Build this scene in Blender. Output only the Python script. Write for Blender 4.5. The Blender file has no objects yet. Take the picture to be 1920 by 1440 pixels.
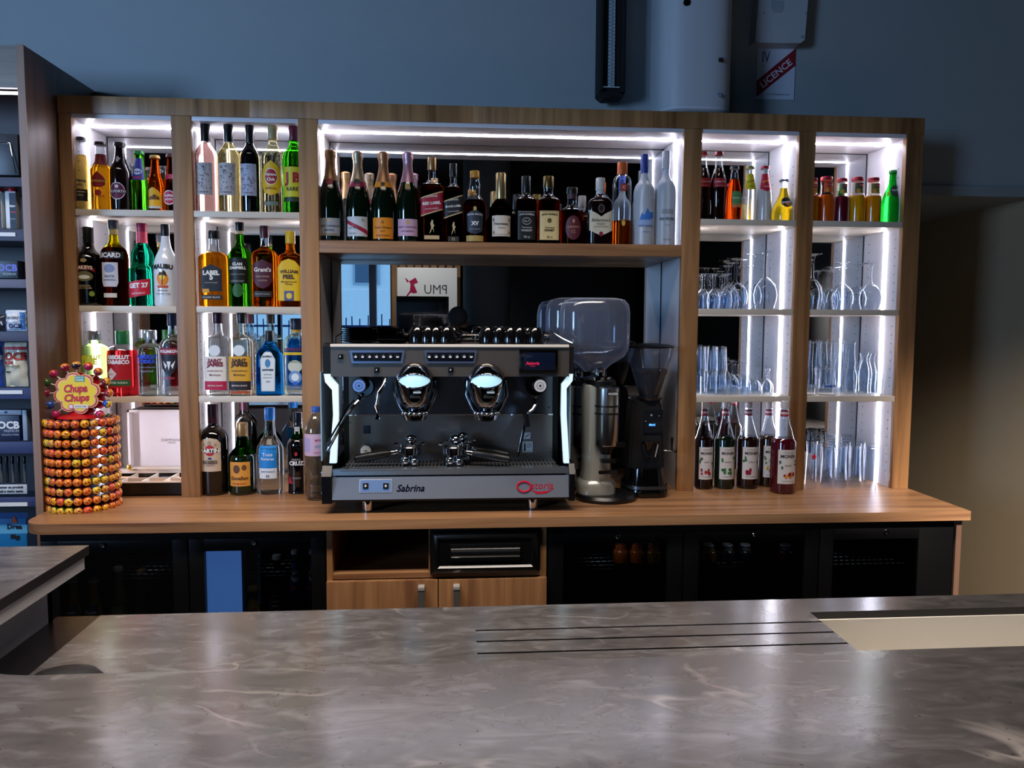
import bpy, bmesh, math, random
from mathutils import Vector, Matrix
random.seed(7)
PI = math.pi
SC = bpy.context.scene
COL = SC.collection

# ---------------------------------------------------------------- camera, world, lights, exposure
CAM = (1.301, -2.7117, 0.6047); PT, YW, RL, FPX = 0.0776, 0.0777, -0.0049, 1440.0
_f = Vector((math.sin(YW)*math.cos(PT), math.cos(YW)*math.cos(PT), -math.sin(PT)))
_r = Vector((math.cos(YW), -math.sin(YW), 0.0)); _d = _f.cross(_r)
_r2 = _r*math.cos(RL) + _d*math.sin(RL); _d2 = _d*math.cos(RL) - _r*math.sin(RL)
cd = bpy.data.cameras.new('camera'); cam = bpy.data.objects.new('camera', cd); COL.objects.link(cam)
cd.sensor_fit = 'HORIZONTAL'; cd.sensor_width = 36.0; cd.lens = 36.0*FPX/1920.0; cd.clip_start = 0.02; cd.clip_end = 100
m = Matrix.Identity(4)
for i in range(3):
    m[i][0] = _r2[i]; m[i][1] = -_d2[i]; m[i][2] = -_f[i]; m[i][3] = CAM[i]
cam.matrix_world = m
SC.camera = cam
def at(px, py, Y):
    """point of the world plane y = Y that the photograph shows at px, py"""
    d = _f + _r2*((px-960)/FPX) + _d2*((py-720)/FPX)
    return Vector(CAM) + d*((Y-CAM[1])/d.y)
def mpp(Y): return (Y-CAM[1])/FPX          # metres per pixel near plane Y

SC.view_settings.view_transform = 'Standard'; SC.view_settings.look = 'None'
SC.view_settings.exposure = 0.0; SC.view_settings.gamma = 1.0; SC.view_settings.use_curve_mapping = False
try:
    SC.cycles.use_denoising = True
    SC.cycles.max_bounces = 14; SC.cycles.transparent_max_bounces = 40
    SC.cycles.transmission_bounces = 12; SC.cycles.glossy_bounces = 8; SC.cycles.diffuse_bounces = 4
    SC.cycles.caustics_reflective = False; SC.cycles.caustics_refractive = False
    SC.cycles.sample_clamp_indirect = 4.0
    SC.cycles.use_light_tree = True
except Exception: pass
w = bpy.data.worlds.new('sky'); SC.world = w; w.use_nodes = True
w.node_tree.nodes['Background'].inputs[0].default_value = (0.40, 0.72, 1.0, 1)
w.node_tree.nodes['Background'].inputs[1].default_value = 1.5

def area(name, loc, target, sx, sy, power, color, spread=PI):
    l = bpy.data.lights.new(name, 'AREA'); l.shape = 'RECTANGLE'; l.size = sx; l.size_y = sy
    l.energy = power; l.color = color; l.spread = spread
    o = bpy.data.objects.new(name, l); COL.objects.link(o); o.location = loc
    o.rotation_euler = (Vector(target)-Vector(loc)).to_track_quat('-Z', 'Y').to_euler()
    return o
# daylight through the glazing of the left hand wall, and the weaker glazing behind the camera
area('daylight_window', (-4.4, -5.2, 1.35), (-0.7, 0.28, 1.35), 2.6, 1.8, 56, (0.36, 0.60, 1.0), math.radians(57))
area('bar_downlight', (0.85, -1.3, 2.28), (0.85, -1.28, 0.0), 2.7, 0.35, 47, (1.0, 0.87, 0.76), math.radians(104))
sl_ = bpy.data.lights.new('wall_fill_spot', 'SPOT'); sl_.energy = 480; sl_.color = (1.0, 0.88, 0.80); sl_.spot_size = math.radians(56); sl_.spot_blend = 1.0; sl_.shadow_soft_size = .03  # added spot out of view, no fixture: brightens the lower right wall
so_ = bpy.data.objects.new('wall_fill_spot', sl_); COL.objects.link(so_); so_.location = (3.2, -2.0, 1.35); so_.rotation_euler = (Vector((3.7, .55, -1.25))-Vector((3.2, -2.0, 1.35))).to_track_quat('-Z', 'Y').to_euler()
sl2 = bpy.data.lights.new('sign_fill_spot', 'SPOT'); sl2.energy = 60; sl2.color = (1.0, 0.92, 0.82); sl2.spot_size = math.radians(70); sl2.spot_blend = .8; sl2.shadow_soft_size = .03  # added spot without a fixture, brightens the sign and slats
so2 = bpy.data.objects.new('sign_fill_spot', sl2); COL.objects.link(so2); so2.location = (.7, -5.0, 2.25); so2.rotation_euler = (Vector((1.0, -6.3, .5))-Vector((.7, -5.0, 2.25))).to_track_quat('-Z', 'Y').to_euler()

# ---------------------------------------------------------------- materials
def lin(h):
    if isinstance(h, (tuple, list)): return tuple(h)[:3]+(1,)
    h = h.lstrip('#'); v = [int(h[i:i+2], 16)/255 for i in (0, 2, 4)]
    return tuple(x/12.92 if x <= .04045 else ((x+.055)/1.055)**2.4 for x in v)+(1,)
MATS = {}
def newmat(name):
    mt = bpy.data.materials.new(name); mt.use_nodes = True
    nt = mt.node_tree; b = nt.nodes['Principled BSDF']
    return mt, nt, b
def mat(color, rough=.5, metal=0., coat=0., trans=0., ior=1.45, emit=0., spec=.5, var=0., name=None, bump=0.):
    key = ('p', color, rough, metal, coat, trans, ior, emit, spec, var, bump)
    if key in MATS: return MATS[key]
    mt, nt, b = newmat(name or 'surface')
    c = lin(color)
    b.inputs['Base Color'].default_value = c; b.inputs['Roughness'].default_value = rough
    b.inputs['Metallic'].default_value = metal; b.inputs['Coat Weight'].default_value = coat
    b.inputs['Transmission Weight'].default_value = trans; b.inputs['IOR'].default_value = ior
    b.inputs['Specular IOR Level'].default_value = spec
    if emit: b.inputs['Emission Color'].default_value = c; b.inputs['Emission Strength'].default_value = emit
    if var or bump:
        tc = nt.nodes.new('ShaderNodeTexCoord'); n = nt.nodes.new('ShaderNodeTexNoise'); n.inputs['Scale'].default_value = 14; n.inputs['Detail'].default_value = 5
        nt.links.new(tc.outputs['Object'], n.inputs['Vector'])
        if var:
            mx = nt.nodes.new('ShaderNodeMix'); mx.data_type = 'RGBA'
            mx.inputs[6].default_value = tuple(x*(1-var) for x in c[:3])+(1,); mx.inputs[7].default_value = tuple(min(1, x*(1+var)) for x in c[:3])+(1,)
            nt.links.new(n.outputs['Fac'], mx.inputs[0]); nt.links.new(mx.outputs[2], b.inputs['Base Color'])
        if bump:
            bp = nt.nodes.new('ShaderNodeBump'); bp.inputs['Strength'].default_value = bump; bp.inputs['Distance'].default_value = .002
            nt.links.new(n.outputs['Fac'], bp.inputs['Height']); nt.links.new(bp.outputs[0], b.inputs['Normal'])
    MATS[key] = mt; return mt
def wood(axis, dark, light, rough=.42, scale=1.0):
    key = ('w', axis, dark, light, rough, scale)
    if key in MATS: return MATS[key]
    mt, nt, b = newmat('oak_veneer')
    tc = nt.nodes.new('ShaderNodeTexCoord'); mp = nt.nodes.new('ShaderNodeMapping')
    s = [34*scale]*3; s[axis] = 1.6*scale; mp.inputs['Scale'].default_value = s
    n1 = nt.nodes.new('ShaderNodeTexNoise'); n1.inputs['Scale'].default_value = 1.0; n1.inputs['Detail'].default_value = 7; n1.inputs['Distortion'].default_value = .6
    mp2 = nt.nodes.new('ShaderNodeMapping'); s2 = [7.*scale]*3; s2[axis] = .5*scale; mp2.inputs['Scale'].default_value = s2
    n2 = nt.nodes.new('ShaderNodeTexNoise'); n2.inputs['Scale'].default_value = 1.0; n2.inputs['Detail'].default_value = 3
    for a_, b_ in ((tc.outputs['Object'], mp.inputs[0]), (tc.outputs['Object'], mp2.inputs[0]), (mp.outputs[0], n1.inputs['Vector']), (mp2.outputs[0], n2.inputs['Vector'])): nt.links.new(a_, b_)
    ad = nt.nodes.new('ShaderNodeMath'); ad.operation = 'MULTIPLY_ADD'; ad.inputs[1].default_value = .55
    mu = nt.nodes.new('ShaderNodeMath'); mu.operation = 'MULTIPLY'; mu.inputs[1].default_value = .45
    nt.links.new(n2.outputs['Fac'], mu.inputs[0]); nt.links.new(n1.outputs['Fac'], ad.inputs[0]); nt.links.new(mu.outputs[0], ad.inputs[2])
    cr = nt.nodes.new('ShaderNodeValToRGB'); cr.color_ramp.elements[0].position = .36; cr.color_ramp.elements[1].position = .62
    cr.color_ramp.elements[0].color = lin(dark); cr.color_ramp.elements[1].color = lin(light)
    nt.links.new(ad.outputs[0], cr.inputs[0]); nt.links.new(cr.outputs[0], b.inputs['Base Color'])
    bp = nt.nodes.new('ShaderNodeBump'); bp.inputs['Strength'].default_value = .12; bp.inputs['Distance'].default_value = .001
    nt.links.new(n1.outputs['Fac'], bp.inputs['Height']); nt.links.new(bp.outputs[0], b.inputs['Normal'])
    b.inputs['Roughness'].default_value = rough
    MATS[key] = mt; return mt
def stone():
    mt, nt, b = newmat('marbled_laminate'); L = nt.links.new
    tc = nt.nodes.new('ShaderNodeTexCoord')
    def noise(sc, det, dist, scl=(1, 1, 1), rot=0.):
        mp = nt.nodes.new('ShaderNodeMapping'); mp.inputs['Scale'].default_value = scl; mp.inputs['Rotation'].default_value = (0, 0, rot)
        n = nt.nodes.new('ShaderNodeTexNoise'); n.inputs['Scale'].default_value = sc; n.inputs['Detail'].default_value = det; n.inputs['Distortion'].default_value = dist
        L(tc.outputs['Object'], mp.inputs[0]); L(mp.outputs[0], n.inputs['Vector']); return n
    big = noise(3.0, 5, 1.6, (1, 2.2, 1), .35); fine = noise(11, 9, 1.8, (1, 2.6, 1), .3)
    cr = nt.nodes.new('ShaderNodeValToRGB'); e = cr.color_ramp.elements
    e[0].position = .34; e[0].color = lin('#3a3837'); e[1].position = .66; e[1].color = lin('#666567')
    m1 = e.new(.5); m1.color = lin('#4e4a49')
    ad = nt.nodes.new('ShaderNodeMath'); ad.operation = 'MULTIPLY_ADD'; ad.inputs[1].default_value = .5
    hf = nt.nodes.new('ShaderNodeMath'); hf.operation = 'MULTIPLY'; hf.inputs[1].default_value = .5
    L(big.outputs['Fac'], hf.inputs[0]); L(fine.outputs['Fac'], ad.inputs[0]); L(hf.outputs[0], ad.inputs[2]); L(ad.outputs[0], cr.inputs[0])
    vn = noise(2.4, 3.5, 1.1, (1, 1.7, 1), .6); sb = nt.nodes.new('ShaderNodeMath'); sb.operation = 'SUBTRACT'; sb.inputs[1].default_value = .5
    ab = nt.nodes.new('ShaderNodeMath'); ab.operation = 'ABSOLUTE'; vr = nt.nodes.new('ShaderNodeValToRGB')
    vr.color_ramp.elements[0].position = 0.; vr.color_ramp.elements[0].color = (1, 1, 1, 1); vr.color_ramp.elements[1].position = .018; vr.color_ramp.elements[1].color = (0, 0, 0, 1)
    gate = noise(4.2, 3, .4); gr = nt.nodes.new('ShaderNodeValToRGB'); gr.color_ramp.elements[0].position = .56; gr.color_ramp.elements[1].position = .72
    L(vn.outputs['Fac'], sb.inputs[0]); L(sb.outputs[0], ab.inputs[0]); L(ab.outputs[0], vr.inputs[0]); L(gate.outputs['Fac'], gr.inputs[0])
    mu = nt.nodes.new('ShaderNodeMath'); mu.operation = 'MULTIPLY'; L(vr.outputs[0], mu.inputs[0]); L(gr.outputs[0], mu.inputs[1])
    mx = nt.nodes.new('ShaderNodeMix'); mx.data_type = 'RGBA'; L(mu.outputs[0], mx.inputs[0]); L(cr.outputs[0], mx.inputs[6]); mx.inputs[7].default_value = lin('#948e8b')
    sp = nt.nodes.new('ShaderNodeTexVoronoi'); sp.inputs['Scale'].default_value = 55; sr = nt.nodes.new('ShaderNodeValToRGB')
    sr.color_ramp.elements[0].position = .06; sr.color_ramp.elements[0].color = (.45, .42, .4, 1); sr.color_ramp.elements[1].position = .12; sr.color_ramp.elements[1].color = (1, 1, 1, 1)
    L(tc.outputs['Object'], sp.inputs['Vector']); L(sp.outputs['Distance'], sr.inputs[0])
    m2 = nt.nodes.new('ShaderNodeMix'); m2.data_type = 'RGBA'; m2.blend_type = 'MULTIPLY'; m2.inputs[0].default_value = 1
    L(mx.outputs[2], m2.inputs[6]); L(sr.outputs[0], m2.inputs[7]); L(m2.outputs[2], b.inputs['Base Color'])
    b.inputs['Roughness'].default_value = .20; b.inputs['Specular IOR Level'].default_value = .9; b.inputs['Coat Weight'].default_value = .25; b.inputs['Coat Roughness'].default_value = .16
    bp = nt.nodes.new('ShaderNodeBump'); bp.inputs['Strength'].default_value = .1; bp.inputs['Distance'].default_value = .001
    L(fine.outputs['Fac'], bp.inputs['Height']); L(bp.outputs[0], b.inputs['Normal'])
    return mt
def thin(tint='#ffffff', edge=1.0, base=.04, name='thin_clear_glass', PWR=2.2):
    key = ('t', tint, edge, base, PWR)
    if key in MATS: return MATS[key]
    mt, nt, b = newmat(name); L = nt.links.new; nt.nodes.remove(b); out = nt.nodes['Material Output']
    tr = nt.nodes.new('ShaderNodeBsdfTransparent'); tr.inputs[0].default_value = lin(tint)
    gl = nt.nodes.new('ShaderNodeBsdfGlossy'); gl.inputs['Roughness'].default_value = .03; gl.inputs[0].default_value = (1, 1, 1, 1)
    lw = nt.nodes.new('ShaderNodeLayerWeight'); lw.inputs[0].default_value = .35
    pw = nt.nodes.new('ShaderNodeMath'); pw.operation = 'POWER'; pw.inputs[1].default_value = PWR
    ma = nt.nodes.new('ShaderNodeMath'); ma.operation = 'MULTIPLY_ADD'; ma.inputs[1].default_value = edge; ma.inputs[2].default_value = base; ma.use_clamp = True
    mx = nt.nodes.new('ShaderNodeMixShader')
    L(lw.outputs['Facing'], pw.inputs[0]); L(pw.outputs[0], ma.inputs[0]); L(ma.outputs[0], mx.inputs[0]); L(tr.outputs[0], mx.inputs[1]); L(gl.outputs[0], mx.inputs[2]); L(mx.outputs[0], out.inputs[0])
    MATS[key] = mt; return mt
def haze(tint, dif, amt=.2):
    key = ('h', tint, dif, amt)
    if key in MATS: return MATS[key]
    mt, nt, b = newmat('hazy_clear_plastic'); L = nt.links.new; nt.nodes.remove(b); out = nt.nodes['Material Output']
    tr = nt.nodes.new('ShaderNodeBsdfTransparent'); tr.inputs[0].default_value = lin(tint)
    gl = nt.nodes.new('ShaderNodeBsdfGlossy'); gl.inputs['Roughness'].default_value = .08
    df = nt.nodes.new('ShaderNodeBsdfDiffuse'); df.inputs[0].default_value = lin(dif); tl = nt.nodes.new('ShaderNodeBsdfTranslucent'); tl.inputs[0].default_value = lin(dif)
    ad = nt.nodes.new('ShaderNodeMixShader'); ad.inputs[0].default_value = .4; L(df.outputs[0], ad.inputs[1]); L(tl.outputs[0], ad.inputs[2])
    lw = nt.nodes.new('ShaderNodeLayerWeight'); lw.inputs[0].default_value = .4; pw = nt.nodes.new('ShaderNodeMath'); pw.operation = 'POWER'; pw.inputs[1].default_value = 3
    m1 = nt.nodes.new('ShaderNodeMixShader'); L(tr.outputs[0], m1.inputs[1]); L(ad.outputs[0], m1.inputs[2])
    ma = nt.nodes.new('ShaderNodeMath'); ma.operation = 'MULTIPLY_ADD'; ma.inputs[1].default_value = .7; ma.inputs[2].default_value = amt; ma.use_clamp = True; L(lw.outputs['Facing'], pw.inputs[0]); L(pw.outputs[0], ma.inputs[0]); L(ma.outputs[0], m1.inputs[0])
    m2 = nt.nodes.new('ShaderNodeMixShader'); m2.inputs[0].default_value = .06; L(m1.outputs[0], m2.inputs[1]); L(gl.outputs[0], m2.inputs[2]); L(m2.outputs[0], out.inputs[0])
    MATS[key] = mt; return mt
def liquid(tint, ior=1.38, rough=0., mixt=.35):
    """a glass bottle full of coloured drink: refracts, and lets part of the light straight through"""
    key = ('l', tint, ior, rough, mixt)
    if key in MATS: return MATS[key]
    mt, nt, b = newmat('filled_glass'); L = nt.links.new; nt.nodes.remove(b); out = nt.nodes['Material Output']
    g = nt.nodes.new('ShaderNodeBsdfGlass'); g.inputs['Color'].default_value = lin(tint); g.inputs['IOR'].default_value = ior; g.inputs['Roughness'].default_value = rough
    t = nt.nodes.new('ShaderNodeBsdfTransparent'); t.inputs[0].default_value = lin(tint)
    mx = nt.nodes.new('ShaderNodeMixShader'); mx.inputs[0].default_value = mixt
    L(g.outputs[0], mx.inputs[1]); L(t.outputs[0], mx.inputs[2]); L(mx.outputs[0], out.inputs[0])
    MATS[key] = mt; return mt
OAKV = wood(2, '#74502f', '#b98858'); OAKH = wood(0, '#785238', '#b4875e', .34)
OAKD = wood(2, '#5d4538', '#7d5f4d', .45)
WHITE = mat('#e2dfe3', .35, name='white_laminate'); SHELFM = mat('#d4c9b8', .38, name='pale_laminate')
BLACK = mat('#0a0a0b', .35, name='black_plastic'); BLACKG = mat('#060607', .12, coat=.5, name='gloss_black')
MATTEB = mat('#0c0c0d', .7, name='matt_black'); CHROME = mat('#c9ccd2', .06, 1., name='chrome'); STEEL = mat('#b4b6b8', .22, 1., name='brushed_steel')
DSTEEL = mat('#7c746e', .26, .7, name='dark_polished_steel'); MIRROR = mat('#e4e8ea', 0.0, 1., name='mirror')
STONE = stone()
def LEDM(s):
    return mat('#f3f0ff', .5, emit=s, name='led_light')

# ---------------------------------------------------------------- mesh helpers
class MB:
    def __init__(s): s.bm = bmesh.new(); s.mats = []
    def mi(s, m):
        if m not in s.mats: s.mats.append(m)
        return s.mats.index(m)
    def box(s, x0, x1, y0, y1, z0, z1, m, bev=0.):
        if x0 > x1: x0, x1 = x1, x0
        if y0 > y1: y0, y1 = y1, y0
        if z0 > z1: z0, z1 = z1, z0
        v = [s.bm.verts.new(p) for p in ((x0, y0, z0), (x1, y0, z0), (x1, y1, z0), (x0, y1, z0), (x0, y0, z1), (x1, y0, z1), (x1, y1, z1), (x0, y1, z1))]
        k = s.mi(m); fs = []
        for q in ((3, 2, 1, 0), (4, 5, 6, 7), (0, 1, 5, 4), (1, 2, 6, 5), (2, 3, 7, 6), (3, 0, 4, 7)):
            f = s.bm.faces.new([v[i] for i in q]); f.material_index = k; fs.append(f)
        if bev:
            es = list({e for f in fs for e in f.edges})
            bmesh.ops.bevel(s.bm, geom=es, offset=min(bev, .45*min(x1-x0, y1-y0, z1-z0)), segments=2, affect='EDGES', profile=.6, material=-1)
        return s
    def loft(s, rings, m, cap0=True, cap1=True, closed=True):
        k = s.mi(m) if not isinstance(m, list) else None
        R = [[s.bm.verts.new(p) for p in r] for r in rings]; n = len(R[0])
        for j in range(len(R)-1):
            kk = k if k is not None else s.mi(m[j])
            for i in range(n if closed else n-1):
                a, b, c, d = R[j][i], R[j][(i+1) % n], R[j+1][(i+1) % n], R[j+1][i]
                f = s.bm.faces.new((a, b, c, d)); f.material_index = kk
        if cap0: f = s.bm.faces.new(list(reversed(R[0]))); f.material_index = k if k is not None else s.mi(m[0])
        if cap1: f = s.bm.faces.new(R[-1]); f.material_index = k if k is not None else s.mi(m[-1])
        return s
    def lathe(s, prof, m, c=(0, 0, 0), seg=24, sec=None, cap0=True, cap1=True, tilt=None, sx=1., sy=1.):
        """prof: (z, r) list; sec(r, a) -> (x, y) gives another cross-section"""
        rings = []
        for z, r in prof:
            ring = []
            for i in range(seg):
                a = 2*PI*i/seg
                x, y = sec(r, a) if sec else (max(r, 1e-5)*math.cos(a)*sx, max(r, 1e-5)*math.sin(a)*sy)
                p = Vector((x, y, z))
                if tilt is not None: p = tilt @ p
                ring.append(p+Vector(c))
            rings.append(ring)
        return s.loft(rings, m, cap0, cap1)
    def tube(s, pts, r, m, seg=8, cap=True):
        pts = [Vector(p) for p in pts]; rr = r if isinstance(r, (list, tuple)) else [r]*len(pts); rings = []
        up = Vector((0, 0, 1)) if abs((pts[1]-pts[0]).normalized().z) < .9 else Vector((0, 1, 0))
        for i, p in enumerate(pts):
            t = (pts[min(i+1, len(pts)-1)]-pts[max(i-1, 0)]).normalized()
            a = t.cross(up).normalized() if t.cross(up).length > 1e-4 else Vector((1, 0, 0)); b = a.cross(t).normalized()
            rings.append([p+(a*math.cos(2*PI*k/seg)+b*math.sin(2*PI*k/seg))*rr[i] for k in range(seg)])
        return s.loft(rings, m, cap, cap)
    def prism(s, pts, y0, y1, m, axis=1):
        """polygon (u, v) extruded: axis 1 -> x, z outline along y; axis 0 -> y, z along x; axis 2 -> x, y along z"""
        def P(u, v, w): return (u, w, v) if axis == 1 else ((w, u, v) if axis == 0 else (u, v, w))
        A = [s.bm.verts.new(P(u, v, y0)) for u, v in pts]; B = [s.bm.verts.new(P(u, v, y1)) for u, v in pts]; k = s.mi(m); n = len(A)
        fs = [s.bm.faces.new(A), s.bm.faces.new(list(reversed(B)))]
        for i in range(n): fs.append(s.bm.faces.new((A[(i+1) % n], A[i], B[i], B[(i+1) % n])))
        for f in fs: f.material_index = k
        bmesh.ops.recalc_face_normals(s.bm, faces=fs); return s
    def ball(s, c, r, m, sub=2, sx=1, sy=1, sz=1):
        k = s.mi(m); g = bmesh.ops.create_icosphere(s.bm, subdivisions=sub, radius=r)
        for v in g['verts']: v.co = Vector((v.co.x*sx+c[0], v.co.y*sy+c[1], v.co.z*sz+c[2]))
        for f in {f for v in g['verts'] for f in v.link_faces}: f.material_index = k
        return s
    def grid(s, f, nu, nv, m):
        k = s.mi(m); V = [[s.bm.verts.new(f(i/nu, j/nv)) for j in range(nv+1)] for i in range(nu+1)]
        for i in range(nu):
            for j in range(nv):
                q = s.bm.faces.new((V[i][j], V[i+1][j], V[i+1][j+1], V[i][j+1])); q.material_index = k
        return s
    def mesh(s, name, smooth=.6):
        me = bpy.data.meshes.new(name); s.bm.normal_update(); s.bm.to_mesh(me); s.bm.free()
        for m in s.mats: me.materials.append(m)
        if smooth:
            me.polygons.foreach_set('use_smooth', [True]*len(me.polygons)); me.set_sharp_from_angle(angle=smooth)
        return me
def tag(o, label=None, cat=None, group=None, kind=None):
    for k, v in (('label', label), ('category', cat), ('group', group), ('kind', kind)):
        if v: o[k] = v
    return o
WORLDPOS = {}
def thing(name, label, cat, loc=(0, 0, 0), rz=0., group=None):
    o = bpy.data.objects.new(name, None); COL.objects.link(o); o.location = loc; o.rotation_euler = (0, 0, rz)
    o.empty_display_size = .05; WORLDPOS[o.name] = Vector(loc)
    return tag(o, label, cat, group)
def part(name, mb, parent=None, label=None, world=True, smooth=.6, kind=None):
    """world: the mesh was written in room coordinates, so it is moved back by its thing's place"""
    me = mb if isinstance(mb, bpy.types.Mesh) else mb.mesh(name, smooth)
    o = bpy.data.objects.new(name, me); COL.objects.link(o)
    if parent is not None:
        if world:
            off = WORLDPOS.get(parent.name, Vector((0, 0, 0)))
            me.transform(Matrix.Translation(-off))
            WORLDPOS[o.name] = off
        o.parent = parent
    return tag(o, label, None, None, kind)
def struct(name, mb, smooth=0): return part(name, mb, None, smooth=smooth, kind='structure')

_TX = {}
def text_mesh(txt, bold=.012):
    key = (txt, bold)
    if key not in _TX:
        cu = bpy.data.curves.new('lettering', 'FONT'); cu.body = txt; cu.resolution_u = 2; cu.offset = bold; cu.align_x = 'CENTER'
        o = bpy.data.objects.new('lettering', cu); me = bpy.data.meshes.new_from_object(o)
        xs = [v.co.x for v in me.vertices] or [0, 1]; ys = [v.co.y for v in me.vertices] or [0, 1]
        cx, cy = (min(xs)+max(xs))/2, (min(ys)+max(ys))/2
        V = [(v.co.x-cx, v.co.y-cy) for v in me.vertices]; F = [tuple(p.vertices) for p in me.polygons]
        _TX[key] = (V, F, max(xs)-min(xs), max(ys)-min(ys))
        bpy.data.objects.remove(o); bpy.data.curves.remove(cu); bpy.data.meshes.remove(me)
    return _TX[key]
def add_text(mb, txt, width, c, m, place, off, rot=0., bold=.012, height=None, arc=0., shear=0.):
    V, F, tw, th = text_mesh(txt, bold); s = width/tw; sy = s if height is None else height/th; k = mb.mi(m); ca, sa = math.cos(rot), math.sin(rot)
    vs = []
    for x, y in V:
        x, y = x*s+y*sy*shear, y*sy
        if arc: y += arc*(1-(2*x/width)**2)*width
        u, v = c[0]+x*ca-y*sa, c[1]+x*sa+y*ca
        vs.append(mb.bm.verts.new(place(u, v, off)))
    for f in F:
        try: q = mb.bm.faces.new([vs[i] for i in f]); q.material_index = k
        except ValueError: pass
def add_poly(mb, pts, m, place, off, step=.006):
    """flat outline (u, v) cut into narrow upright strips, then laid on the surface"""
    tb = bmesh.new(); vs = [tb.verts.new((u, v, 0)) for u, v in pts]; tb.faces.new(vs)
    us = [p[0] for p in pts]; u = math.ceil(min(us)/step)*step
    while u < max(us):
        bmesh.ops.bisect_plane(tb, geom=tb.verts[:]+tb.edges[:]+tb.faces[:], plane_co=(u, 0, 0), plane_no=(1, 0, 0)); u += step
    zs = [p[1] for p in pts]; z = math.ceil(min(zs)/(step*2))*step*2
    while z < max(zs):
        bmesh.ops.bisect_plane(tb, geom=tb.verts[:]+tb.edges[:]+tb.faces[:], plane_co=(0, z, 0), plane_no=(0, 1, 0)); z += step*2
    tb.verts.index_update(); k = mb.mi(m); nv = [mb.bm.verts.new(place(v.co.x, v.co.y, off)) for v in tb.verts]
    for f in tb.faces:
        q = mb.bm.faces.new([nv[v.index] for v in f.verts]); q.material_index = k
    tb.free()
def flat_place(y): return lambda u, v, o: (u, y-o, v)
def ell(cx, cz, a, b, n=20): return [(cx+a*math.cos(2*PI*i/n), cz+b*math.sin(2*PI*i/n)) for i in range(n)]
def rct(cx, cz, w_, h_): return [(cx-w_/2, cz-h_/2), (cx+w_/2, cz-h_/2), (cx+w_/2, cz+h_/2), (cx-w_/2, cz+h_/2)]


# ---------------------------------------------------------------- the room
FLZ = -0.9
PAINT = mat('#9aa1a4', .85, var=.03, name='painted_wall'); BEIGE = mat('#b3a183', .85, var=.03, name='beige_wall')
struct('floor', MB().box(-4.6, 5.6, -6.5, 2.2, FLZ-.1, FLZ, mat('#3a3530', .4, var=.2, name='dark_floor')))
struct('ceiling', MB().box(-4.6, 5.6, -6.5, 2.2, 2.35, 2.45, mat('#25282c', .9, name='dark_ceiling')))
b = MB(); b.box(-4.6, 3.02, .28, .40, FLZ, 2.35, PAINT); b.box(3.02, 3.65, .28, 1.9, 1.125, 2.35, PAINT)
struct('wall_back', b)
struct('wall_alcove', MB().box(2.92, 3.65, 1.9, 2.0, FLZ, 2.35, PAINT).box(2.92, 3.02, .4005, 1.9, FLZ, 2.35, PAINT))
b = MB(); b.box(3.65, 3.77, -.3, 2.0, FLZ, 2.35, BEIGE); struct('wall_right', b)
struct('wall_side', MB().box(3.65, 3.77, -6.5, -.3, FLZ, 2.35, mat('#1c1f24', .8, name='dark_wall')))
struct('wall_left', MB().box(-4.7, -4.6, -6.5, .4, FLZ, 2.35, PAINT))
struct('trim_1', MB().box(3.0, 3.65, .262, .282, 1.125, 1.165, mat('#8d9496', .6), .003))
# glazed front of the room, seen in the mirrors
DARKF = mat('#20242c', .5, name='dark_frame')
b = MB(); b.box(-4.6, -1.40, -6.62, -6.5, FLZ, 2.35, DARKF); b.box(.53, 3.65, -6.62, -6.5, FLZ, 2.35, DARKF); b.box(-1.40, .53, -6.62, -6.5, 1.42, 2.35, DARKF)
struct('wall_front', b)
WF = mat('#33445e', .4, name='window_frame')
xs = [-1.40, -.86, -.31, .267, .53]
for i in range(4):
    b = MB(); x0, x1 = xs[i]+(.087 if i == 3 else .04), xs[i+1]
    b.box(x0-(.087 if i == 3 else .04), x0, -6.6, -6.5, FLZ, 1.42, WF); b.box(x0, x1, -6.6, -6.5, 1.37, 1.42, WF); b.box(x0, x1, -6.6, -6.5, FLZ, FLZ+.08, WF)
    wn = struct('window_%d' % (i+1), b)
    part('pane', MB().box(x0, x1, -6.56, -6.555, FLZ+.08, 1.37, thin('#eef6ff', .5, .03)), wn)
t = thing('street_facade', 'pale rendered building across the street, seen in the mirrors through the glazing', 'building', (-.6, -13, FLZ))
FAC = mat('#dfe3e6', .8, var=.08, name='render_wall')
part('wall', MB().box(-7, 7, -13.2, -13, FLZ, 5, FAC), t)
for x in (-3.6, -2.2, -.75, .55, 1.9):
    p_ = part('window', MB().box(x, x+.55, -13.0, -12.96, 1.4, 2.6, mat('#9fb0c0', .3), .01), t); part('pane', MB().box(x+.05, x+.5, -12.965, -12.955, 1.45, 2.55, mat('#55687c', .1)), p_)
t = thing('street_fence', 'dark metal railing outside the glazing, mirrored above the coffee machine', 'fence', (-.4, -8.2, FLZ))
fm = mat('#1d3f78', .5, name='fence_paint')
part('rail', MB().box(-2.2, 1.4, -8.22, -8.18, .55, .58, fm), t); part('rail', MB().box(-2.2, 1.4, -8.22, -8.18, FLZ+.1, FLZ+.13, fm), t)
me0 = None
for i in range(34):
    x = -2.15+i*.105
    me = MB().tube([(0, 0, 0), (random.uniform(-.03, .03), 0, 1.52+random.uniform(0, .12))], .009, fm, 6).mesh('bar')
    o = part('bar', me, t, world=False); o.location = (x+.4, 0, .02)
t = thing('slatted_wall_panel', 'tall panel of upright brown timber slats beside the window, mirrored above the coffee machine', 'wall panel', (.95, -6.45, FLZ))
part('backing', MB().box(.54, 1.42, -6.5, -6.47, FLZ, 2.3, mat('#5a4230', .7)), t)
sl = MB().box(-.035, .035, -.03, .03, 0, 3.2, wood(2, '#7d5a3a', '#b58a5c')).mesh('slat')
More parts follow.
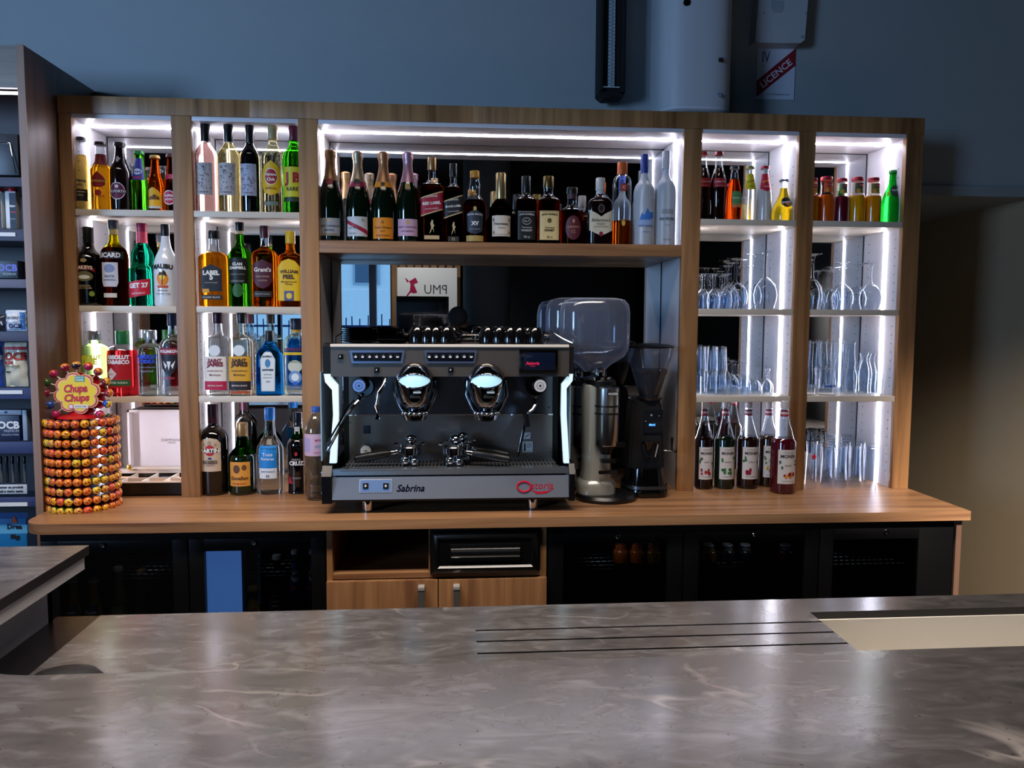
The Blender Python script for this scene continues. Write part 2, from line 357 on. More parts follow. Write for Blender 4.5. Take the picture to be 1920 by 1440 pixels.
for i in range(9): o = part('slat', sl, t, world=False); o.location = (-.36+i*.097, .0, 0)
t = thing('betting_terminal', 'white betting sign panel with a pink racing emblem, mirrored above the coffee machine', 'sign', (1.02, -6.2, FLZ))
part('body', MB().box(.64, 1.36, -6.3, -6.14, FLZ, 1.28, mat('#e8ecf2', .4, emit=.12), .01), t)
def pl(u, v, o_): return (u, -6.139+o_, v)
lt = MB(); add_text(lt, 'PMU', -.27, (1.10, 1.02), mat('#55595f', .5), pl, .001, bold=.0, height=.11)
for f in lt.bm.faces: f.normal_flip()
part('lettering', lt, t)
em = MB(); add_poly(em, [(.70, .88), (.74, .93), (.79, 1.0), (.80, 1.08), (.77, 1.13), (.73, 1.16), (.76, 1.10), (.86, 1.16), (.89, 1.1), (.84, 1.08), (.88, .98), (.84, .97), (.80, .98), (.76, .93)], mat('#c2185b', .5), pl, .001, .03)
part('emblem', em, t, 'pink emblem of a rider')
t = thing('wall_screen', 'black flat screen standing in front of the white betting sign, seen in the mirror', 'screen', (.95, -5.95, FLZ))
part('screen', MB().box(.64, 1.26, -5.98, -5.94, .30, .93, BLACKG, .008), t); part('stand', MB().box(.90, 1.0, -5.99, -5.95, FLZ, .32, BLACK), t); part('foot', MB().box(.75, 1.15, -6.08, -5.85, FLZ, FLZ+.02, BLACK, .005), t)
struct('column', MB().lathe([(FLZ, .26), (2.35, .26)], mat('#8d9194', .8, var=.12, bump=.2, name='concrete'), (1.68, -5.25, 0), 40), smooth=.6)
for i, (x, y) in enumerate(((-.55, -2.2), (.15, -1.75), (2.5, -3.6))):
    t = thing('ceiling_spotlight', ('small round ceiling spotlight nearest the tall cabinet, seen in the mirror', 'small round ceiling spotlight over the bar slab, seen in the mirror', 'small round ceiling spotlight near the beige wall')[i], 'spotlight', (x, y, 2.35))
    part('housing', MB().lathe([(2.31, .05), (2.35, .055)], BLACK, (x, y, 0), 20), t); part('lens', MB().lathe([(2.306, .03), (2.312, .035)], mat('#ffffff', .5, emit=6), (x, y, 0), 16), t)

# person leaning over behind the camera: visible only in the mirror
def skin(name, verts, edges, radii, m, parent, root=0, lv=2):
    me = bpy.data.meshes.new(name); me.from_pydata(verts, edges, []); o = bpy.data.objects.new(name, me); COL.objects.link(o)
    mo = o.modifiers.new('skin', 'SKIN'); mo.use_smooth_shade = True
    for i, r_ in enumerate(radii):
        rr = r_ if isinstance(r_, tuple) else (r_, r_); me.skin_vertices[0].data[i].radius = rr
    me.skin_vertices[0].data[root].use_root = True
    sb = o.modifiers.new('sub', 'SUBSURF'); sb.levels = lv; sb.render_levels = lv
    me.materials.append(m); o.parent = parent; return o
PX, PY = 1.535, -4.47
t = thing('person', 'grey-haired person in a dark jacket, seen in the mirror above the coffee machine', 'person', (PX, PY, FLZ))
JK = mat('#10131c', .8, var=.2, bump=.3, name='dark_jacket'); SK = mat('#a9785f', .5, name='skin'); TRO = mat('#1b1d24', .8, name='trousers')
V = [(.03, 0, .93), (.03, 0, 1.10), (.01, 0, 1.28), (-.02, -.01, 1.40), (-.08, -.02, 1.455),
     (.20, 0, 1.385), (.29, -.03, 1.12), (.20, -.22, .98), (-.22, 0, 1.40), (-.31, -.04, 1.14), (-.30, -.26, 1.00),
     (.13, 0, .88), (.14, .01, .48), (.13, .03, .09), (-.08, 0, .88), (-.09, .01, .48), (-.09, .03, .09)]
E_ = [(0, 1), (1, 2), (2, 3), (3, 4), (3, 5), (5, 6), (6, 7), (3, 8), (8, 9), (9, 10), (0, 11), (11, 12), (12, 13), (0, 14), (14, 15), (15, 16)]
skin('body', V, E_, [(.15, .12), (.15, .12), (.17, .13), (.13, .11), .06, .08, .055, .042, .08, .055, .042, .10, .07, .05, .10, .07, .05], JK, t)
hd = MB(); hx, hz = -.185, 1.545
hd.ball((hx, -.03, hz), .1, SK, 3, .92, .92, 1.15); hd.ball((hx-.03, -.125, hz-.012), .016, SK, 2, .8, 1.2, 1.1)
for sx in (-1, 1):
    hd.ball((hx+sx*.09, -.03, hz-.01), .02, SK, 2, .4, .8, 1.2); hd.ball((hx+sx*.032-.02, -.115, hz+.012), .011, mat('#2a2420', .3), 2)
hd.box(hx-.045, hx+.0, -.122, -.112, hz-.058, hz-.05, mat('#7c4a42', .5), .002); hd.tube([(hx+.03, -.02, hz-.05), (-.06, -.015, 1.44)], .055, SK, 12)
part('head', hd, t, world=False)
hr = MB(); hr.ball((hx+.005, -.012, hz+.028), .1, mat('#70757c', .8, bump=.5, name='grey_hair'), 3, .98, .98, 1.08); part('hair', hr, t, 'short grey hair', world=False)
for sx, x_ in ((1, .19), (-1, -.30)):
    hb = MB(); hb.ball((x_, -.28, .98), .035, SK, 2, 1, 1.3, .6)
    for k in range(4): hb.tube([(x_+(k-1.5)*.018, -.30, .98), (x_+(k-1.5)*.02, -.345, .972), (x_+(k-1.5)*.02, -.37+.004*abs(k-1), .95)], [.009, .0085, .007], SK, 6)
    hb.tube([(x_-sx*.03, -.27, .98), (x_-sx*.052, -.30, .972), (x_-sx*.055, -.32, .96)], [.011, .009, .008], SK, 6)
    part('hand', hb, t, world=False); x_ = .13 if sx > 0 else -.09; part('shoe', MB().box(x_-.045, x_+.045, -.17, .09, 0, .09, BLACK, .03), t, world=False)
t = thing('cafe_table', 'small round cafe table with a teal top in front of the standing person', 'table', (PX-.60, PY-.30, FLZ))
part('tabletop', MB().lathe([(.88, .34), (.91, .35)], mat('#16a5a0', .4, name='teal_top'), (0, 0, 0), 32), t, world=False); part('leg', MB().lathe([(.02, .04), (.88, .03)], BLACK, (0, 0, 0), 16), t, world=False)
part('base', MB().lathe([(0, .25), (.02, .24)], BLACK, (0, 0, 0), 24), t, world=False)

# ---------------------------------------------------------------- the back bar shelving
W = 3.0; YM = .265; LY = .112
ZC, ZT, ZI = 1.2955, 1.352, 1.281
S1, S2, S3 = .983, .661, .3515; S2R, S3R = .6641, .347; CW = .8896
POST = [(0, .0413), (.3619, .4264), (.7797, .8442), (2.1174, 2.1818), (2.5366, 2.5969), (2.9361, 3.0)]
sh = thing('back_bar_shelving', 'wide oak-framed back bar unit with lit white niches and mirrored backs', 'shelving unit', (1.5, .13, 0))
for i, (a, c) in enumerate(POST):
    part('post', MB().box(a, c, 0, .024, 0, ZC, OAKV, .0012), sh)
    q = MB(); q.box(a+.001, c-.001, .024, YM+.012, 0, ZC, WHITE)
    if i == 0: q.box(a-.001, a+.004, .024, YM+.012, 0, ZC, OAKD)
    if i == 5: q.box(c-.004, c+.0, .024, YM+.012, 0, ZC, OAKV)
    part('partition', q, sh)
for x0, x1 in ((0, .62), (.62, 1.37), (1.37, 2.2), (2.2, 2.62), (2.62, 3.0)):
    part('crown_board', MB().box(x0+.0004, x1-.0004, -.004, .02, ZC, ZT, OAKV, .0008), sh)
part('top_board', MB().box(0, 3, .02, YM+.012, ZI+.022, ZT-.002, mat('#6a5242', .5)), sh)
BAYS = [(.0413, .3619, (S1, S2, S3)), (.4264, .7797, (S1, S2, S3)), (.8442, 2.1174, ()), (2.1818, 2.5366, (S1, S2R, S3R)), (2.5969, 2.9361, (S1, S2R, S3R))]
led_s = 42.0
holes = MB(); DK = mat('#2a2a2c', .8)
for i, (a, c, zs) in enumerate(BAYS):
    part('niche_ceiling', MB().box(a, c, .004, YM, ZI, ZI+.02, WHITE, .001), sh)
    for z in zs: part('shelf', MB().box(a+.001, c-.001, .003, YM-.002, z-.021, z, SHELFM, .0012), sh)
    lo = 0.0
    part('mirror', MB().box(a+.002, c-.002, YM, YM+.004, lo+.001, ZI, MIRROR), sh)
    j = MB(); j.box(a, a+.0025, YM-.003, YM, lo, ZI, DK); j.box(c-.0025, c, YM-.003, YM, lo, ZI, DK); j.box(a, c, YM-.003, YM, ZI-.0025, ZI, DK)
    part('mirror_joint', j, sh)
    g = LEDM(led_s)
    part('led_strip', MB().box(a+.006, c-.006, LY-.0045, LY+.0045, ZI-.003, ZI, g), sh)
    tops = [ZI-.004]+[z-.022 for z in zs]; bots = [z+.001 for z in zs]+[.001]
    if not zs: tops = [ZI-.004]; bots = [CW+.001]
    for zt, zb in zip(tops, bots):
        for x0, x1 in ((a, a+.003), (c-.003, c)): part('led_strip', MB().box(x0, x1, LY-.0045, LY+.0045, zb, zt, g), sh)
    if zs:
        z = .06
        while z < 1.2:
            if not any(abs(z-q_+.01) < .03 for q_ in zs):
                for y in (.045, .225):
                    for x0, x1 in ((a, a+.0006), (c-.0006, c)): holes.box(x0, x1, y-.002, y+.002, z-.002, z+.002, DK)
            z += .032
part('pin_hole', holes, sh, kind='stuff')
part('shelf', MB().box(.8442, 2.1174, .002, YM-.002, CW-.042, CW, OAKH, .0015), sh, 'thick oak shelf')
# wall side joint of the unit and the dark pull beside it
b = MB(); b.box(3.010, 3.024, .05, .075, .11, .262, BLACK, .005); b.box(3.0, 3.012, .057, .068, .13, .14, BLACK); b.box(3.0, 3.012, .057, .068, .23, .24, BLACK)
part('side_pull', b, sh, 'slim black upright pull bar')

# worktop
pts = [(3.0, .275), (3.0, -.352), (.085, -.352)]+[(.085-.08*math.sin(a), -.272-.08*math.cos(a)) for a in [PI/2*k/8 for k in range(1, 9)]]+[(.003, -.17), (.003, .275)]
wt = part('worktop', MB().prism(pts, -.031, 0, OAKH, 2)); tag(wt, 'long oak worktop with one rounded corner, carrying the coffee machine and the shelving', 'worktop')

# cabinet under the middle of the worktop
t = thing('base_cabinet', 'oak base cabinet with an open niche and two doors under the coffee machine', 'cabinet', (1.256, -.1, FLZ))
ZB = -.032
b = MB(); b.box(.908, .926, -.32, .25, FLZ+.1, ZB, OAKV); part('side_panel', b, t)
part('side_panel', MB().box(1.581, 1.60, -.32, .25, FLZ+.1, ZB, OAKV), t)
part('shelf', MB().box(.926, 1.581, -.318, .25, -.197, -.18, OAKH), t); part('divider', MB().box(1.225, 1.231, -.31, .25, -.18, ZB, OAKV), t)
part('back_panel', MB().box(.926, 1.581, .24, .25, FLZ+.1, ZB, OAKD), t); part('plinth', MB().box(.926, 1.581, -.27, -.25, FLZ, FLZ+.1, BLACK), t)
for x0, x1, hx_ in ((.909, 1.2545, 1.2035), (1.2575, 1.5995, 1.313)):
    d = part('door', MB().box(x0, x1, -.339, -.3205, FLZ+.1, -.199, wood(2, '#6f4a33', '#a67a52'), .001), t)
    h = MB(); h.prism([(hx_-.010, -.212), (hx_+.010, -.212), (hx_+.0065, -.33), (hx_-.0065, -.33)], -.366, -.357, mat('#8c8e90', .35, .7)); h.box(hx_-.0105, hx_+.0105, -.368, -.339, -.224, -.211, mat('#d8dadc', .25, .5), .003); h.box(hx_-.006, hx_+.006, -.36, -.339, -.33, -.322, CHROME, .002)
    part('handle', h, d)
# knock-out drawer
t = thing('knock_box_drawer', 'black knock-out drawer with a brushed steel grip set in the oak cabinet', 'drawer', (1.4, -.2, -.18))
ph = at(806, 995, -.34); pe = at(1013, 1075, -.34); x0, x1, z1, z0 = ph.x, pe.x, ph.z, pe.z
b = MB(); b.box(x0, x1, -.325, .1, z0, z1, BLACK, .002); part('body', b, t)
F = lambda i, y: [(x0+i, y, z0+i), (x1-i, y, z0+i), (x1-i, y, z1-i), (x0+i, y, z1-i)]
b = MB(); b.loft([F(.004, -.325), F(.004, -.334), F(.018, -.345), F(.024, -.347), F(.03, -.341)], mat('#0b0b0c', .3, coat=.2), False, True); part('front', b, t)
b = MB(); b.box(x0+.062, x1-.062, -.347, -.341, z0+.044, z1-.044, BLACK, .002)
b.lathe([(x0+.066, .018), (x1-.066, .018)], STEEL, (0, -.341, (z0+z1)/2), 20, tilt=Matrix(((0, 0, 1), (0, 1, 0), (1, 0, 0))), sx=1.0, sy=.55); part('grip', b, t, 'brushed steel grip')

# bottle coolers
def cooler(name, label, x0, x1, doors, locks):
    t = thing(name, label, 'cooler', ((x0+x1)/2, -.05, FLZ))
    b = MB(); b.box(x0, x1, .2, .22, FLZ, ZB-.002, BLACK); b.box(x0, x1, -.28, .2, FLZ, FLZ+.06, BLACK); b.box(x0, x1, -.315, .2, ZB-.03, ZB-.002, BLACK)
    b.box(x0, x0+.012, -.28, .2, FLZ, ZB-.002, BLACK); b.box(x1-.012, x1, -.28, .2, FLZ, ZB-.002, BLACK); part('body', b, t)
    for k, (a, c) in enumerate(doors):
        e0 = x0 if k == 0 else (doors[k-1][1]+a)/2; e1 = x1 if k == len(doors)-1 else (c+doors[k+1][0])/2
        b = MB(); b.box(e0+.002, a, -.32, -.285, FLZ+.06, ZB-.03, BLACK, .002); b.box(c, e1-.002, -.32, -.285, FLZ+.06, ZB-.03, BLACK, .002)
        b.box(a, c, -.32, -.285, -.098, ZB-.03, BLACK, .002); b.box(a, c, -.32, -.285, FLZ+.06, FLZ+.12, BLACK, .002)
        d = part('door', b, t); part('glass_pane', MB().box(a-.002, c+.002, -.312, -.306, FLZ+.11, -.097, thin('#c4c8cc', .5, .05)), d)
        lx = locks[k]; b = MB(); T = Matrix(((1, 0, 0), (0, 0, -1), (0, 1, 0)))
        b.lathe([(0, .0075), (.006, .0075), (.008, .005)], CHROME, (lx, -.320, -.073), 16, tilt=T); b.box(lx-.001, lx+.001, -.3288, -.3275, -.077, -.069, BLACK); part('lock', b, d)
        pl_ = bpy.data.lights.new('cooler_fill', 'POINT'); pl_.energy = .12; pl_.color = (.85, .92, 1.0); pl_.shadow_soft_size = .03; po_ = bpy.data.objects.new('cooler_fill', pl_); COL.objects.link(po_); po_.location = ((a+c)/2, -.262, -.085)  # added fill light inside each door so the bottles show
        b = MB()
        for y in [-.26+.04*q for q in range(11)]: b.tube([(a-.02, y, -.20), (c+.02, y, -.20)], .0018, mat('#5c6064', .3, 1.), 5)
        for x in [a-.01+.02*q for q in range(int((c-a+.02)/.02)+1)]: b.tube([(x, -.27, -.1975), (x, .16, -.1975)], .0016, mat('#5c6064', .3, 1.), 5)
        part('wire_shelf', b, t)
        part('lower_shelf', MB().box(x0+.012 if k == 0 else e0, x1-.012 if k == len(doors)-1 else e1, -.26, .19, -.46, -.455, mat('#26282a', .5)), t)
    return t
cooler('bottle_cooler', 'black two-door bottle cooler under the worktop by the lollipop display', .05, .905, [(.10, .44), (.535, .86)], [at(193, 1022, -.32).x, at(476, 1014, -.32).x])
cooler('bottle_cooler', 'black three-door bottle cooler under the bare end of the worktop', 1.605, 2.968, [(1.655, 1.995), (2.10, 2.455), (2.552, 2.845)], [1.8303, 2.282, 2.7318])
t = thing('end_panel', 'narrow oak panel closing the end of the base under the worktop', 'panel', (2.98, -.05, FLZ)); part('board', MB().box(2.971, 2.99, -.325, .25, FLZ, ZB, OAKD), t)
t = thing('blue_glow_panel', 'pale blue glowing sheet added upright inside the cooler door', 'panel', (.58, -.29, -.3))
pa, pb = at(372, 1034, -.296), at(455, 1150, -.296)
part('sheet', MB().box(pa.x, pb.x, -.299, -.296, pb.z-.25, pa.z, mat('#4f7fc8', .55, bump=.3, emit=1.1, name='blue_glow_sheet')), t)  # added sheet: the bright blue patch is put in as emission
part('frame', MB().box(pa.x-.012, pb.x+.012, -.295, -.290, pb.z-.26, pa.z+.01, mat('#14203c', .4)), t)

# ---------------------------------------------------------------- bar in front
EDGE = mat('#17171b', .4, name='dark_edging'); FASC = mat('#8f8f91', .55, var=.03, name='grey_panel')
CB = -1.103
t = thing('lower_counter', 'marbled grey lower bar counter with drainer grooves and a sink cut-out', 'counter', (2.0, -1.4, -.04))
YB = -1.80
b = MB(); gy = (-1.2335, -1.2865, -1.340); gx0, gx1, sx1 = 1.346, 2.055, 3.2; gw = .0032
b.box(.575, gx0, YB, CB, -.04, 0, STONE); b.box(sx1, 3.645, YB, CB, -.04, 0, STONE)
ys = [CB]+[v for g in gy for v in (g+gw, g-gw)]+[YB]
for i in range(0, 8, 2): b.box(gx0, gx1, ys[i+1], ys[i], -.04, 0, STONE)
for g in gy: b.box(gx0, gx1, g-gw, g+gw, -.04, -.006, mat('#3c3230', .35))
b.box(gx1, sx1, -1.181, CB, -.04, 0, STONE); b.box(gx1, sx1, YB, -1.70, -.04, 0, STONE)
b.box(gx1+.0, sx1, -1.1815, -1.1805, -.04, -.0005, EDGE); b.box(gx1-.0005, gx1+.0005, -1.70, -1.181, -.0395, -.0005, EDGE)
ct = part('counter_slab', b, t)
b = MB(); WC = mat('#f6f2ea', .3, name='white_ceramic'); wbx = (gx1-.01, sx1+.01, -1.71, -1.172)
b.box(gx1+.001, wbx[1], -1.1875, -1.1825, -.23, -.0155, WC); b.box(wbx[0], wbx[1], wbx[2]-.008, wbx[2], -.23, -.04, WC); b.box(wbx[0]-.008, wbx[0], wbx[2], wbx[3], -.23, -.04, WC); b.box(wbx[1], wbx[1]+.008, wbx[2], wbx[3], -.23, -.04, WC); b.box(wbx[0], wbx[1], wbx[2], wbx[3], -.238, -.23, WC)
part('sink_basin', b, t, 'white ceramic sink basin'); part('drain', MB().lathe([(-.23, .04), (-.226, .035)], STEEL, (2.6, -1.45, 0), 20), t)
t2 = part('counter_strip', MB().box(.488, .5745, YB, CB, -.042, -.001, mat('#161315', .2, name='dark_gloss_strip'))); tag(t2, 'dark glossy strip between the grey return panel and the marbled counter', 'counter')  # separate dark strip along the left end of the counter
# raised slab with its return
out = [(.56, CB-.007), (.56, -1.50)]+[(.77-.21*math.cos(a), -1.50-.208*math.sin(a)) for a in [PI/2*k/14 for k in range(1, 15)]]+[(3.645, -1.7045), (3.645, -2.42), (-.9, -2.42), (-.9, CB-.007)]
t = thing('raised_bar', 'raised marbled grey bar top in front, curving round to its return', 'bar', (1.5, -2.0, .1))
b = MB(); b.prism(out, .149, .15, STONE, 2); b.prism(out, .131, .1488, EDGE, 2); part('bar_top', b, t)
o2 = [(.553, CB-.014), (.553, -1.50)]+[(.77-.217*math.cos(a), -1.50-.215*math.sin(a)) for a in [PI/2*k/14 for k in range(1, 15)]]+[(3.64, -1.712), (3.64, -1.76), (.75, -1.76), (.50, -1.60), (.48, CB-.014)]
part('fascia', MB().prism(o2, .103, .1305, mat('#b4b2b2', .5), 2), t)
b = MB(); b.box(-.9, .486, CB-.03, CB-.012, -.89, .131, FASC); b.box(.47, .486, -1.76, CB-.012, -.045, .131, FASC); b.box(.47, 3.64, -1.78, -1.76, -.045, .131, FASC); part('panel', b, t)
t = thing('bar_body', 'dark boxed body carrying the lower bar counter', 'cabinet', (2.0, -1.5, FLZ)); part('carcass', MB().box(.49, 2.03, -1.74, -1.16, FLZ, -.045, MATTEB), t); part('plinth', MB().box(2.03, 3.64, -1.74, -1.16, FLZ, -.30, MATTEB), t)
t = thing('domed_lid', 'glossy black domed lid lying behind the raised bar edge', 'lid', (.655, -1.43, 0))
part('lid', MB().lathe([(.001, .075), (.006, .078), (.016, .075), (.027, .062), (.033, .036), (.035, 0.001)], mat('#050506', .5), (.665, -1.435, 0), 32, sx=.8, sy=.6), t)
t = thing('sink_stopper', 'small black stopper on the counter edge by the sink', 'stopper', (2.32, -1.66, 0)); part('disc', MB().lathe([(.0, .035), (.022, .034), (.030, .022), (.031, .001)], BLACK, (2.235, -1.72, 0), 20, sx=1.3), t)

# ---------------------------------------------------------------- tall cabinet with smokers' goods
t = thing('tobacco_cabinet', 'tall dark oak display cabinet with lit trays of smoking accessories', 'cabinet', (-.4, .05, FLZ))
part('side_panel', MB().box(-.022, -.001, -.19, .272, FLZ, 1.4465, wood(2, '#4a362b', '#6f5342'), .001), t)
part('front_edge', MB().box(-.0222, -.0, -.1935, -.19, FLZ, 1.4465, wood(2, '#7a5d4a', '#9a7860')), t)
zh = at(30, 165, -.185).z; part('header', MB().box(-1.1, -.0225, -.188, -.17, zh, 1.445, wood(0, '#6f675d', '#938b80')), t)
part('roof', MB().box(-1.1, -.0225, -.17, .272, 1.42, 1.445, OAKD), t); part('back_panel', MB().box(-1.1, -.0225, .06, .075, FLZ, 1.42, mat('#0b1020', .5, name='navy_back')), t); part('side_panel', MB().box(-1.12, -1.1, -.19, .272, FLZ, 1.4465, OAKD), t)
p1 = at(0, 174, -.16).z; part('led_strip', MB().box(-1.0, -.03, -.166, -.154, p1-.003, p1+.003, LEDM(9)), t)
GREYT = mat('#4a5066', .35, name='grey_tray'); BLT = mat('#3b456f', .35, name='blue_grey_tray')
TY = -.16
for yt, yb, mm in ((333, 350, GREYT), (430, 452, GREYT), (524, 540, mat('#6d7184', .3)), (622, 640, GREYT), (727, 748, BLT), (828, 850, BLT), (932, 950, BLT)):
    a, c = at(25, yt, TY).z, at(25, yb, TY).z
    b = MB(); b.box(-1.09, -.032, TY, .05, c, c+.004, mm); b.box(-1.09, -.032, TY-.004, TY, c, a, mm, .001); b.box(-.034, -.026, TY-.006, .05, c, a+.003, mat('#aab0bd', .3), .001); part('tray', b, t)
for zb_ in (440, 735, 945):
    a = at(20, zb_, TY).z
    b = MB(); b.box(-.16, -.062, TY-.007, TY-.0045, a-.006, a+.006, mat('#e6e6e6', .5)); part('price_strip', b, t)


# ---------------------------------------------------------------- bottles
PR = {
 'bordeaux': [(0, .88), (.012, .98), (.03, 1), (.60, 1), (.66, .95), (.70, .82), (.74, .60), (.78, .42), (.82, .37), (.975, .36), (.98, .40), (1, .40)],
 'champagne': [(0, .9), (.012, .98), (.03, 1), (.40, 1), (.50, .93), (.58, .80), (.66, .63), (.74, .47), (.82, .37), (.90, .34), (.965, .34), (.97, .38), (1, .36)],
 'beer': [(0, .86), (.015, .97), (.04, 1), (.54, 1), (.60, .95), (.67, .78), (.75, .57), (.84, .46), (.93, .42), (.94, .48), (.965, .48), (.97, .44), (1, .44)],
 'corona': [(0, .86), (.015, .97), (.04, 1), (.50, 1), (.58, .92), (.66, .72), (.72, .57), (.80, .50), (.93, .44), (.94, .50), (.965, .50), (.97, .46), (1, .46)],
 'despe': [(0, .9), (.02, 1), (.06, .97), (.10, 1), (.20, .96), (.42, .96), (.52, 1), (.60, .96), (.66, .75), (.72, .55), (.93, .44), (.94, .5), (.965, .5), (.97, .45), (1, .45)],
 'leffe': [(0, .88), (.02, .98), (.05, 1), (.42, 1), (.52, .92), (.62, .70), (.72, .52), (.84, .45), (.93, .43), (.94, .5), (.965, .5), (.97, .45), (1, .45)],
 'round': [(0, .9), (.012, .98), (.03, 1), (.56, 1), (.62, .95), (.67, .78), (.71, .50), (.75, .36), (.80, .31), (.965, .31), (.97, .36), (1, .36)],
 'tall': [(0, .9), (.012, .98), (.03, 1), (.58, 1), (.65, .93), (.70, .76), (.76, .54), (.82, .42), (.88, .38), (.965, .37), (1, .37)],
 'baileys': [(0, .88), (.02, .97), (.05, 1), (.52, 1), (.60, .94), (.66, .78), (.71, .52), (.76, .40), (.82, .37), (.97, .37), (1, .37)],
 'get27': [(0, .88), (.015, .97), (.04, 1), (.38, 1), (.45, .93), (.485, .72), (.50, .66), (.53, .76), (.60, .78), (.66, .70), (.72, .50), (.78, .38), (.97, .36), (1, .36)],
 'malibu': [(0, .9), (.015, .98), (.04, 1), (.45, 1), (.55, .92), (.63, .72), (.70, .50), (.78, .38), (.86, .33), (1, .33)],
 'square': [(0, .90), (.012, .98), (.03, 1), (.60, 1), (.655, .95), (.69, .78), (.72, .48), (.76, .34), (.96, .31), (.965, .36), (1, .36)],
 'squat': [(0, .92), (.015, .98), (.04, 1), (.54, 1), (.60, .94), (.64, .72), (.68, .45), (.74, .38), (.96, .36), (1, .36)],
 'vodka': [(0, .90), (.015, .98), (.04, 1), (.60, 1), (.70, .95), (.755, .78), (.79, .50), (.80, .38), (.93, .36), (.94, .42), (1, .42)],
 'flat': [(0, .92), (.012, .98), (.03, 1), (.64, 1), (.69, .88), (.74, .60), (.80, .40), (.86, .34), (.97, .33), (1, .33)],
 'tube': [(0, .9), (.012, .99), (.03, 1), (.72, 1), (.79, .96), (.83, .74), (.85, .55), (.86, .48), (1, .52)],
 'cola': [(0, .88), (.02, .98), (.06, 1), (.20, .92), (.34, .98), (.46, 1.0), (.56, .97), (.66, .80), (.76, .55), (.86, .44), (.93, .42), (.94, .5), (.965, .5), (.97, .45), (1, .45)],
 'soda': [(0, .86), (.02, .95), (.05, 1), (.30, 1), (.50, .93), (.62, .80), (.74, .60), (.86, .47), (.93, .44), (.94, .52), (.965, .52), (.97, .47), (1, .47)],
 'orangina': [(0, .90), (.02, .97), (.06, 1), (.22, 1), (.36, .90), (.50, .66), (.62, .45), (.72, .34), (.84, .31), (.93, .30), (.94, .36), (.965, .36), (.97, .32), (1, .32)],
 'perrier': [(0, .82), (.02, .93), (.08, 1), (.28, 1), (.44, .92), (.58, .70), (.72, .45), (.84, .33), (.93, .31), (.94, .37), (.965, .37), (.97, .33), (1, .33)],
 'juice': [(0, .90), (.015, .98), (.04, 1), (.52, 1), (.60, .92), (.66, .78), (.70, .72), (.90, .72), (.91, .66), (1, .66)],
 'monin': [(0, .9), (.012, .98), (.03, 1), (.56, 1), (.575, .96), (.60, .84), (.66, .70), (.74, .50), (.82, .36), (.90, .31), (1, .31)],
 'pet': [(0, .85), (.02, .95), (.05, 1), (.12, .96), (.16, 1), (.24, .96), (.28, 1), (.42, 1), (.46, .97), (.50, 1), (.70, 1), (.78, .92), (.86, .66), (.91, .42), (.93, .36), (1, .36)],
 'martini': [(0, .88), (.015, .98), (.03, 1), (.60, 1), (.66, .94), (.71, .74), (.745, .45), (.79, .36), (.96, .33), (1, .33)],
 'porto': [(0, .9), (.015, 1), (.04, .96), (.55, 1), (.62, .97), (.67, .78), (.71, .50), (.78, .40), (.84, .42), (.9, .36), (1, .36)],
 'jug': [(0, .9), (.02, .98), (.05, 1), (.45, 1), (.54, .95), (.60, .74), (.66, .50), (.72, .42), (.80, .38), (.97, .34), (1, .34)],
 'jd': [(0, .92), (.012, .98), (.03, 1), (.60, 1), (.655, .93), (.69, .70), (.73, .46), (.78, .42), (.84, .46), (.90, .38), (1, .38)],
 'hennessy': [(0, .96), (.012, 1), (.03, 1), (.25, .92), (.42, .94), (.50, .90), (.58, .66), (.63, .42), (.70, .31), (1, .31)],
 'chivas': [(0, .88), (.02, .98), (.05, 1), (.50, 1), (.57, .92), (.63, .66), (.68, .46), (.80, .50), (.88, .40), (1, .38)],
 'bombay': [(0, .96), (.012, 1), (.04, 1), (.62, .94), (.70, .78), (.76, .54), (.82, .36), (.86, .30), (1, .30)],
}
CAPZ = {}
def prof_r(P, z):
    for (z0, r0), (z1, r1) in zip(P, P[1:]):
        if z <= z1: return r0+(r1-r0)*((z-z0)/(z1-z0) if z1 > z0 else 0)
    return P[-1][1]
def refine(P, n=3):
    out = []
    for i in range(len(P)-1):
        p0, p1, p2, p3 = P[max(i-1, 0)], P[i], P[i+1], P[min(i+2, len(P)-1)]
        out.append(p1)
        if p2[0]-p1[0] > .03 and abs(p2[1]-p1[1]) > .02:
            for k in range(1, n):
                t = k/n; z = p1[0]+(p2[0]-p1[0])*t
                m1 = (p2[1]-p0[1])/(p2[0]-p0[0])*(p2[0]-p1[0]) if p2[0] > p0[0] else 0; m2 = (p3[1]-p1[1])/(p3[0]-p1[0])*(p2[0]-p1[0]) if p3[0] > p1[0] else 0
                m1 = max(-abs(p2[1]-p1[1])*2.5, min(abs(p2[1]-p1[1])*2.5, m1)); m2 = max(-abs(p2[1]-p1[1])*2.5, min(abs(p2[1]-p1[1])*2.5, m2))
                out.append((z, (2*t**3-3*t*t+1)*p1[1]+(t**3-2*t*t+t)*m1+(-2*t**3+3*t*t)*p2[1]+(t**3-t*t)*m2))
    out.append(P[-1]); return out
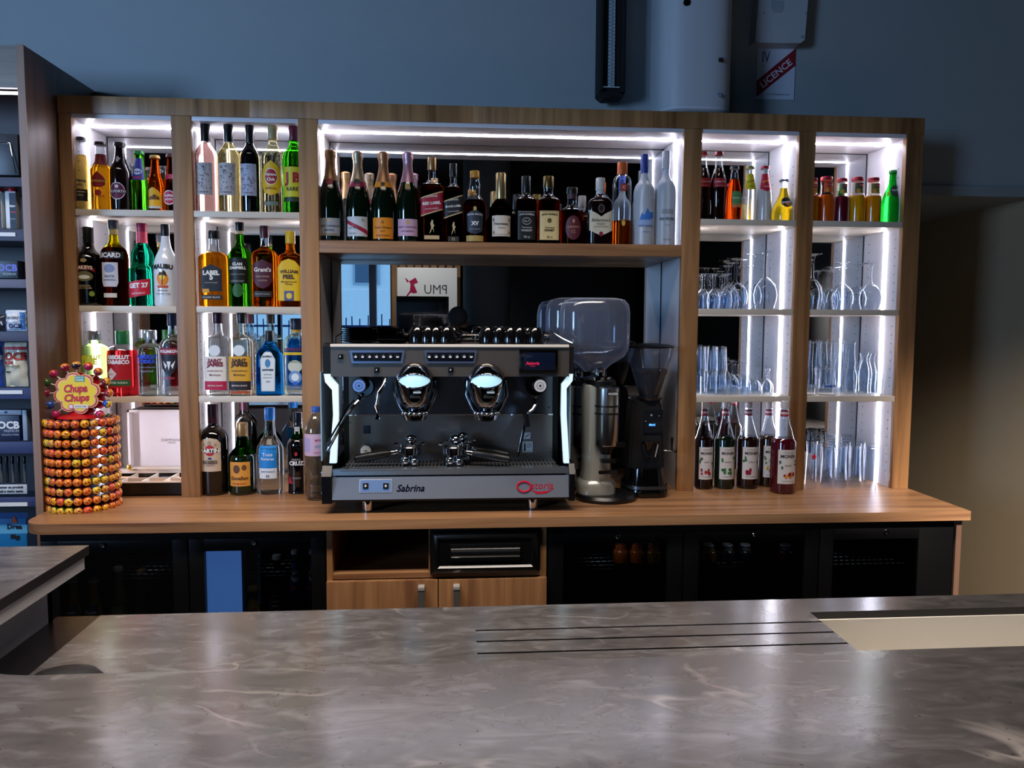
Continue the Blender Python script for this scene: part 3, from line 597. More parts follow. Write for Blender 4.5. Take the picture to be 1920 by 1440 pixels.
def bottle(shape, name, label, cat, cx, ytop, wpx, Zb, Y, body, cap='#111111', cz=.90, fill=None, decals=(), sec=0, dep=1., group=None, capr=1.06, foil=None, neck=None, capmat=None, rz=0., ybase=None, mixt=.35):
    """cx, ytop, wpx: where the photograph shows it; Zb what it stands on; Y its depth. All sizes in metres from there."""
    top = at(cx, ytop, Y); R = wpx/2*mpp(Y-wpx/2*mpp(Y)*.5); H = top.z-Zb
    t = thing(name, label, cat, (at(cx, (ytop+ (ybase or 0))/2 if ybase else ytop+60, Y).x, Y, Zb), rz, group)
    P = refine(PR[shape]); P = [(z*H, r*R) for z, r in P]
    n = 2.0 if not sec else sec
    def sx_(r, a):
        if not sec or r < .62*R:
            k = 0 if not sec else 0
            return r*math.cos(a), r*math.sin(a)
        u = min(1, (r-.62*R)/(.22*R)); e = 2+(n-2)*u; d = 1+(dep-1)*u
        ca, sa = math.cos(a), math.sin(a); q = (abs(ca)**e+abs(sa)**e)**(-1/e)
        return r*q*ca, r*q*sa*d
    seg = 28 if not sec else 36
    bodyP = [p for p in P if p[0] <= cz*H]+[(cz*H, prof_r(P, cz*H))]
    if isinstance(body, str): bm_ = liquid(body, mixt=mixt)
    else: bm_ = body
    if fill is not None:       # clear glass above the drink
        lo = [p for p in bodyP if p[0] < fill*H]+[(fill*H, prof_r(P, fill*H))]; hi = [(fill*H, prof_r(P, fill*H))]+[p for p in bodyP if p[0] > fill*H]
        g = MB(); g.lathe(lo, bm_, seg=seg, sec=sx_, cap1=True); ob = part('body', g, t, world=False)
        g = MB(); g.lathe(hi, neck or thin('#f4f8fa', 1., .06), seg=seg, sec=sx_, cap0=False, cap1=True); part('neck', g, t, 'empty clear neck', world=False)
    else:
        part('body', MB().lathe(bodyP, bm_, seg=seg, sec=sx_), t, world=False)
    cm = capmat or mat(cap, .35)
    if foil:                    # (z0, z1, colour) sleeves round the neck
        for fz0, fz1, fc in foil:
            fp = [(fz0*H, prof_r(P, fz0*H)+.0005)]+[(z, r+.0006) for z, r in P if fz0*H < z < fz1*H]+[(fz1*H, prof_r(P, fz1*H)+.0006)]
            part('neck_band', MB().lathe(fp, fc if not isinstance(fc, str) else mat(fc, .4), seg=20, cap0=False, cap1=False), t, world=False)
    rc = max(prof_r(P, cz*H), prof_r(P, H*.99))*capr
    if shape == 'champagne':
        z0 = cz*H; c = [(z0, prof_r(P, z0)+.001)]+[(z, r+.001) for z, r in P if z0 < z < .90*H]+[(.905*H, .40*R), (.93*H, .46*R), (.955*H, .43*R), (.975*H, .46*R), (.992*H, .40*R), (H, .22*R)]
    elif cz > .955: c = [(cz*H-.003, rc*1.08), (cz*H+.001, rc*1.08), (H, rc*.98), (H+.001, rc*.7)]
    else: c = [(cz*H-.001, rc*.98), (cz*H+.001, rc), (H-.003, rc), (H, rc*.93)]
    part('cap', MB().lathe(c, cm, seg=20), t, world=False)
    # label surface
    def place(u, v, off):
        z = max(.001, min(H, v)); r = prof_r(P, z)+off
        if not sec: a = u/max(r, .001); return Vector((r*math.sin(a), -r*math.cos(a), v))
        x = max(-.97*r, min(.97*r, u)); return Vector((x, -dep*r*(max(0, 1-abs(x/r)**n))**(1/n)-.0002, v))
    if decals:
        groups = []; items = []
        for i, d in enumerate(decals):
            k = d[0]
            if k == 't': w_ = d[2]*R; x_, z_ = d[4]*R, d[3]*H; bb = [x_-w_/2, x_+w_/2, z_-.003, z_+.003]
            elif k == 'p': us = [q_[0]*R for q_ in d[1]]; vs = [q_[1]*H for q_ in d[1]]; bb = [min(us), max(us), min(vs), max(vs)]
            else: bb = [(d[4]-d[1]/2)*R, (d[4]+d[1]/2)*R, (d[3]-d[2]/2)*H, (d[3]+d[2]/2)*H]
            items.append([i, d, bb])
        for it in items:
            if it[1][0] == 't': continue
            bb = it[2]; hit = [g for g in groups if not (bb[0] > g[0][1] or bb[1] < g[0][0] or bb[2] > g[0][3] or bb[3] < g[0][2])]
            if hit:
                g0 = hit[0]
                for g in hit[1:]: g0[1] += g[1]; g0[0] = [min(g0[0][0], g[0][0]), max(g0[0][1], g[0][1]), min(g0[0][2], g[0][2]), max(g0[0][3], g[0][3])]; groups.remove(g)
                g0[1].append(it); g0[0] = [min(g0[0][0], bb[0]), max(g0[0][1], bb[1]), min(g0[0][2], bb[2]), max(g0[0][3], bb[3])]
            else: groups.append([list(bb), [it], None])
        stp = max(.004, R*.16)
        for g in groups:
            L_ = MB()
            for i, d, bb in sorted(g[1], key=lambda q_: q_[0]):
                off = .0005+.00016*i; k = d[0]
                if k == 'r': add_poly(L_, rct(d[4]*R, d[3]*H, d[1]*R, d[2]*H), d[5] if not isinstance(d[5], str) else mat(d[5], .5), place, off, stp)
                elif k == 'e': add_poly(L_, ell(d[4]*R, d[3]*H, d[1]*R/2, d[2]*H/2), mat(d[5], .5), place, off, stp)
                else: add_poly(L_, [(u*R, v*H) for u, v in d[1]], mat(d[2], .5), place, off, stp)
            g[2] = part('label', L_, t, world=False)
        tg = {}
        for i, d, bb in items:
            if d[0] != 't': continue
            c_ = ((bb[0]+bb[1])/2, (bb[2]+bb[3])/2); own = next((g for g in groups if g[0][0] <= c_[0] <= g[0][1] and g[0][2] <= c_[1] <= g[0][3]), None)
            tg.setdefault(id(own), [own, []])[1].append((i, d))
        for own, ds_ in tg.values():
            T_ = MB()
            for i, d in ds_: add_text(T_, d[1], d[2]*R, (d[4]*R, d[3]*H), mat(d[5], .5), place, .0005+.00016*i+.0009, **(d[6] if len(d) > 6 else {}))
            part('lettering', T_, own[2] if own else t, world=False)
    return t
DKG = lambda c: mat(c, .06, coat=.6, name='dark_filled_glass')
CLEARB = thin('#f2f7fa', .95, .05); 
def T(s, w_, z, c, x=0, **k): return ('t', s, w_, z, x, c, k)
def R_(w_, h, z, c, x=0): return ('r', w_, h, z, x, c)
def E_l(w_, h, z, c, x=0): return ('e', w_, h, z, x, c)
B = bottle; GOLD = mat('#c9a35a', .3, 1.); GOLDP = mat('#b08a5c', .35, .7)
gb = 'beer bottles on the top left shelf'
B('corona', 'beer_bottle', 'clear long-neck beer bottle of pale gold beer with dark blue lettering', 'bottle', 153, 258, 31, S1, .05, '#fce6a2', '#3b3b3f', .965, fill=.76, group=gb, decals=[R_(1.9, .16, .20, '#1d1d22'), T('Corona', 1.7, .40, '#1c2350', bold=.03), T('Extra', .9, .34, '#1c2350'), R_(1.5, .012, .245, '#c9b070'), T('CERVEZA', 1.2, .20, '#c9b070')])
B('despe', 'beer_bottle', 'clear beer bottle of amber beer with a red flame emblem', 'bottle', 190, 267, 35, S1, .05, '#f9cc58', '#3a2a2a', .965, fill=.72, foil=[(.66, .82, '#8e2530')], group=gb, decals=[('p', [(-.7, .36), (-.75, .44), (-.45, .50), (-.2, .53), (0, .56), (.2, .53), (.45, .50), (.75, .44), (.7, .36), (.3, .33), (-.3, .33)], '#a3262c'), T('DESPERADOS', 1.7, .42, '#f2c45a', bold=.03), E_l(.7, .09, .25, '#a8282c'), T('TEQUILA', 1.3, .20, '#a8282c')])
B('beer', 'beer_bottle', 'dark brown beer bottle with a round purple badge', 'bottle', 226, 268, 37, S1, .065, DKG('#160b0d'), '#1a1416', .965, group=gb, decals=[E_l(1.5, .25, .285, '#e4dbe2'), E_l(1.36, .225, .285, '#6a2346'), R_(1.7, .055, .28, '#1d0d14'), T('PELFORTH', 1.6, .28, '#e9dfe6', bold=.03), E_l(.35, .05, .35, '#e9dfe6'), E_l(.3, .09, .75, '#b9b0b4')])
B('leffe', 'beer_bottle', 'green beer bottle with a blue neck label', 'bottle', 262, 284, 31, S1, .085, '#86d45a', '#1d7a3a', .965, group=gb, decals=[('p', [(-.9, .52), (-.8, .62), (-.65, .74), (-.5, .88), (.5, .88), (.65, .74), (.8, .62), (.9, .52)], '#27307c'), E_l(.95, .10, .66, '#dfe4f0'), T('1664', .8, .66, '#26306f', bold=.03), T('BLANC', 1., .56, '#d8283a', bold=.03)])
B('leffe', 'beer_bottle', 'amber beer bottle with a yellow arched label', 'bottle', 292, 292, 31, S1, .105, '#da8a34', '#a8803c', .965, group=gb, decals=[('p', [(-1, .12), (-1, .30), (-.7, .37), (-.3, .42), (0, .44), (.3, .42), (.7, .37), (1, .30), (1, .12)], '#e3a818'), T('Leffe', 1.45, .27, '#4a2410', bold=.03), R_(1.9, .04, .10, '#c8c2b8')])
B('leffe', 'beer_bottle', 'brown beer bottle with a round red badge, half behind the post', 'bottle', 322, 290, 31, S1, .12, '#a8602c', '#3a1218', .965, group=gb, decals=[E_l(1.5, .24, .27, '#f0dde2'), E_l(1.3, .21, .27, '#a51e3c'), T('SUPER', 1., .30, '#f3e6e9', bold=.03), T('BOCK', .9, .24, '#f3e6e9', bold=.03), R_(.95, .08, .62, '#8c1c38')])
# bay 2 top: wine, rum, whisky
for cx, w_, yt, bc, nm, fl in ((386, 40, 232, '#fadcd4', 'tall clear bottle of pale rose wine with a black cap', .80), (429, 40, 233, '#f8eec4', 'tall clear bottle of pale straw wine with a black cap', .80), (469, 38, 235, None, 'tall near-black wine bottle with a patterned grey label', None)):
    rnd = random.Random(cx); sp = []
    for k in range(46):
        u, v = rnd.uniform(-.66, .66), rnd.uniform(.25, .52); c_ = rnd.choice(['#4a4a5c', '#5c5a68', '#6a5066', '#50505e'] if cx != 429 else ['#56564e', '#6c6a3c', '#4c4a54']); a_ = rnd.uniform(0, PI); l_ = rnd.uniform(.05, .10)
        sp.append(('p', [(u+l_*math.cos(a_), v+.16*l_*math.sin(a_)), (u+.025*math.sin(a_), v-.008*math.cos(a_)), (u-l_*math.cos(a_), v-.16*l_*math.sin(a_)), (u-.025*math.sin(a_), v+.008*math.cos(a_))], c_))
    B('bordeaux', 'wine_bottle', nm, 'bottle', cx, yt, w_, S1, .05, bc or DKG('#07060c'), '#0c0c0e', .80, fill=fl and .78, group='wine bottles on the second top shelf', capr=1.03, decals=[R_(1.6, .36, .365, '#b9b4b6' if bc else '#a9aec2')]+sp+[T('DOMAINE', 1., .215, '#5a5458')])
B('bordeaux', 'rum_bottle', 'clear rum bottle with a round yellow label and red medallion', 'bottle', 512, 235, 42, S1, .05, '#faf5da', '#a99a6c', .84, group='spirits on the second top shelf', mixt=.6, decals=[('p', [(-.95, .30), (-.9, .42), (-.65, .52), (0, .58), (.65, .52), (.9, .42), (.95, .30), (.6, .22), (0, .19), (-.6, .22)], '#e2b51a'), E_l(1.15, .19, .40, '#f0dfc0'), E_l(1.05, .17, .40, '#a11d2e'), T('Havana', .95, .425, '#f4ead2', bold=.03), T('Club', .7, .37, '#f4ead2', bold=.03), T('ESPECIAL', 1., .27, '#7c1c28'), R_(1.2, .045, .10, '#6b7466')])
B('bordeaux', 'whisky_bottle', 'green whisky bottle with a yellow label beside the post', 'bottle', 551, 237, 40, S1, .05, '#62b444', '#5e1a2e', .84, group='spirits on the second top shelf', decals=[R_(1.8, .34, .35, '#c9c424'), T('J B', 1.5, .38, '#a3202c', bold=.05), T('RARE', 1.1, .27, '#4a4a18', bold=.03), R_(1.8, .05, .15, '#23351a')])
# bay 1 second
gm = 'spirits on the second left shelf'
B('baileys', 'liqueur_bottle', 'black cream liqueur bottle with red arched lettering', 'bottle', 167, 426, 45, S2, .05, DKG('#060505'), '#0c0a0a', .80, group=gm, decals=[('p', [(-.85, .42), (-.75, .47), (-.4, .50), (0, .51), (.4, .50), (.75, .47), (.85, .42), (.4, .45), (-.4, .45)], '#8f1c20'), T('BAILEYS', 1.3, .475, '#efe3c8', bold=.04, arc=.03), E_l(1.35, .13, .37, '#6b6a3e'), E_l(.9, .05, .36, '#e8e2cf'), T('ORIGINAL', 1.0, .25, '#b8a06c'), T('IRISH CREAM', 1.1, .22, '#b8a06c'), E_l(.4, .07, .15, '#8aa03a', .55), E_l(.5, .05, .57, '#a38c5a')])
B('round', 'liqueur_bottle', 'amber aniseed bottle with a grey cap and white shield label', 'bottle', 214, 413, 47, S2, .05, '#5a2c08', '#5a5e68', .90, neck=liquid('#dfcf1e'), fill=.68, foil=[(.83, .90, '#b9a86c')], group=gm, decals=[R_(2.2, .085, .615-.03, '#15151f'), T('RICARD', 1.7, .585, '#e8e8ee', bold=.05), ('p', [(-.62, .27), (-.62, .50), (.62, .50), (.62, .27), (.5, .22), (-.5, .22)], '#d8d8e0'), E_l(.8, .10, .43, '#8c9cc8'), T('PASTIS', .7, .34, '#4b5680'), T('DE MARSEILLE', .9, .30, '#4b5680'), R_(1., .05, .12, '#dcd6c8')])
B('get27', 'liqueur_bottle', 'emerald green waisted mint liqueur bottle with a slanted red label', 'bottle', 267, 419, 49, S2, .05, '#4cc2a6', '#8c1f3c', .90, foil=[(.76, .90, '#c23a52')], group=gm, decals=[('p', [(-.85, .09), (-.9, .28), (.85, .33), (.85, .14)], '#c81e36'), T('GET 27', 1.45, .245, '#f6ecec', bold=.05, rot=.08), T('PEPPERMINT', 1., .15, '#f0c9cc', rot=.08)])
B('malibu', 'liqueur_bottle', 'white coconut rum bottle with a palm tree at sunset label', 'bottle', 311, 421, 43, S2, .05, mat('#e4e6e8', .2, coat=.5), '#0e0e10', .86, group=gm, decals=[T('MALIBU', 1.75, .47, '#1d1d22', bold=.05, arc=.05), E_l(.95, .17, .33, '#e98a1f'), E_l(.5, .08, .36, '#f6cc3a'), ('p', [(-.05, .26), (.02, .26), (.06, .38), (.0, .38)], '#2a1712'), ('p', [(.03, .38), (-.32, .37), (-.2, .42), (0, .40), (.1, .44), (.3, .41), (.38, .36)], '#2f1b18'), ('p', [(-.48, .25), (.48, .25), (.4, .22), (-.4, .22)], '#c7502a'), T('ORIGINAL', .9, .19, '#3a3a40'), T('CARIBBEAN RUM', 1.2, .15, '#6a6a70')])
gw_ = 'whiskies on the second shelf beside the middle post'
B('square', 'whisky_bottle', 'square amber whisky bottle with a black label and black cap', 'bottle', 402, 433, 51, S2, .05, '#e6ae46', '#0d0d0f', .90, fill=.72, sec=5, dep=.8, group=gw_, decals=[('p', [(-.72, .20), (-.72, .48), (-.4, .52), (0, .55), (.4, .52), (.72, .48), (.72, .20)], '#17171c'), T('LABEL', 1.15, .44, '#e9e4da', bold=.05), T('5', .25, .385, '#e9e4da', bold=.05, height=.02), T('SCOTCH WHISKY', .9, .31, '#b9b09c'), R_(.45, .05, .205, '#d39a2a', -.4), R_(1.45, .06, .12, '#1c1a20'), T('CLASSIC BLACK', 1.2, .12, '#c9bfae', bold=.02)])
B('round', 'whisky_bottle', 'round green whisky bottle with a black neck and dark label', 'bottle', 450, 417, 42, S2, .05, '#5a9838', '#0d0d0f', .90, neck=liquid('#5a9838'), foil=[(.86, .90, '#b0a078')], group=gw_, decals=[R_(1.75, .30, .42, '#0e1210'), T('CLAN', .85, .50, '#e4e2dc', bold=.05), T('CAMPBELL', 1.5, .455, '#e4e2dc', bold=.05), T('BLENDED SCOTCH', 1.2, .38, '#9a9a8c'), E_l(1., .16, .19, '#255c1e'), T('LEGENDARY', 1.2, .30, '#9a9a8c')])
B('square', 'whisky_bottle', 'amber whisky bottle with a burgundy shield label and burgundy cap', 'bottle', 497, 424, 45, S2, .05, '#e2a03a', '#3e1422', .86, fill=.74, sec=3, group=gw_, decals=[('p', [(-.8, .32), (-.8, .52), (0, .58), (.8, .52), (.8, .32), (.45, .25), (0, .22), (-.45, .25)], '#4a1324'), T("Grant's", 1.35, .455, '#e9dcd0', bold=.03), T('TRIPLE WOOD', 1.1, .37, '#c9a58c'), T('SCOTCH', .7, .32, '#c9a58c'), R_(1.45, .07, .155, '#2a2220'), T('BLENDED WHISKY', 1.2, .155, '#a8a098')])
B('square', 'whisky_bottle', 'amber whisky bottle with a large yellow arched label and yellow cap', 'bottle', 545, 434, 46, S2, .05, '#dc963a', '#c9a416', .84, sec=4, dep=.8, group=gw_, decals=[('p', [(-.9, .08), (-.9, .52), (-.5, .60), (0, .63), (.5, .60), (.9, .52), (.9, .08)], '#e4b91a'), T('WILLIAM', 1.4, .455, '#4a2a14', bold=.04, arc=.05), T('PEEL', .9, .395, '#4a2a14', bold=.05), T('Blended Scotch', 1.2, .33, '#5a3a1c'), T('Whisky', .6, .295, '#5a3a1c'), R_(.75, .13, .145, '#5b5a86'), E_l(.45, .08, .145, '#e4c93a')])
# bay 1 third
gv = 'vodka bottles on the third left shelf'
B('vodka', 'vodka_bottle', 'clear and lime green vodka bottle with yellow lettering', 'bottle', 179, 620, 50, S3, .05, '#dcf2b8', '#c9ced4', .86, capmat=mat('#c9ced4', .2, .8), mixt=.55, group=gv, decals=[T('ABSOLUT', 1.6, .60, '#d6d81c', bold=.06), T('LIME', 1.1, .53, '#e4e634', bold=.06), T('VODKA', .9, .44, '#7ba024'), R_(1.7, .22, .17, '#5fae1c')])
B('vodka', 'vodka_bottle', 'clear and red vodka bottle with a green cap and white diamond mark', 'bottle', 231, 620, 53, S3, .05, '#ee6a70', '#1c6a34', .80, fill=.70, mixt=.3, group=gv, decals=[R_(1.9, .48, .37, '#b81e28'), T('ABSOLUT', 1.6, .60, '#f3eef0', bold=.06), T('TABASCO', 1.6, .525, '#f3eef0', bold=.06), ('p', [(-.45, .24), (-.05, .345), (-.45, .44), (-.85, .345)], '#efe9ea'), T('TABASCO', .5, .34, '#a82a30', x=-.45), R_(1.6, .085, .21, '#1f6b3c'), T('PEPPER VODKA', 1.3, .21, '#e6efe6')])
B('vodka', 'vodka_bottle', 'clear colourless vodka bottle with bright blue lettering', 'bottle', 284, 619, 49, S3, .05, '#eef4f6', '#c4ccd6', .86, mixt=.55, capmat=mat('#c9ced4', .2, .8), group=gv, decals=[T('ABSOLUT', 1.6, .60, '#2446c8', bold=.07), T('VODKA', 1.3, .53, '#2446c8', bold=.07), T('Country of Sweden', 1.3, .44, '#8a94b8'), T('Imported', .9, .38, '#8a94b8'), R_(.5, .05, .15, '#8f989e', .5)])
B('round', 'vodka_bottle', 'clear vodka bottle with a dark blue stopper and wolf mask emblem, by the post', 'bottle', 324, 587, 46, S3, .05, '#f0f4f6', '#1b1c38', .85, mixt=.55, group=gv, decals=[('p', [(-.8, .50), (-.85, .58), (.85, .58), (.8, .50)], '#8e2038'), T('POLIAKOV', 1.5, .54, '#f0e8ea', bold=.05), ('p', [(-.75, .50), (.75, .50), (.62, .36), (.3, .28), (0, .25), (-.3, .28), (-.62, .36)], '#23242c'), ('p', [(-.5, .43), (-.15, .37), (-.28, .33)], '#e6e8ea'), ('p', [(.5, .43), (.15, .37), (.28, .33)], '#e6e8ea'), ('p', [(-.16, .42), (.16, .42), (0, .31)], '#e6e8ea'), T('VODKA', .9, .22, '#a23048', bold=.04)])
# bay 2 third
gg = 'spirits on the third shelf beside the middle post'
for cx, w_, lc, tc, bc, sc_, nm in ((409, 45, '#e8e2d8', '#7c2238', '#b51f48', '#f2f6f8', 'clear square rum bottle with a white and crimson label'), (454, 46, '#dba22c', '#3e2414', '#2a1a1c', '#f2ede2', 'clear square rum bottle with a mustard and dark label')):
    B('square', 'rum_bottle', nm, 'bottle', cx, 584, w_, S3, .05, sc_, '#3a1426' if cx < 430 else '#121214', .86, sec=4, mixt=.6, group=gg, decals=[R_(1.7, .30, .32, lc), T('SAINT', 1.1, .42, tc, bold=.05), T('JAMES', 1.3, .37, tc, bold=.05), T('RHUM AGRICOLE', 1.2, .30, tc), T('Martinique', .9, .25, tc), R_(1.7, .105, .125, bc), T('IMPERIAL BLANC', 1.2, .125, '#e8dcd0'), E_l(.9, .13, .54, '#dfe6ea')]+([R_(1.5, .03, .045, '#b04a1c')] if cx > 430 else []))
B('bombay', 'gin_bottle', 'sky blue square gin bottle with a pale portrait label', 'bottle', 506, 620, 47, S3, .05, '#4fb4ee', '#14141a', .84, sec=6, dep=.75, mixt=.45, group=gg, decals=[('p', [(-.52, .07), (-.58, .56), (-.3, .66), (0, .70), (.3, .66), (.58, .56), (.52, .07)], '#c9d6dc'), ('p', [(-.44, .09), (-.5, .55), (-.25, .64), (0, .67), (.25, .64), (.5, .55), (.44, .09)], '#dfe6e6'), T('BOMBAY', .75, .60, '#2a3c58', bold=.04, arc=.05), E_l(.42, .13, .50, '#4a86b8'), T('SAPPHIRE', .85, .40, '#2a3c58', bold=.04), T('DISTILLED', .6, .33, '#5a6a80'), T('LONDON DRY', .7, .28, '#5a6a80'), T('GIN', .3, .22, '#5a6a80')])
B('vodka', 'gin_bottle', 'clear gin bottle with dark red lettering over a yellow band, by the post', 'bottle', 556, 597, 47, S3, .05, '#eef6ee', '#1c1f34', .86, sec=4, dep=.7, mixt=.55, foil=[(.82, .86, '#c89a2c')], group=gg, decals=[T("GORDON'S", 1.6, .60, '#6a1c2e', bold=.05), R_(1.8, .035, .545, '#d8b61e'), E_l(1.1, .16, .38, '#c9cfc0'), E_l(1., .17, .24, '#6f97c8'), E_l(.6, .1, .24, '#dfe8ee'), T('LONDON DRY', 1.1, .44, '#4a6a3c'), E_l(.35, .05, .16, '#2d62c4')])
# worktop, second bay
gk = 'bottles on the worktop in the second bay'
B('martini', 'vermouth_bottle', 'tall dark vermouth bottle with a cream arched label and red disc', 'bottle', 401, 757, 51, 0, .06, DKG('#0b0706'), '#3a1626', .79, group=gk, decals=[('p', [(-.78, .27), (-.78, .58), (-.5, .625), (0, .64), (.5, .625), (.78, .58), (.78, .27)], '#c9b39a'), E_l(.75, .12, .50, '#b3202c'), R_(1.75, .045, .50, '#14100f'), T('MARTINI', 1.55, .50, '#f0e6dc', bold=.05), E_l(.3, .05, .585, '#a8927c'), E_l(.2, .035, .565, '#a8927c', -.4), E_l(.2, .035, .565, '#a8927c', .4), T('ROSSO', 1.05, .375, '#3a2a24', bold=.03), R_(.25, .02, .415, '#2c3c70'), T("L'APERITIVO", .7, .34, '#8a3a34')], ybase=929)
B('jug', 'rum_bottle', 'short dark green rum bottle with an orange label', 'bottle', 455, 792, 51, 0, .06, DKG('#0c1a08'), '#8a6a3c', .82, capmat=GOLDP, foil=[(.56, .80, liquid('#2f7a1c'))], group=gk, decals=[R_(1.55, .34, .30, '#d9953c'), E_l(.5, .12, .37, '#5a3a1c', -.2), E_l(.35, .08, .39, '#6a4520', .35), T('Duvallon', 1.25, .245, '#3e2412', bold=.02), T('RHUM VIEUX', 1., .17, '#a83420')], ybase=927)
B('jug', 'rum_bottle', 'large clear white rum bottle with a bright blue label and blue cap', 'bottle', 507, 764, 50, 0, .065, '#e8eef0', '#1f78c8', .86, mixt=.55, group=gk, decals=[R_(1.35, .26, .44, '#1f86d4'), T('Trois', .75, .47, '#e8f2fa'), T('Rivieres', .95, .42, '#e8f2fa'), R_(1.35, .12, .25, '#dfe4e8'), T('MARTINIQUE', 1., .27, '#5a7a98'), T('50', .25, .22, '#3a4a60')], ybase=926)
B('porto', 'port_bottle', 'black port wine bottle with white block lettering, partly behind the post', 'bottle', 559, 773, 40, 0, .06, DKG('#060406'), '#101012', .88, foil=[(.68, .80, liquid('#2f7a1c'))], group=gk, decals=[R_(.5, .09, .78, '#cfccc4'), T('CRUZ', 1.4, .385, '#e8e4e2', bold=.05), T('PORTO', .8, .43, '#a8a09c', bold=.03), T('TAWNY', .9, .20, '#a09894'), ('p', [(-.9, .13), (-.3, .13), (-.75, .24)], '#b02438'), E_l(.3, .05, .50, '#a8242c')], ybase=924)
B('pet', 'water_bottle', 'clear plastic water bottle with a blue cap and pink label beside the machine', 'bottle', 593, 762, 43, 0, -.05, thin('#d3dae2', 1.1, .07), '#3d5fae', .945, group=None, decals=[R_(2.3, .235, .60, '#dcb9cc'), R_(.8, .15, .60, '#b8a8d4', -.75), T('VITTEL', .7, .65, '#b03058', bold=.04, x=.4), R_(.7, .03, .585, '#a8a0b8', .4), T('VITALITE', .7, .52, '#c8486c', x=.3)], ybase=938)


# centre shelf
gc = 'champagne bottles on the thick centre shelf'
def champ(cx, yt, w_, nm, foilc, capc, lab, dec, band=None):
    B('champagne', 'champagne_bottle', nm, 'bottle', cx, yt, w_, CW, .07, DKG('#07140a'), capc, .86, capmat=mat(capc, .35, .6), group=gc, foil=[(.66, .86, mat(foilc, .35, .5))]+([(.60, .66, band)] if band else []), decals=dec)
champ(620, 281, 45, 'dark champagne bottle with bronze foil, red seal and silver label', '#8a6848', '#a07c58', '', [R_(1.75, .19, .155, '#9a9ea4'), T('MOET CHANDON', 1.6, .165, '#3c3c40'), E_l(.35, .03, .225, '#c2a878'), E_l(.62, .07, .645, '#8a1a30'), T('IMPERIAL', .8, .12, '#55555a'), R_(1.2, .02, .075, '#8d7a58')])
champ(671, 284, 45, 'dark champagne bottle with pale gold foil and a red slash across its white label', '#9c8a70', '#b09c80', '', [R_(1.85, .215, .165, '#c9cdd0'), ('p', [(-.92, .24), (-.92, .20), (.92, .075), (.92, .125)], '#a31c3e'), T('G.H. MUMM', .9, .15, '#50545c', x=-.25), E_l(.35, .04, .235, '#a8a89c', .5), T('CORDON', .6, .09, '#50545c', x=-.4), E_l(.5, .06, .66, '#1b1b20')], '#8c1a3e')
champ(719, 285, 46, 'dark champagne bottle with a plain orange label', '#a87850', '#b8845c', '', [R_(1.8, .23, .15, '#e08a1c'), T('Veuve Clicquot', 1.5, .155, '#5a3408'), T('BRUT', .35, .115, '#5a3408'), E_l(.22, .035, .215, '#a05c10'), T('PONSARDIN', 1.1, .07, '#8a5410'), E_l(.35, .045, .635, '#2a2018')], '#d8891c')
champ(765, 285, 45, 'dark champagne bottle with pink foil and a pink label', '#b08490', '#c096a4', '', [R_(1.8, .185, .16, '#c9a2bc'), T('MOET CHANDON', 1.6, .165, '#6a4a60'), E_l(.3, .045, .215, '#c9a45c'), T('ROSE IMPERIAL', 1.1, .12, '#6a4a60'), R_(.4, .06, .61, '#a3823c')])
gx = 'whiskies and cognac on the thick centre shelf'
def diag(c1, tx, tc, yb=.27):
    return [('p', [(-.95, .30), (-.95, .52), (.95, .60), (.95, .38)], '#c9b07c'), ('p', [(-.95, .315), (-.95, .505), (.95, .585), (.95, .395)], c1), T(tx, 1.6, .455, tc, bold=.05, rot=.09), T('JOHNNIE', 1., .53, tc, rot=.09), T('SCOTCH WHISKY', 1.2, .39, tc, rot=.09),
            ('p', [(-.22, .10), (-.05, .17), (-.12, .22), (.0, .26), (.1, .26), (.12, .21), (.25, .2), (.12, .18), (.2, .11), (.08, .16), (.02, .16), (-.1, .12)], '#c9b888')]
B('square', 'whisky_bottle', 'tall square whisky bottle with a slanted red label', 'bottle', 810, 296, 42, CW, .07, '#8a3408', '#a88c70', .86, fill=.68, sec=5, capmat=GOLDP, group=gx, decals=diag('#a01e36', 'RED LABEL', '#f0e0d8')+[R_(1.3, .045, .06, '#c9ab7c')])
B('square', 'whisky_bottle', 'tall square whisky bottle with a slanted black label', 'bottle', 850, 307, 36, CW, .07, '#5a1c08', '#101012', .84, fill=.70, sec=5, group=gx, decals=diag('#202024', 'BLACK LABEL', '#e0dcd4')+[R_(1.1, .06, .05, '#3a3430'), T('12', .3, .05, '#c9b888')])
B('chivas', 'cognac_bottle', 'rounded brandy bottle with an orange stopper and blue-gold badge', 'bottle', 890, 321, 42, CW, .07, '#8a3a10', '#c98a2c', .91, fill=.60, group=gx, decals=[('p', [(-.7, .16), (-.8, .40), (0, .46), (.8, .40), (.7, .16), (0, .12)], '#2c3440'), T('ROYAL SALUTE', 1.4, .385, '#d8d8dc', bold=.03, arc=.04), T('XV', .7, .27, '#e6e6ea', bold=.05), R_(1.7, .08, .065, '#b39850'), E_l(.3, .06, .47, '#c9a45c'), T('FRENCH BRANDY', 1., .19, '#9aa6b8')])
B('hennessy', 'cognac_bottle', 'wide-shouldered cognac bottle with a cream label and long gold neck', 'bottle', 939, 325, 46, CW, .07, '#3a1008', '#b89c6a', .64, group=gx, capmat=mat('#b39a6c', .3, .8), mixt=.2, decals=[('p', [(-.82, .10), (-.85, .39), (.85, .39), (.82, .10)], '#d8cdb8'), T('Hennessy', 1.2, .27, '#4a4034', bold=.02), T('COGNAC', .6, .22, '#6a5c4a'), R_(1.1, .006, .125, '#6a5c4a'), E_l(.18, .05, .33, '#8a7a64', -.68), E_l(.18, .05, .33, '#8a7a64', .68), E_l(.18, .05, .15, '#8a7a64', -.66), E_l(.18, .05, .15, '#8a7a64', .66)])
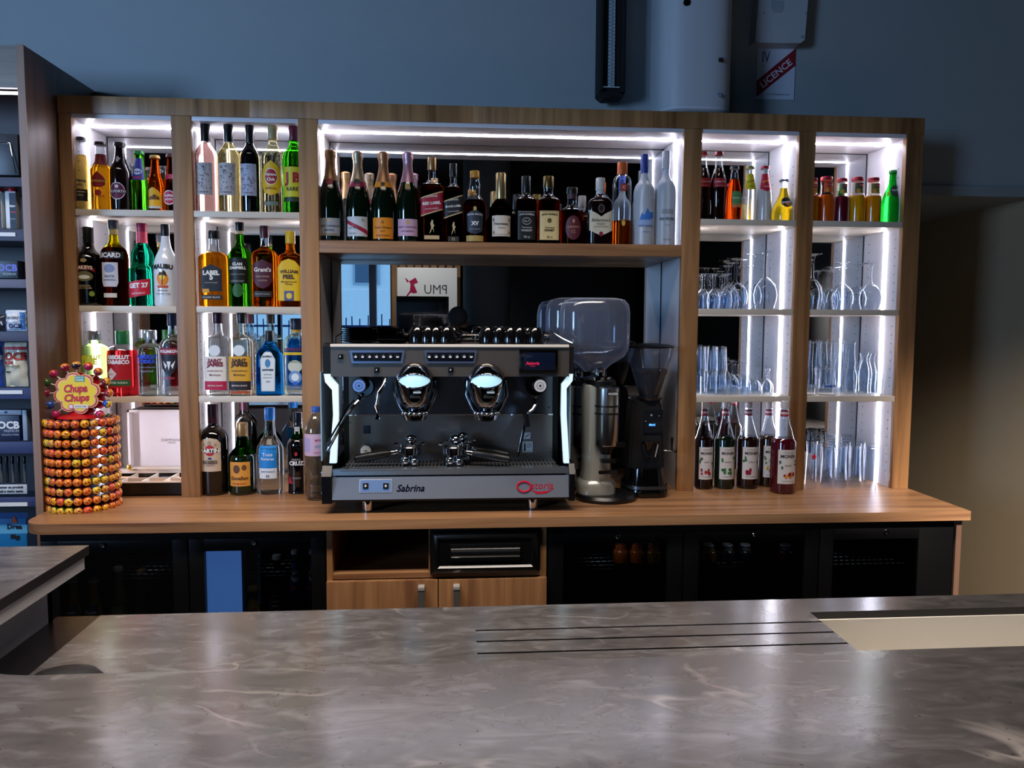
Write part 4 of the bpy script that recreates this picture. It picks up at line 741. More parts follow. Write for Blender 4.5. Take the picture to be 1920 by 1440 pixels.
jdd = lambda bg, fg: [R_(1.75, .42, .27, bg), R_(1.6, .005, .465, fg), T("JACK DANIEL'S", 1.45, .42, fg, bold=.04, arc=.04)]
B('jd', 'whisky_bottle', 'square whisky bottle with a black label and black neck', 'bottle', 986, 331, 38, CW, .07, '#6a1e08', '#0e0e10', .76, sec=5, fill=.66, group=gx, decals=jdd('#17171a', '#c9c6c0')+[E_l(.85, .10, .33, '#c9c6c0'), E_l(.78, .085, .33, '#17171a'), T('No 7', .5, .33, '#c9c6c0', bold=.03), T('Tennessee', 1., .24, '#c9c6c0'), T('WHISKEY', 1.1, .195, '#c9c6c0', bold=.03), T('70 cl', .6, .10, '#c9c6c0')])
B('jd', 'whisky_bottle', 'square honey whisky bottle with a cream label and gold top', 'bottle', 1028, 331, 41, CW, .07, '#b05810', '#2a2418', .84, sec=5, fill=.64, capmat=mat('#6a5630', .3, .8), group=gx, decals=jdd('#e2c98c', '#4a3418')+[E_l(.4, .07, .34, '#6a5024'), T('Tennessee', .9, .24, '#4a3418'), T('HONEY', .9, .20, '#4a3418', bold=.04), T('70 cl', .5, .10, '#6a5024')])
B('squat', 'whisky_bottle', 'short rounded whisky bottle with an oval maroon label and black stopper', 'bottle', 1072, 352, 46, CW, .07, '#9a4a10', '#17130f', .90, fill=.58, group=gx, capr=1.25, foil=[(.80, .90, '#4a3034')], decals=[E_l(1.35, .42, .285, '#4e1a24'), E_l(1.25, .39, .285, '#5c2230'), T('CARDHU', 1.0, .30, '#b88a6c', bold=.02), T('12', .3, .22, '#b88a6c'), E_l(.2, .07, .40, '#b88a6c')])
B('square', 'whisky_bottle', 'flat dark whisky bottle with a cream pointed label and white cap', 'bottle', 1125, 334, 46, CW, .07, DKG('#140608'), '#c9c6be', .82, sec=4, dep=.6, group=gx, foil=[(.76, .82, '#b8c0c8')], decals=[('p', [(-.95, .22), (-.95, .52), (-.3, .46), (0, .42), (.3, .46), (.95, .52), (.95, .22), (.4, .17), (0, .14), (-.4, .17)], '#d8cfb4'), T("Ballantine's", 1.5, .37, '#4a4038', shear=.25), T('FINEST', .7, .31, '#7a6c58'), T('SCOTCH WHISKY', 1.2, .27, '#7a6c58'), E_l(.34, .07, .165, '#8a1c34'), E_l(.55, .13, .54, '#55504c'), E_l(.35, .09, .54, '#1d1012')])
B('tube', 'vodka_bottle', 'tall slim cylinder bottle with an orange stopper and round red badge', 'bottle', 1166, 305, 35, CW, .07, '#d88a3c', '#c85c1c', .86, mixt=.5, fill=.30, group=gx, neck=CLEARB, decals=[E_l(.85, .10, .69, '#a83a30'), T('C', .3, .69, '#e8c0a8', bold=.04), T('PEACH', .9, .30, '#8a4a1c'), E_l(.4, .08, .27, '#d8b04a')])
FROST = mat('#d4dde6', .35, trans=.35, name='frosted_glass')
B('round', 'vodka_bottle', 'tall frosted vodka bottle with a blue stopper and blue mountain print', 'bottle', 1208, 290, 40, CW, .08, FROST, '#27408a', .80, foil=[(.72, .80, '#c4ccd4')], group=gx, decals=[('p', [(-.7, .27), (-.4, .36), (-.2, .33), (.1, .41), (.35, .36), (.8, .37), (.8, .30), (.3, .28)], '#3f7fd0'), R_(1.5, .06, .25, '#9fb8e4'), T('GREY GOOSE', 1.5, .215, '#5a74a8', bold=.03), T('VODKA', .7, .15, '#6a84b0')])
B('round', 'vodka_bottle', 'tall frosted vodka bottle with grey lettering and a clear stopper at the lit end', 'bottle', 1248, 284, 39, CW, .085, FROST, '#d8dee2', .82, group=gx, capmat=mat('#c9d0d6', .2, trans=.5), decals=[T('BELVEDERE', 1.6, .285, '#6a7076', bold=.05)]+[R_(.1, .05, .36, '#7a8086', x_) for x_ in (-.5, -.3, -.1, .1, .3, .5)]+[T('VODKA', .6, .22, '#7a8086'), T('POLAND', .8, .07, '#8a9096')])
# bay 4 and 5 top: soft drinks
gs = 'soft drinks on the top shelf right of the centre'
COLA = DKG('#1a0606')
for cx, yt, nm in ((1318, 285, 'glass cola bottle with a red label, half hidden by the post'), (1347, 285, 'glass cola bottle with a red label and clear neck, in full view')):
    B('cola', 'cola_bottle', nm, 'bottle', cx, yt, 30, S1, .085, COLA, '#7a1a20', .965, fill=.76, group=gs, decals=[R_(2.0, .13, .55, '#a81c2c'), T('Coca-Cola', 1.7, .565, '#efe0e0', shear=.3), T('GOUT ORIGINAL', 1.2, .505, '#e0b8b8')])
B('soda', 'soda_bottle', 'slim bottle of red-orange soda with a green label', 'bottle', 1376, 312, 29, S1, .09, '#ee8440', '#3a3a3e', .965, fill=.76, group=gs, decals=[R_(1.5, .28, .40, '#5c9a5c', .2), T('Tropico', 1.2, .42, '#e6e4c8', bold=.03, rot=.1), R_(1.2, .06, .285, '#d8844a', .2)])
B('soda', 'soda_bottle', 'slim bottle of clear tonic with a yellow pointed neck label', 'bottle', 1405, 312, 28, S1, .09, '#f4f6f2', '#8a8a4a', .965, mixt=.6, group=gs, decals=[('p', [(-.62, .86), (.62, .86), (.98, .60), (.4, .575), (-.4, .575), (-.98, .60)], '#d8cc1c'), T('Schweppes', 1.3, .73, '#4a4a14', bold=.03, rot=.3), T('TONIC', .8, .63, '#4a4a14')])
B('soda', 'soda_bottle', 'slim bottle of cloudy lemonade with a red pointed neck label', 'bottle', 1433, 312, 28, S1, .09, mat('#e6e8e8', .15, trans=.3, coat=.5), '#a01e34', .965, group=gs, decals=[('p', [(-.62, .86), (.62, .86), (.98, .60), (0, .54), (-.98, .60)], '#c81e3c'), T('Schweppes', 1.2, .73, '#f0c83c', bold=.03, rot=.3), T('AGRUM', .8, .63, '#f4e4e4')])
B('orangina', 'soda_bottle', 'pear-shaped bottle of yellow orange soda with a dark badge', 'bottle', 1468, 337, 42, S1, .07, mat('#f2c81a', .12, trans=.25, coat=.5), '#33415e', .965, fill=.80, group=gs, decals=[E_l(.95, .24, .52-.07, '#1c1c2c'), E_l(.45, .12, .42, '#e88a1c', .1), T('Orangina', 1.05, .45, '#f0f0f4', bold=.04, rot=.12)])
gj = 'fruit juice bottles on the top shelf at the lit end'
for cx, yt, w_, bc, l1, nm in ((1521, 335, 28, '#c8861c', '#c9b03c', 'small juice bottle of golden drink, nearly hidden behind the post'), (1548, 332, 31, '#dc5f12', '#d8562a', 'small juice bottle of deep orange drink with a red lid'), (1577, 335, 27, '#6a1224', '#4a7a4c', 'small juice bottle of dark red drink with a red lid'), (1606, 333, 31, '#f0a60c', '#3f5a34', 'small juice bottle of amber-yellow drink with a green-grey label'), (1636, 334, 30, '#f59a0a', '#7c8a2c', 'small juice bottle of bright orange drink beside the green water bottle')):
    B('juice', 'juice_bottle', nm, 'bottle', cx, yt, w_, S1, .075, mat(bc, .12, trans=.15, coat=.6), '#a81f30', .93, capr=1.1, fill=.60, neck=thin('#f4f0e8', .9, .05), group=gj, decals=[R_(1.25, .22, .76, l1, 0), R_(.7, .07, .82, '#b02434', .2), T('GRANINI', .6, .82, '#f0e0d8', x=.2, bold=.02), E_l(.5, .1, .70, '#e8a03a', -.2)])
B('perrier', 'water_bottle', 'bright green pear-shaped sparkling water bottle with a dark badge', 'bottle', 1672, 320, 39, S1, .07, '#4cc466', '#1c7a34', .965, mixt=.45, group=None, decals=[E_l(1.0, .22, .60, '#1a2a26'), E_l(.9, .19, .60, '#24302c'), T('Perrier', .75, .62, '#d8e4d8', bold=.03, rot=.06), ('p', [(-.95, .50), (-.82, .60), (-.6, .62), (-.65, .52)], '#c8c832')])
# syrups
gm2 = 'fruit syrup bottles on the worktop'
for cx, w_, Y_, yb, bc, fc, fc2, nm in ((1320, 37, .055, 918, DKG('#160608'), '#a81c1c', '#3a5a30', 'dark syrup bottle with a red berry picture, nearest the machine side post'),
        (1359, 40, .055, 917, DKG('#0c1a10'), '#2f7a30', '#2f7a30', 'dark syrup bottle with green mint leaves on its label'),
        (1402, 42, .055, 914, DKG('#1c0a08'), '#9c1c40', '#3a6a34', 'dark syrup bottle with red fruit and a green leaf on its label'),
        (1440, 38, .085, 912, DKG('#2a1606'), '#d8a81c', '#4a7a44', 'brown syrup bottle with yellow citrus on its label, behind the peach one'),
        (1469, 48, -.035, 928, DKG('#4a0a18'), '#d88a2c', '#2c6a44', 'dark red syrup bottle with a peach on its label, standing in front')):
    rn = random.Random(cx); fr = []
    for k in range(7):
        fr.append(E_l(rn.uniform(.2, .36), rn.uniform(.03, .05), .20+rn.uniform(-.02, .03), fc if k % 3 else ('#8a1428' if fc != '#2f7a30' else '#24602a'), rn.uniform(-.55, .55)))
    for k in range(5): x_, z_ = rn.choice((-1, 1))*rn.uniform(.5, .75), rn.uniform(.26, .36); fr.append(('p', [(x_, z_), (x_+.12, z_+.015), (x_+.04, z_+.035), (x_-.1, z_+.02)], fc2))
    B('monin', 'syrup_bottle', nm, 'bottle', cx, 752, w_, 0, Y_, bc, '#c9c2c0', .925, fill=.60, neck=thin('#e4ecf2', 1., .08), foil=[(.885, .90, '#8a1c34'), (.86, .885, '#d8c0c0'), (.835, .86, '#a03448')], group=gm2, ybase=yb, decals=[R_(1.65, .37, .30, '#d9d3cc'), T('MONIN', 1.25, .415, '#2a2224', bold=.025), T('Le Sirop de', .8, .455, '#8a8480'), T('SAVEUR', .6, .315, '#6a6460'), R_(1., .006, .145, '#9a948c')]+fr)

# ---------------------------------------------------------------- drinking glasses (all upside down)
CG = thin('#f7fafd', 2.6, .012, PWR=3.6)
def glass_mesh(kind, H, R):
    """inner and outer skin, rim at the bottom because every glass here stands on its rim"""
    b = MB(); th = .0016
    if kind in ('wine', 'goblet', 'balloon'):
        fr = {'wine': (.56, .80), 'goblet': (.60, .9), 'balloon': (.58, .75)}[kind]; bh = H*fr[0]
        bowl = [(0, R*fr[1]), (bh*.25, R*.95), (bh*.45, R), (bh*.70, R*.86), (bh*.88, R*.50), (bh*.97, R*.18)]
        outer = bowl+[(bh*1.06, .0045), (H*.88, .0038), (H*.965, .008), (H*.985, R*.45), (H*.995, R*.80), (H, R*.80)]
        b.lathe(outer, CG, seg=24, cap0=False, cap1=True)
        b.lathe([(z, max(.0008, r-th)) for z, r in bowl[:-1]]+[(bh*.93, R*.2), (bh*.94, .001)], CG, seg=24, cap0=False, cap1=False)
    elif kind == 'beer':
        o = [(0, R), (.01, R), (H*.5, R*.86), (H*.78, R*.80), (H*.9, R*.86), (H*.965, R*.92), (H, R*.88)]
        b.lathe(o, CG, seg=24, cap0=False, cap1=True); b.lathe([(0, R-th)]+[(z, r-th*1.3) for z, r in o[1:-2]]+[(H*.93, R*.6), (H*.935, .001)], CG, seg=24, cap0=False, cap1=False)
    elif kind == 'tumbler':
        o = [(0, R), (H*.35, R*.94), (H*.8, R*.84), (H*.97, R*.82), (H, R*.76)]
        b.lathe(o, CG, seg=20, cap0=False, cap1=True); b.lathe([(z, r-th) for z, r in o[:-2]]+[(H*.88, R*.7), (H*.89, .001)], CG, seg=20, cap0=False, cap1=False)
        for k in range(10):
            a = 2*PI*k/10; b.tube([(R*1.0*math.cos(a), R*1.0*math.sin(a), H*.04), (R*.85*math.cos(a), R*.85*math.sin(a), H*.8)], .0009, CG, 4)
    elif kind == 'tulip':
        o = [(0, R*.95), (H*.15, R*.90), (H*.35, R*.97), (H*.55, R), (H*.75, R*.72), (H*.85, R*.55), (H*.92, R*.62), (H*.98, R*.80), (H, R*.78)]
        b.lathe(o, CG, seg=24, cap0=False, cap1=True); b.lathe([(z, r-th) for z, r in o[:5]]+[(H*.82, R*.45), (H*.83, .001)], CG, seg=24, cap0=False, cap1=False)
    elif kind == 'jar':
        o = [(0, R*.9), (H*.04, R), (H*.70, R), (H*.82, R*.92), (H*.86, R*.88), (H*.88, R*.92), (H, R*.92), (H, R*.7)]
        b.lathe(o, CG, seg=24, cap0=True, cap1=True)
    return b.mesh(kind, .9)
GM = {}
def glass(kind, label, x, Y, Z, H, R, group, name=None, deco=None):
    key = (kind, round(H, 3), round(R, 4))
    if key not in GM: GM[key] = glass_mesh(kind, H, R)
    o = bpy.data.objects.new(name or {'wine': 'wine_glass', 'goblet': 'goblet', 'balloon': 'balloon_glass', 'beer': 'beer_glass', 'tumbler': 'tumbler', 'tulip': 'tulip_glass', 'jar': 'glass_jar'}[kind], GM[key]); COL.objects.link(o)
    o.location = (x, Y, Z); o.rotation_euler = (0, 0, random.uniform(0, 1) if not deco else 0); tag(o, label, 'glass', group); WORLDPOS[o.name] = Vector((0, 0, 0)); return o
ORD = ['first', 'second', 'third', 'fourth', 'fifth', 'sixth', 'seventh', 'eighth', 'ninth', 'tenth', 'eleventh', 'twelfth', 'thirteenth', 'fourteenth', 'fifteenth', 'sixteenth', 'seventeenth', 'eighteenth', 'nineteenth', 'twentieth', 'last but three', 'last but two', 'last but one', 'last']
def gx_(px, Y, y=560): return at(px, y, Y).x
# bay 4, second shelf
HB = at(1433, 472, .065).z-S2R
for k, (px, Y, rr) in enumerate(((1433, .065, .045), (1411, .17, .043))): glass('balloon', ('large upturned wine glass at the front of its shelf beside the lit side wall', 'large upturned wine glass standing just behind the front one')[k], gx_(px, Y), Y, S2R, HB, rr, 'large upturned wine glasses on the middle shelf')
for k, (px, Y) in enumerate(((1384, .06), (1368, .13), (1362, .20), (1398, .125))): glass('wine', ORD[k].replace('first', 'nearest one').replace('second', 'next one')+' of the medium upturned wine glasses beside the large pair', gx_(px, Y), Y, S2R, .181-.006*k, .036, 'medium upturned wine glasses on the middle shelf')
k = 0
for Y in (.05, .12, .19):
    for px in (1318, 1338, 1360): glass('goblet', '%s small upturned goblet, %s in its row by the machine side post' % (('front-row', 'middle-row', 'back-row')[k//3], ORD[k % 3]), gx_(px-(Y-.05)*60, Y), Y, S2R, .128, .026, 'small upturned goblets on the middle shelf'); k += 1
# bay 4, third shelf
k = 0
for lv in range(2):
    for Y in (.05, .12, .19):
        for px in (1313, 1335, 1352)[: 3 if lv == 0 else 3]:
            glass('tumbler', '%s ribbed tumbler, %s row, %s place' % (('lower', 'upper')[lv], ('front', 'middle', 'back')[(k//3) % 3], ORD[k % 3]), gx_(px-(Y-.05)*50, Y, 700), Y, S3R+lv*.0895, .089, .0215, 'ribbed tumblers stacked upside down in two layers'); k += 1
k = 0
for Y in (.055, .115, .175):
    for px in (1376, 1398, 1418, 1440): glass('goblet', 'short stemmed liqueur glass, %s row, %s from the tumblers' % (('front', 'middle', 'back')[k//4], ORD[k % 4]), gx_(px-(Y-.05)*45, Y, 700), Y, S3R, .126-.028*((k % 4) > 1), .021, 'short stemmed glasses on the lower shelf'); k += 1
# bay 5, second shelf
H5 = at(1632, 493, .06).z-S2R
for k, (px, Y, rr, hh) in enumerate(((1631, .06, .041, H5), (1579, .06, .041, H5), (1607, .15, .039, H5), (1559, .15, .038, H5-.01), (1522, .07, .040, .205), (1530, .2, .037, H5-.02), (1575, .21, .037, H5-.01))):
    glass('balloon', ('upturned balloon glass nearest the lit end wall', 'upturned balloon glass in the middle of the front row', 'upturned balloon glass behind, between the two front ones', 'upturned balloon glass second row, towards the post', 'tallest upturned balloon glass, half hidden by the post', 'upturned balloon glass at the back by the post', 'upturned balloon glass at the back in the middle')[k], gx_(px, Y), Y, S2R, hh, rr, 'upturned balloon glasses on the end bay shelf')
# bay 5, third shelf
k = 0
for lv in range(2):
    for px, Y in ((1527, .16), (1549, .17), (1571, .16), (1592, .15)):
        glass('beer', '%s layer straight glass, %s from the post' % (('lower', 'upper')[lv], ORD[k % 4]), gx_(px, Y, 700), Y, S3R+lv*.1, .1, .026, 'straight glasses stacked in two layers in the end bay'); k += 1
for k, (px, Y, hh) in enumerate(((1595, .055, .125), (1622, .05, .155), (1618, .12, .155), (1644, .06, .10), (1634, .14, .15), (1651, .12, .10))):
    glass('tulip', ('tulip beer glass beside the jar with the blue print', 'taller tulip beer glass in the front row', 'tall tulip beer glass in the second row', 'short tulip glass nearest the lit end wall', 'tall tulip beer glass behind the short one', 'short tulip glass at the back by the end wall')[k], gx_(px, Y, 700), Y, S3R, hh, .0235, 'tulip glasses on the end bay lower shelf')
j1 = glass('jar', 'squat upturned glass jar with a blue printed name', gx_(1550, .05, 720), .05, S3R, .088, .032, 'squat upturned jars')
lj = MB(); add_text(lj, 'MASON', .04, (0, .035), mat('#2444a8', .5), lambda u, v, o: Vector(((.0325+o)*math.sin(u/.0325), -(.0325+o)*math.cos(u/.0325), v)), .0006, bold=.06); part('lettering', lj, j1, world=False)
glass('jar', 'squat upturned glass jar half hidden by the post', gx_(1516, .06, 720), .06, S3R, .105, .030, 'squat upturned jars')
# bay 5, worktop: beer glasses
k = 0
spots5 = [(px+(r % 2)*9-r*10+(4 if r == 3 else 0), .03+r*.058) for r in range(4) for px in (1550, 1577, 1604, 1632)]
for px, Y in spots5:
    glass('beer', 'upturned tall beer glass on the worktop, %s row, %s from the post' % (('front', 'second', 'third', 'back')[k//4], ORD[k % 4]), gx_(px, Y, 860), Y, .0005, .158, .0235, 'upturned tall beer glasses on the worktop in the end bay'); k += 1
stx = gx_(1522, .02, 850)
g_ = glass('beer', 'upturned tall beer glass with a red star print, beside the post', stx, .02, .0005, .178, .0225, None)
g_.rotation_euler = (0, 0, 0)
sb_ = MB(); add_poly(sb_, [((.0135 if i % 2 == 0 else .0056)*math.sin(i*PI/5), .122+(.0135 if i % 2 == 0 else .0056)*math.cos(i*PI/5)) for i in range(10)], mat('#c81428', .4), lambda u, v, o: Vector(((.0195+o)*math.sin(u/.0195), -(.0195+o)*math.cos(u/.0195), v)), .0012, .003); part('star', sb_, g_, 'red star print', world=False)


# ---------------------------------------------------------------- espresso machine
MF = -.285                                     # its front plane
a0, a1 = at(622, 900, MF), at(1067, 900, MF)
MX0, MX1 = a0.x, a1.x
zt_top, zt_f, zt_b = at(845, 646, MF+.01).z, at(845, 649, MF+.01).z, at(845, 706, MF+.01).z
zb_t, zb_l, zb_b = at(845, 880, MF).z, at(845, 891, MF).z, at(845, 935, MF).z
MB_ = .10                                      # back of the machine
t = M = thing('espresso_machine', 'two-group espresso machine in polished dark steel with pale lit side arms', 'coffee machine', ((MX0+MX1)/2, -.1, 0))
q = lambda px, py, y=MF: at(px, py, y)
TL = .016
def tilt_place(u, v, o): return (u, MF+TL*(v-zb_b)/(zb_l-zb_b)-o, v)
def to_tilt(mb):
    for v_ in mb.bm.verts: v_.co.y += TL*(v_.co.z-zb_b)/(zb_l-zb_b)
    return mb
BST = mat('#a9b0bc', .26, .65, name='brushed_front')
b = MB(); b.prism([(MF, zb_b), (MF+TL, zb_l-.001), (MF+.04, zb_l-.001), (MF+.04, zb_b)], MX0, MX1, BST, 0); part('front_panel', b, t, 'brushed steel lower front')
b = MB(); b.prism([(MF+TL-.004, zb_l), (MF+TL-.001, zb_t), (MF+.04, zb_t), (MF+.04, zb_l)], MX0, MX1, mat('#9aa0a8', .16, .8), 0); part('front_rail', b, t)
b = MB(); b.box(MX0+.005, MX1-.005, MF+.038, MB_, zb_b-.004, zb_l, BLACK); part('base', b, t)
b = MB(); b.box(MX0+.003, MX1-.003, MF+.002, MF+.02, zb_b-.006, zb_b-.001, mat('#5a4638', .3, .8)); part('lower_trim', b, t)
# drip tray: frame and slots
b = MB(); ty = zb_t-.004
b.box(MX0+.01, MX1-.01, MF+.014, -.085, ty-.02, ty-.012, mat('#2c2c2e', .3, 1.))
for i in range(58): x = MX0+.035+i*(MX1-MX0-.07)/57; b.box(x-.0032, x+.0032, MF+.022, -.10, ty-.004, ty, mat('#a8a8a8', .25, .8))
for y in (MF+.018, MF+.075, -.145, -.095): b.box(MX0+.025, MX1-.025, y-.004, y+.004, ty-.006, ty+.0008, mat('#a8a8a8', .25, .8))
part('drip_tray', b, t, kind='stuff')
BY = -.085
b = MB(); zsh = at(845, 776, BY).z; zbt = at(845, 868, BY).z
b.box(MX0+.03, MX1-.03, BY, BY+.01, zt_b-.01, zsh, mat('#5c6068', .2, .9)); b.box(MX0+.03, MX1-.03, BY-.006, BY+.01, zb_t-.02, zsh-.004, mat('#8d8781', .25, .6)); b.box(MX0+.03, MX1-.03, BY-.012, BY+.01, zsh-.004, zsh, CHROME)
part('splash_back', b, t)
for px, py in ((1030, 765), (1030, 787), (1030, 845), (656, 792), (640, 822)): p_ = at(px, py, BY-.007); part('screw', MB().ball(p_, .0035, CHROME, 2, 1, .6, 1), t)
# housings
b = MB(); pr = [(MF+.008, zt_b), (MF+.01, zt_f-.002), (MF+.018, zt_top), (MB_, zt_top), (MB_, zt_b+.02), (-.07, zt_b+.02), (MF+.03, zt_b)]
b.prism([(y, z) for y, z in pr], MX0, MX1-.002, DSTEEL, 0); part('upper_housing', b, t)
b = MB(); b.box(MX0, MX1-.004, MF+.003, MF+.012, zt_f-.003, zt_top+.001, mat('#efe4d4', .3), .001); part('edge_trim', b, t)
b = MB(); b.box(MX0+.01, MX1-.01, BY+.01, MB_, zb_b, zt_b+.03, BLACK); part('rear_body', b, t)
for sx, x0, x1 in ((-1, at(603, 900, MF).x, MX0-.0005), (1, MX1+.0005, at(1078, 900, MF).x)):
    b = MB(); b.prism([(MF, zb_b-.012), (MF-.004, zb_l), (MF+.018, zb_t+.012), (MB_, zb_t+.02), (MB_, zb_b-.012)], x0, x1, BLACK, 0); part('side_foot_panel', b, t)
    xa, xb = (at(604, 670, MF).x, MX0-.0005) if sx < 0 else (MX1-.0015, at(1077, 670, MF).x)
    b = MB(); b.prism([(MF+.015, zt_b+.008), (MF+.012, zt_top-.006), (MF+.04, zt_top+.004), (MB_, zt_top-.004), (MB_, zt_b)], xa, xb, mat('#1c1b1c', .3), 0); part('side_cap', b, t)
    ARM = mat('#cfeaf6', .35, emit=.75, name='lit_arm')
    if sx < 0: P_ = [(606, 691), (620, 691), (622, 708), (634, 722), (635, 778), (631, 868), (618, 868), (625, 778), (623, 731), (610, 716)]
    else: P_ = [(1075, 691), (1065, 691), (1064, 707), (1053, 720), (1052, 778), (1057, 868), (1067, 868), (1062, 778), (1062, 728), (1073, 714)]
    pts_ = [(at(x, y, MF+.02).x, at(x, y, MF+.02).z) for x, y in P_]
    part('side_arm', MB().prism(pts_, MF+.015, MF+.035, ARM), t, 'pale lit side arm')
    x0_ = at(605 if sx < 0 else 1064, 800, MF+.1).x; x1_ = at(617 if sx < 0 else 1073, 800, MF+.1).x
    part('side_panel', MB().box(x0_, x0_+.004, MF+.06, MB_-.02, zb_t+.02, zt_b+.01, mat('#9db6c4', .35)), t)
# button fields
for cx, w_ in ((707, 104), (845, 100)):
    P_ = [(cx-w_/2, 657), (cx+w_/2, 657), (cx+w_/2-4, 681), (cx-w_/2+4, 681)]; pts_ = [(at(x, y, MF).x, at(x, y, MF).z) for x, y in P_]
    kp = part('keypad', MB().prism(pts_, MF+.0015, MF+.009, mat('#8b9cc0', .15, .75)), t)
    P_ = [(cx-w_/2+5, 661), (cx+w_/2-5, 661), (cx+w_/2-8, 677), (cx-w_/2+8, 677)]; pts_ = [(at(x, y, MF).x, at(x, y, MF).z) for x, y in P_]
    part('keypad_field', MB().prism(pts_, MF-.0, MF+.0015, mat('#101420', .15)), kp)
    for i in range(7):
        x = cx-40+i*13.1; c_ = at(x, 668.5, MF-.001)
        b = MB(); b.box(c_.x-.0085, c_.x+.0085, MF-.003, MF-.0, c_.z-.0085, c_.z+.0085, mat('#15161a', .2), .002)
        add_poly(b, [(c_.x-.005, c_.z+.001), (c_.x+.005, c_.z+.001), (c_.x+.003, c_.z-.004), (c_.x-.003, c_.z-.004)], mat('#e6e6e8', .5), flat_place(MF-.0032), .0002)
        if i < 6: b.box(c_.x-.001, c_.x+.001, MF-.0036, MF-.003, c_.z+.002, c_.z+.005, mat('#c9c9cc', .5))
        part('button', b, kp)
for px, py, r in ((638, 669, .008), (706, 694, .0085), (845, 694, .0085)):
    c_ = at(px, py, MF); b = MB(); b.box(c_.x-r, c_.x+r, MF+.001, MF+.009, c_.z-r, c_.z+r, BLACK, .002); b.ball((c_.x, MF, c_.z), .004, CHROME, 2); part('switch', b, t)
# display
A_, C_ = at(973, 655, MF), at(1046, 701, MF)
b = MB(); b.box(A_.x, C_.x, MF-.004, MF+.009, C_.z, A_.z, BLACKG, .004); ds = part('display', b, t)
A2, C2 = at(983, 661, MF-.004), at(1041, 694, MF-.004)
b = MB(); b.box(A2.x, C2.x, MF-.006, MF-.004, C2.z, A2.z, mat('#10192e', .1), .001); b.box(A2.x, C2.x, MF-.0065, MF-.006, C2.z, C2.z+.002, mat('#9aa8b8', .2, 1.)); b.box(C2.x-.003, C2.x, MF-.0065, MF-.006, C2.z, A2.z, mat('#7a9ccc', .2, 1.)); part('screen', b, ds)
b = MB(); lp = at(999, 681, MF-.007); add_text(b, 'Astoria', .043, (lp.x, lp.z), mat('#d0204a', .5, emit=.6), flat_place(MF-.0066), .0003, bold=.02, shear=.2); add_poly(b, [(lp.x-.012, lp.z-.008), (lp.x, lp.z-.011), (lp.x+.012, lp.z-.008), (lp.x, lp.z-.0095)], mat('#d0204a', .5, emit=.6), flat_place(MF-.0066), .0003); part('lettering', b, ds)
# lettering of the lower front
b = MB(); c_ = at(1006, 913, MF); RED = mat('#c01834', .35)
ring = [(c_.x-.040+.022*math.cos(a), c_.z+.0+.016*math.sin(a)) for a in [2*PI*i/24 for i in range(25)]]
b.tube([(x, MF-.001, z) for x, z in ring], .0032, RED, 6, cap=False); to_tilt(b)
add_text(b, 'storia', .072, (c_.x+.020, c_.z+.003), RED, tilt_place, .0012, bold=.0, shear=.25)
add_poly(b, [(c_.x-.02, c_.z-.008), (c_.x+.005, c_.z-.016), (c_.x+.035, c_.z-.014), (c_.x+.06, c_.z-.006), (c_.x+.03, c_.z-.022), (c_.x, c_.z-.023)], RED, tilt_place, .0012)
part('red_emblem', b, t, 'red brand lettering with a swoosh')
b = MB(); c_ = at(771, 917, MF); add_text(b, 'Sabrina', .088, (c_.x, c_.z+.002), mat('#2c2c48', .2, .9), tilt_place, .0012, bold=.02, shear=.3); b.box(c_.x-.05, c_.x+.046, MF-.001, MF, c_.z-.011, c_.z-.009, mat('#6a2c50', .3)) if False else None; part('script_emblem', b, t, 'dark script emblem')
A_, C_ = at(673, 900, MF), at(735, 924, MF)
b = MB(); b.box(A_.x, C_.x, MF-.002, MF, C_.z, A_.z, mat('#c8ccd4', .25, .4), .001); b.box(A_.x+.003, C_.x-.003, MF-.0025, MF-.002, C_.z+.003, A_.z-.003, mat('#7f9fd0', .25, .3)); sw = part('switch_plate', to_tilt(b), t)
for px in (685, 723): c_ = at(px, 912, MF-.003); b = MB(); b.box(c_.x-.0085, c_.x+.0085, MF-.006, MF-.0025, c_.z-.0085, c_.z+.0085, BLACK, .001); b.box(c_.x-.003, c_.x+.003, MF-.007, MF-.006, c_.z-.003, c_.z+.004, mat('#d8d0c4', .5)); part('button', to_tilt(b), sw)
for px, Y in ((690, -.235), (998, -.235), (700, .04), (990, .04)):
    x = at(px, 945, Y).x; b = MB(); b.lathe([(0, .018), (.008, .019), (zb_b-.004, .0175)], CHROME, (x, Y, 0), 24); part('foot', b, t)
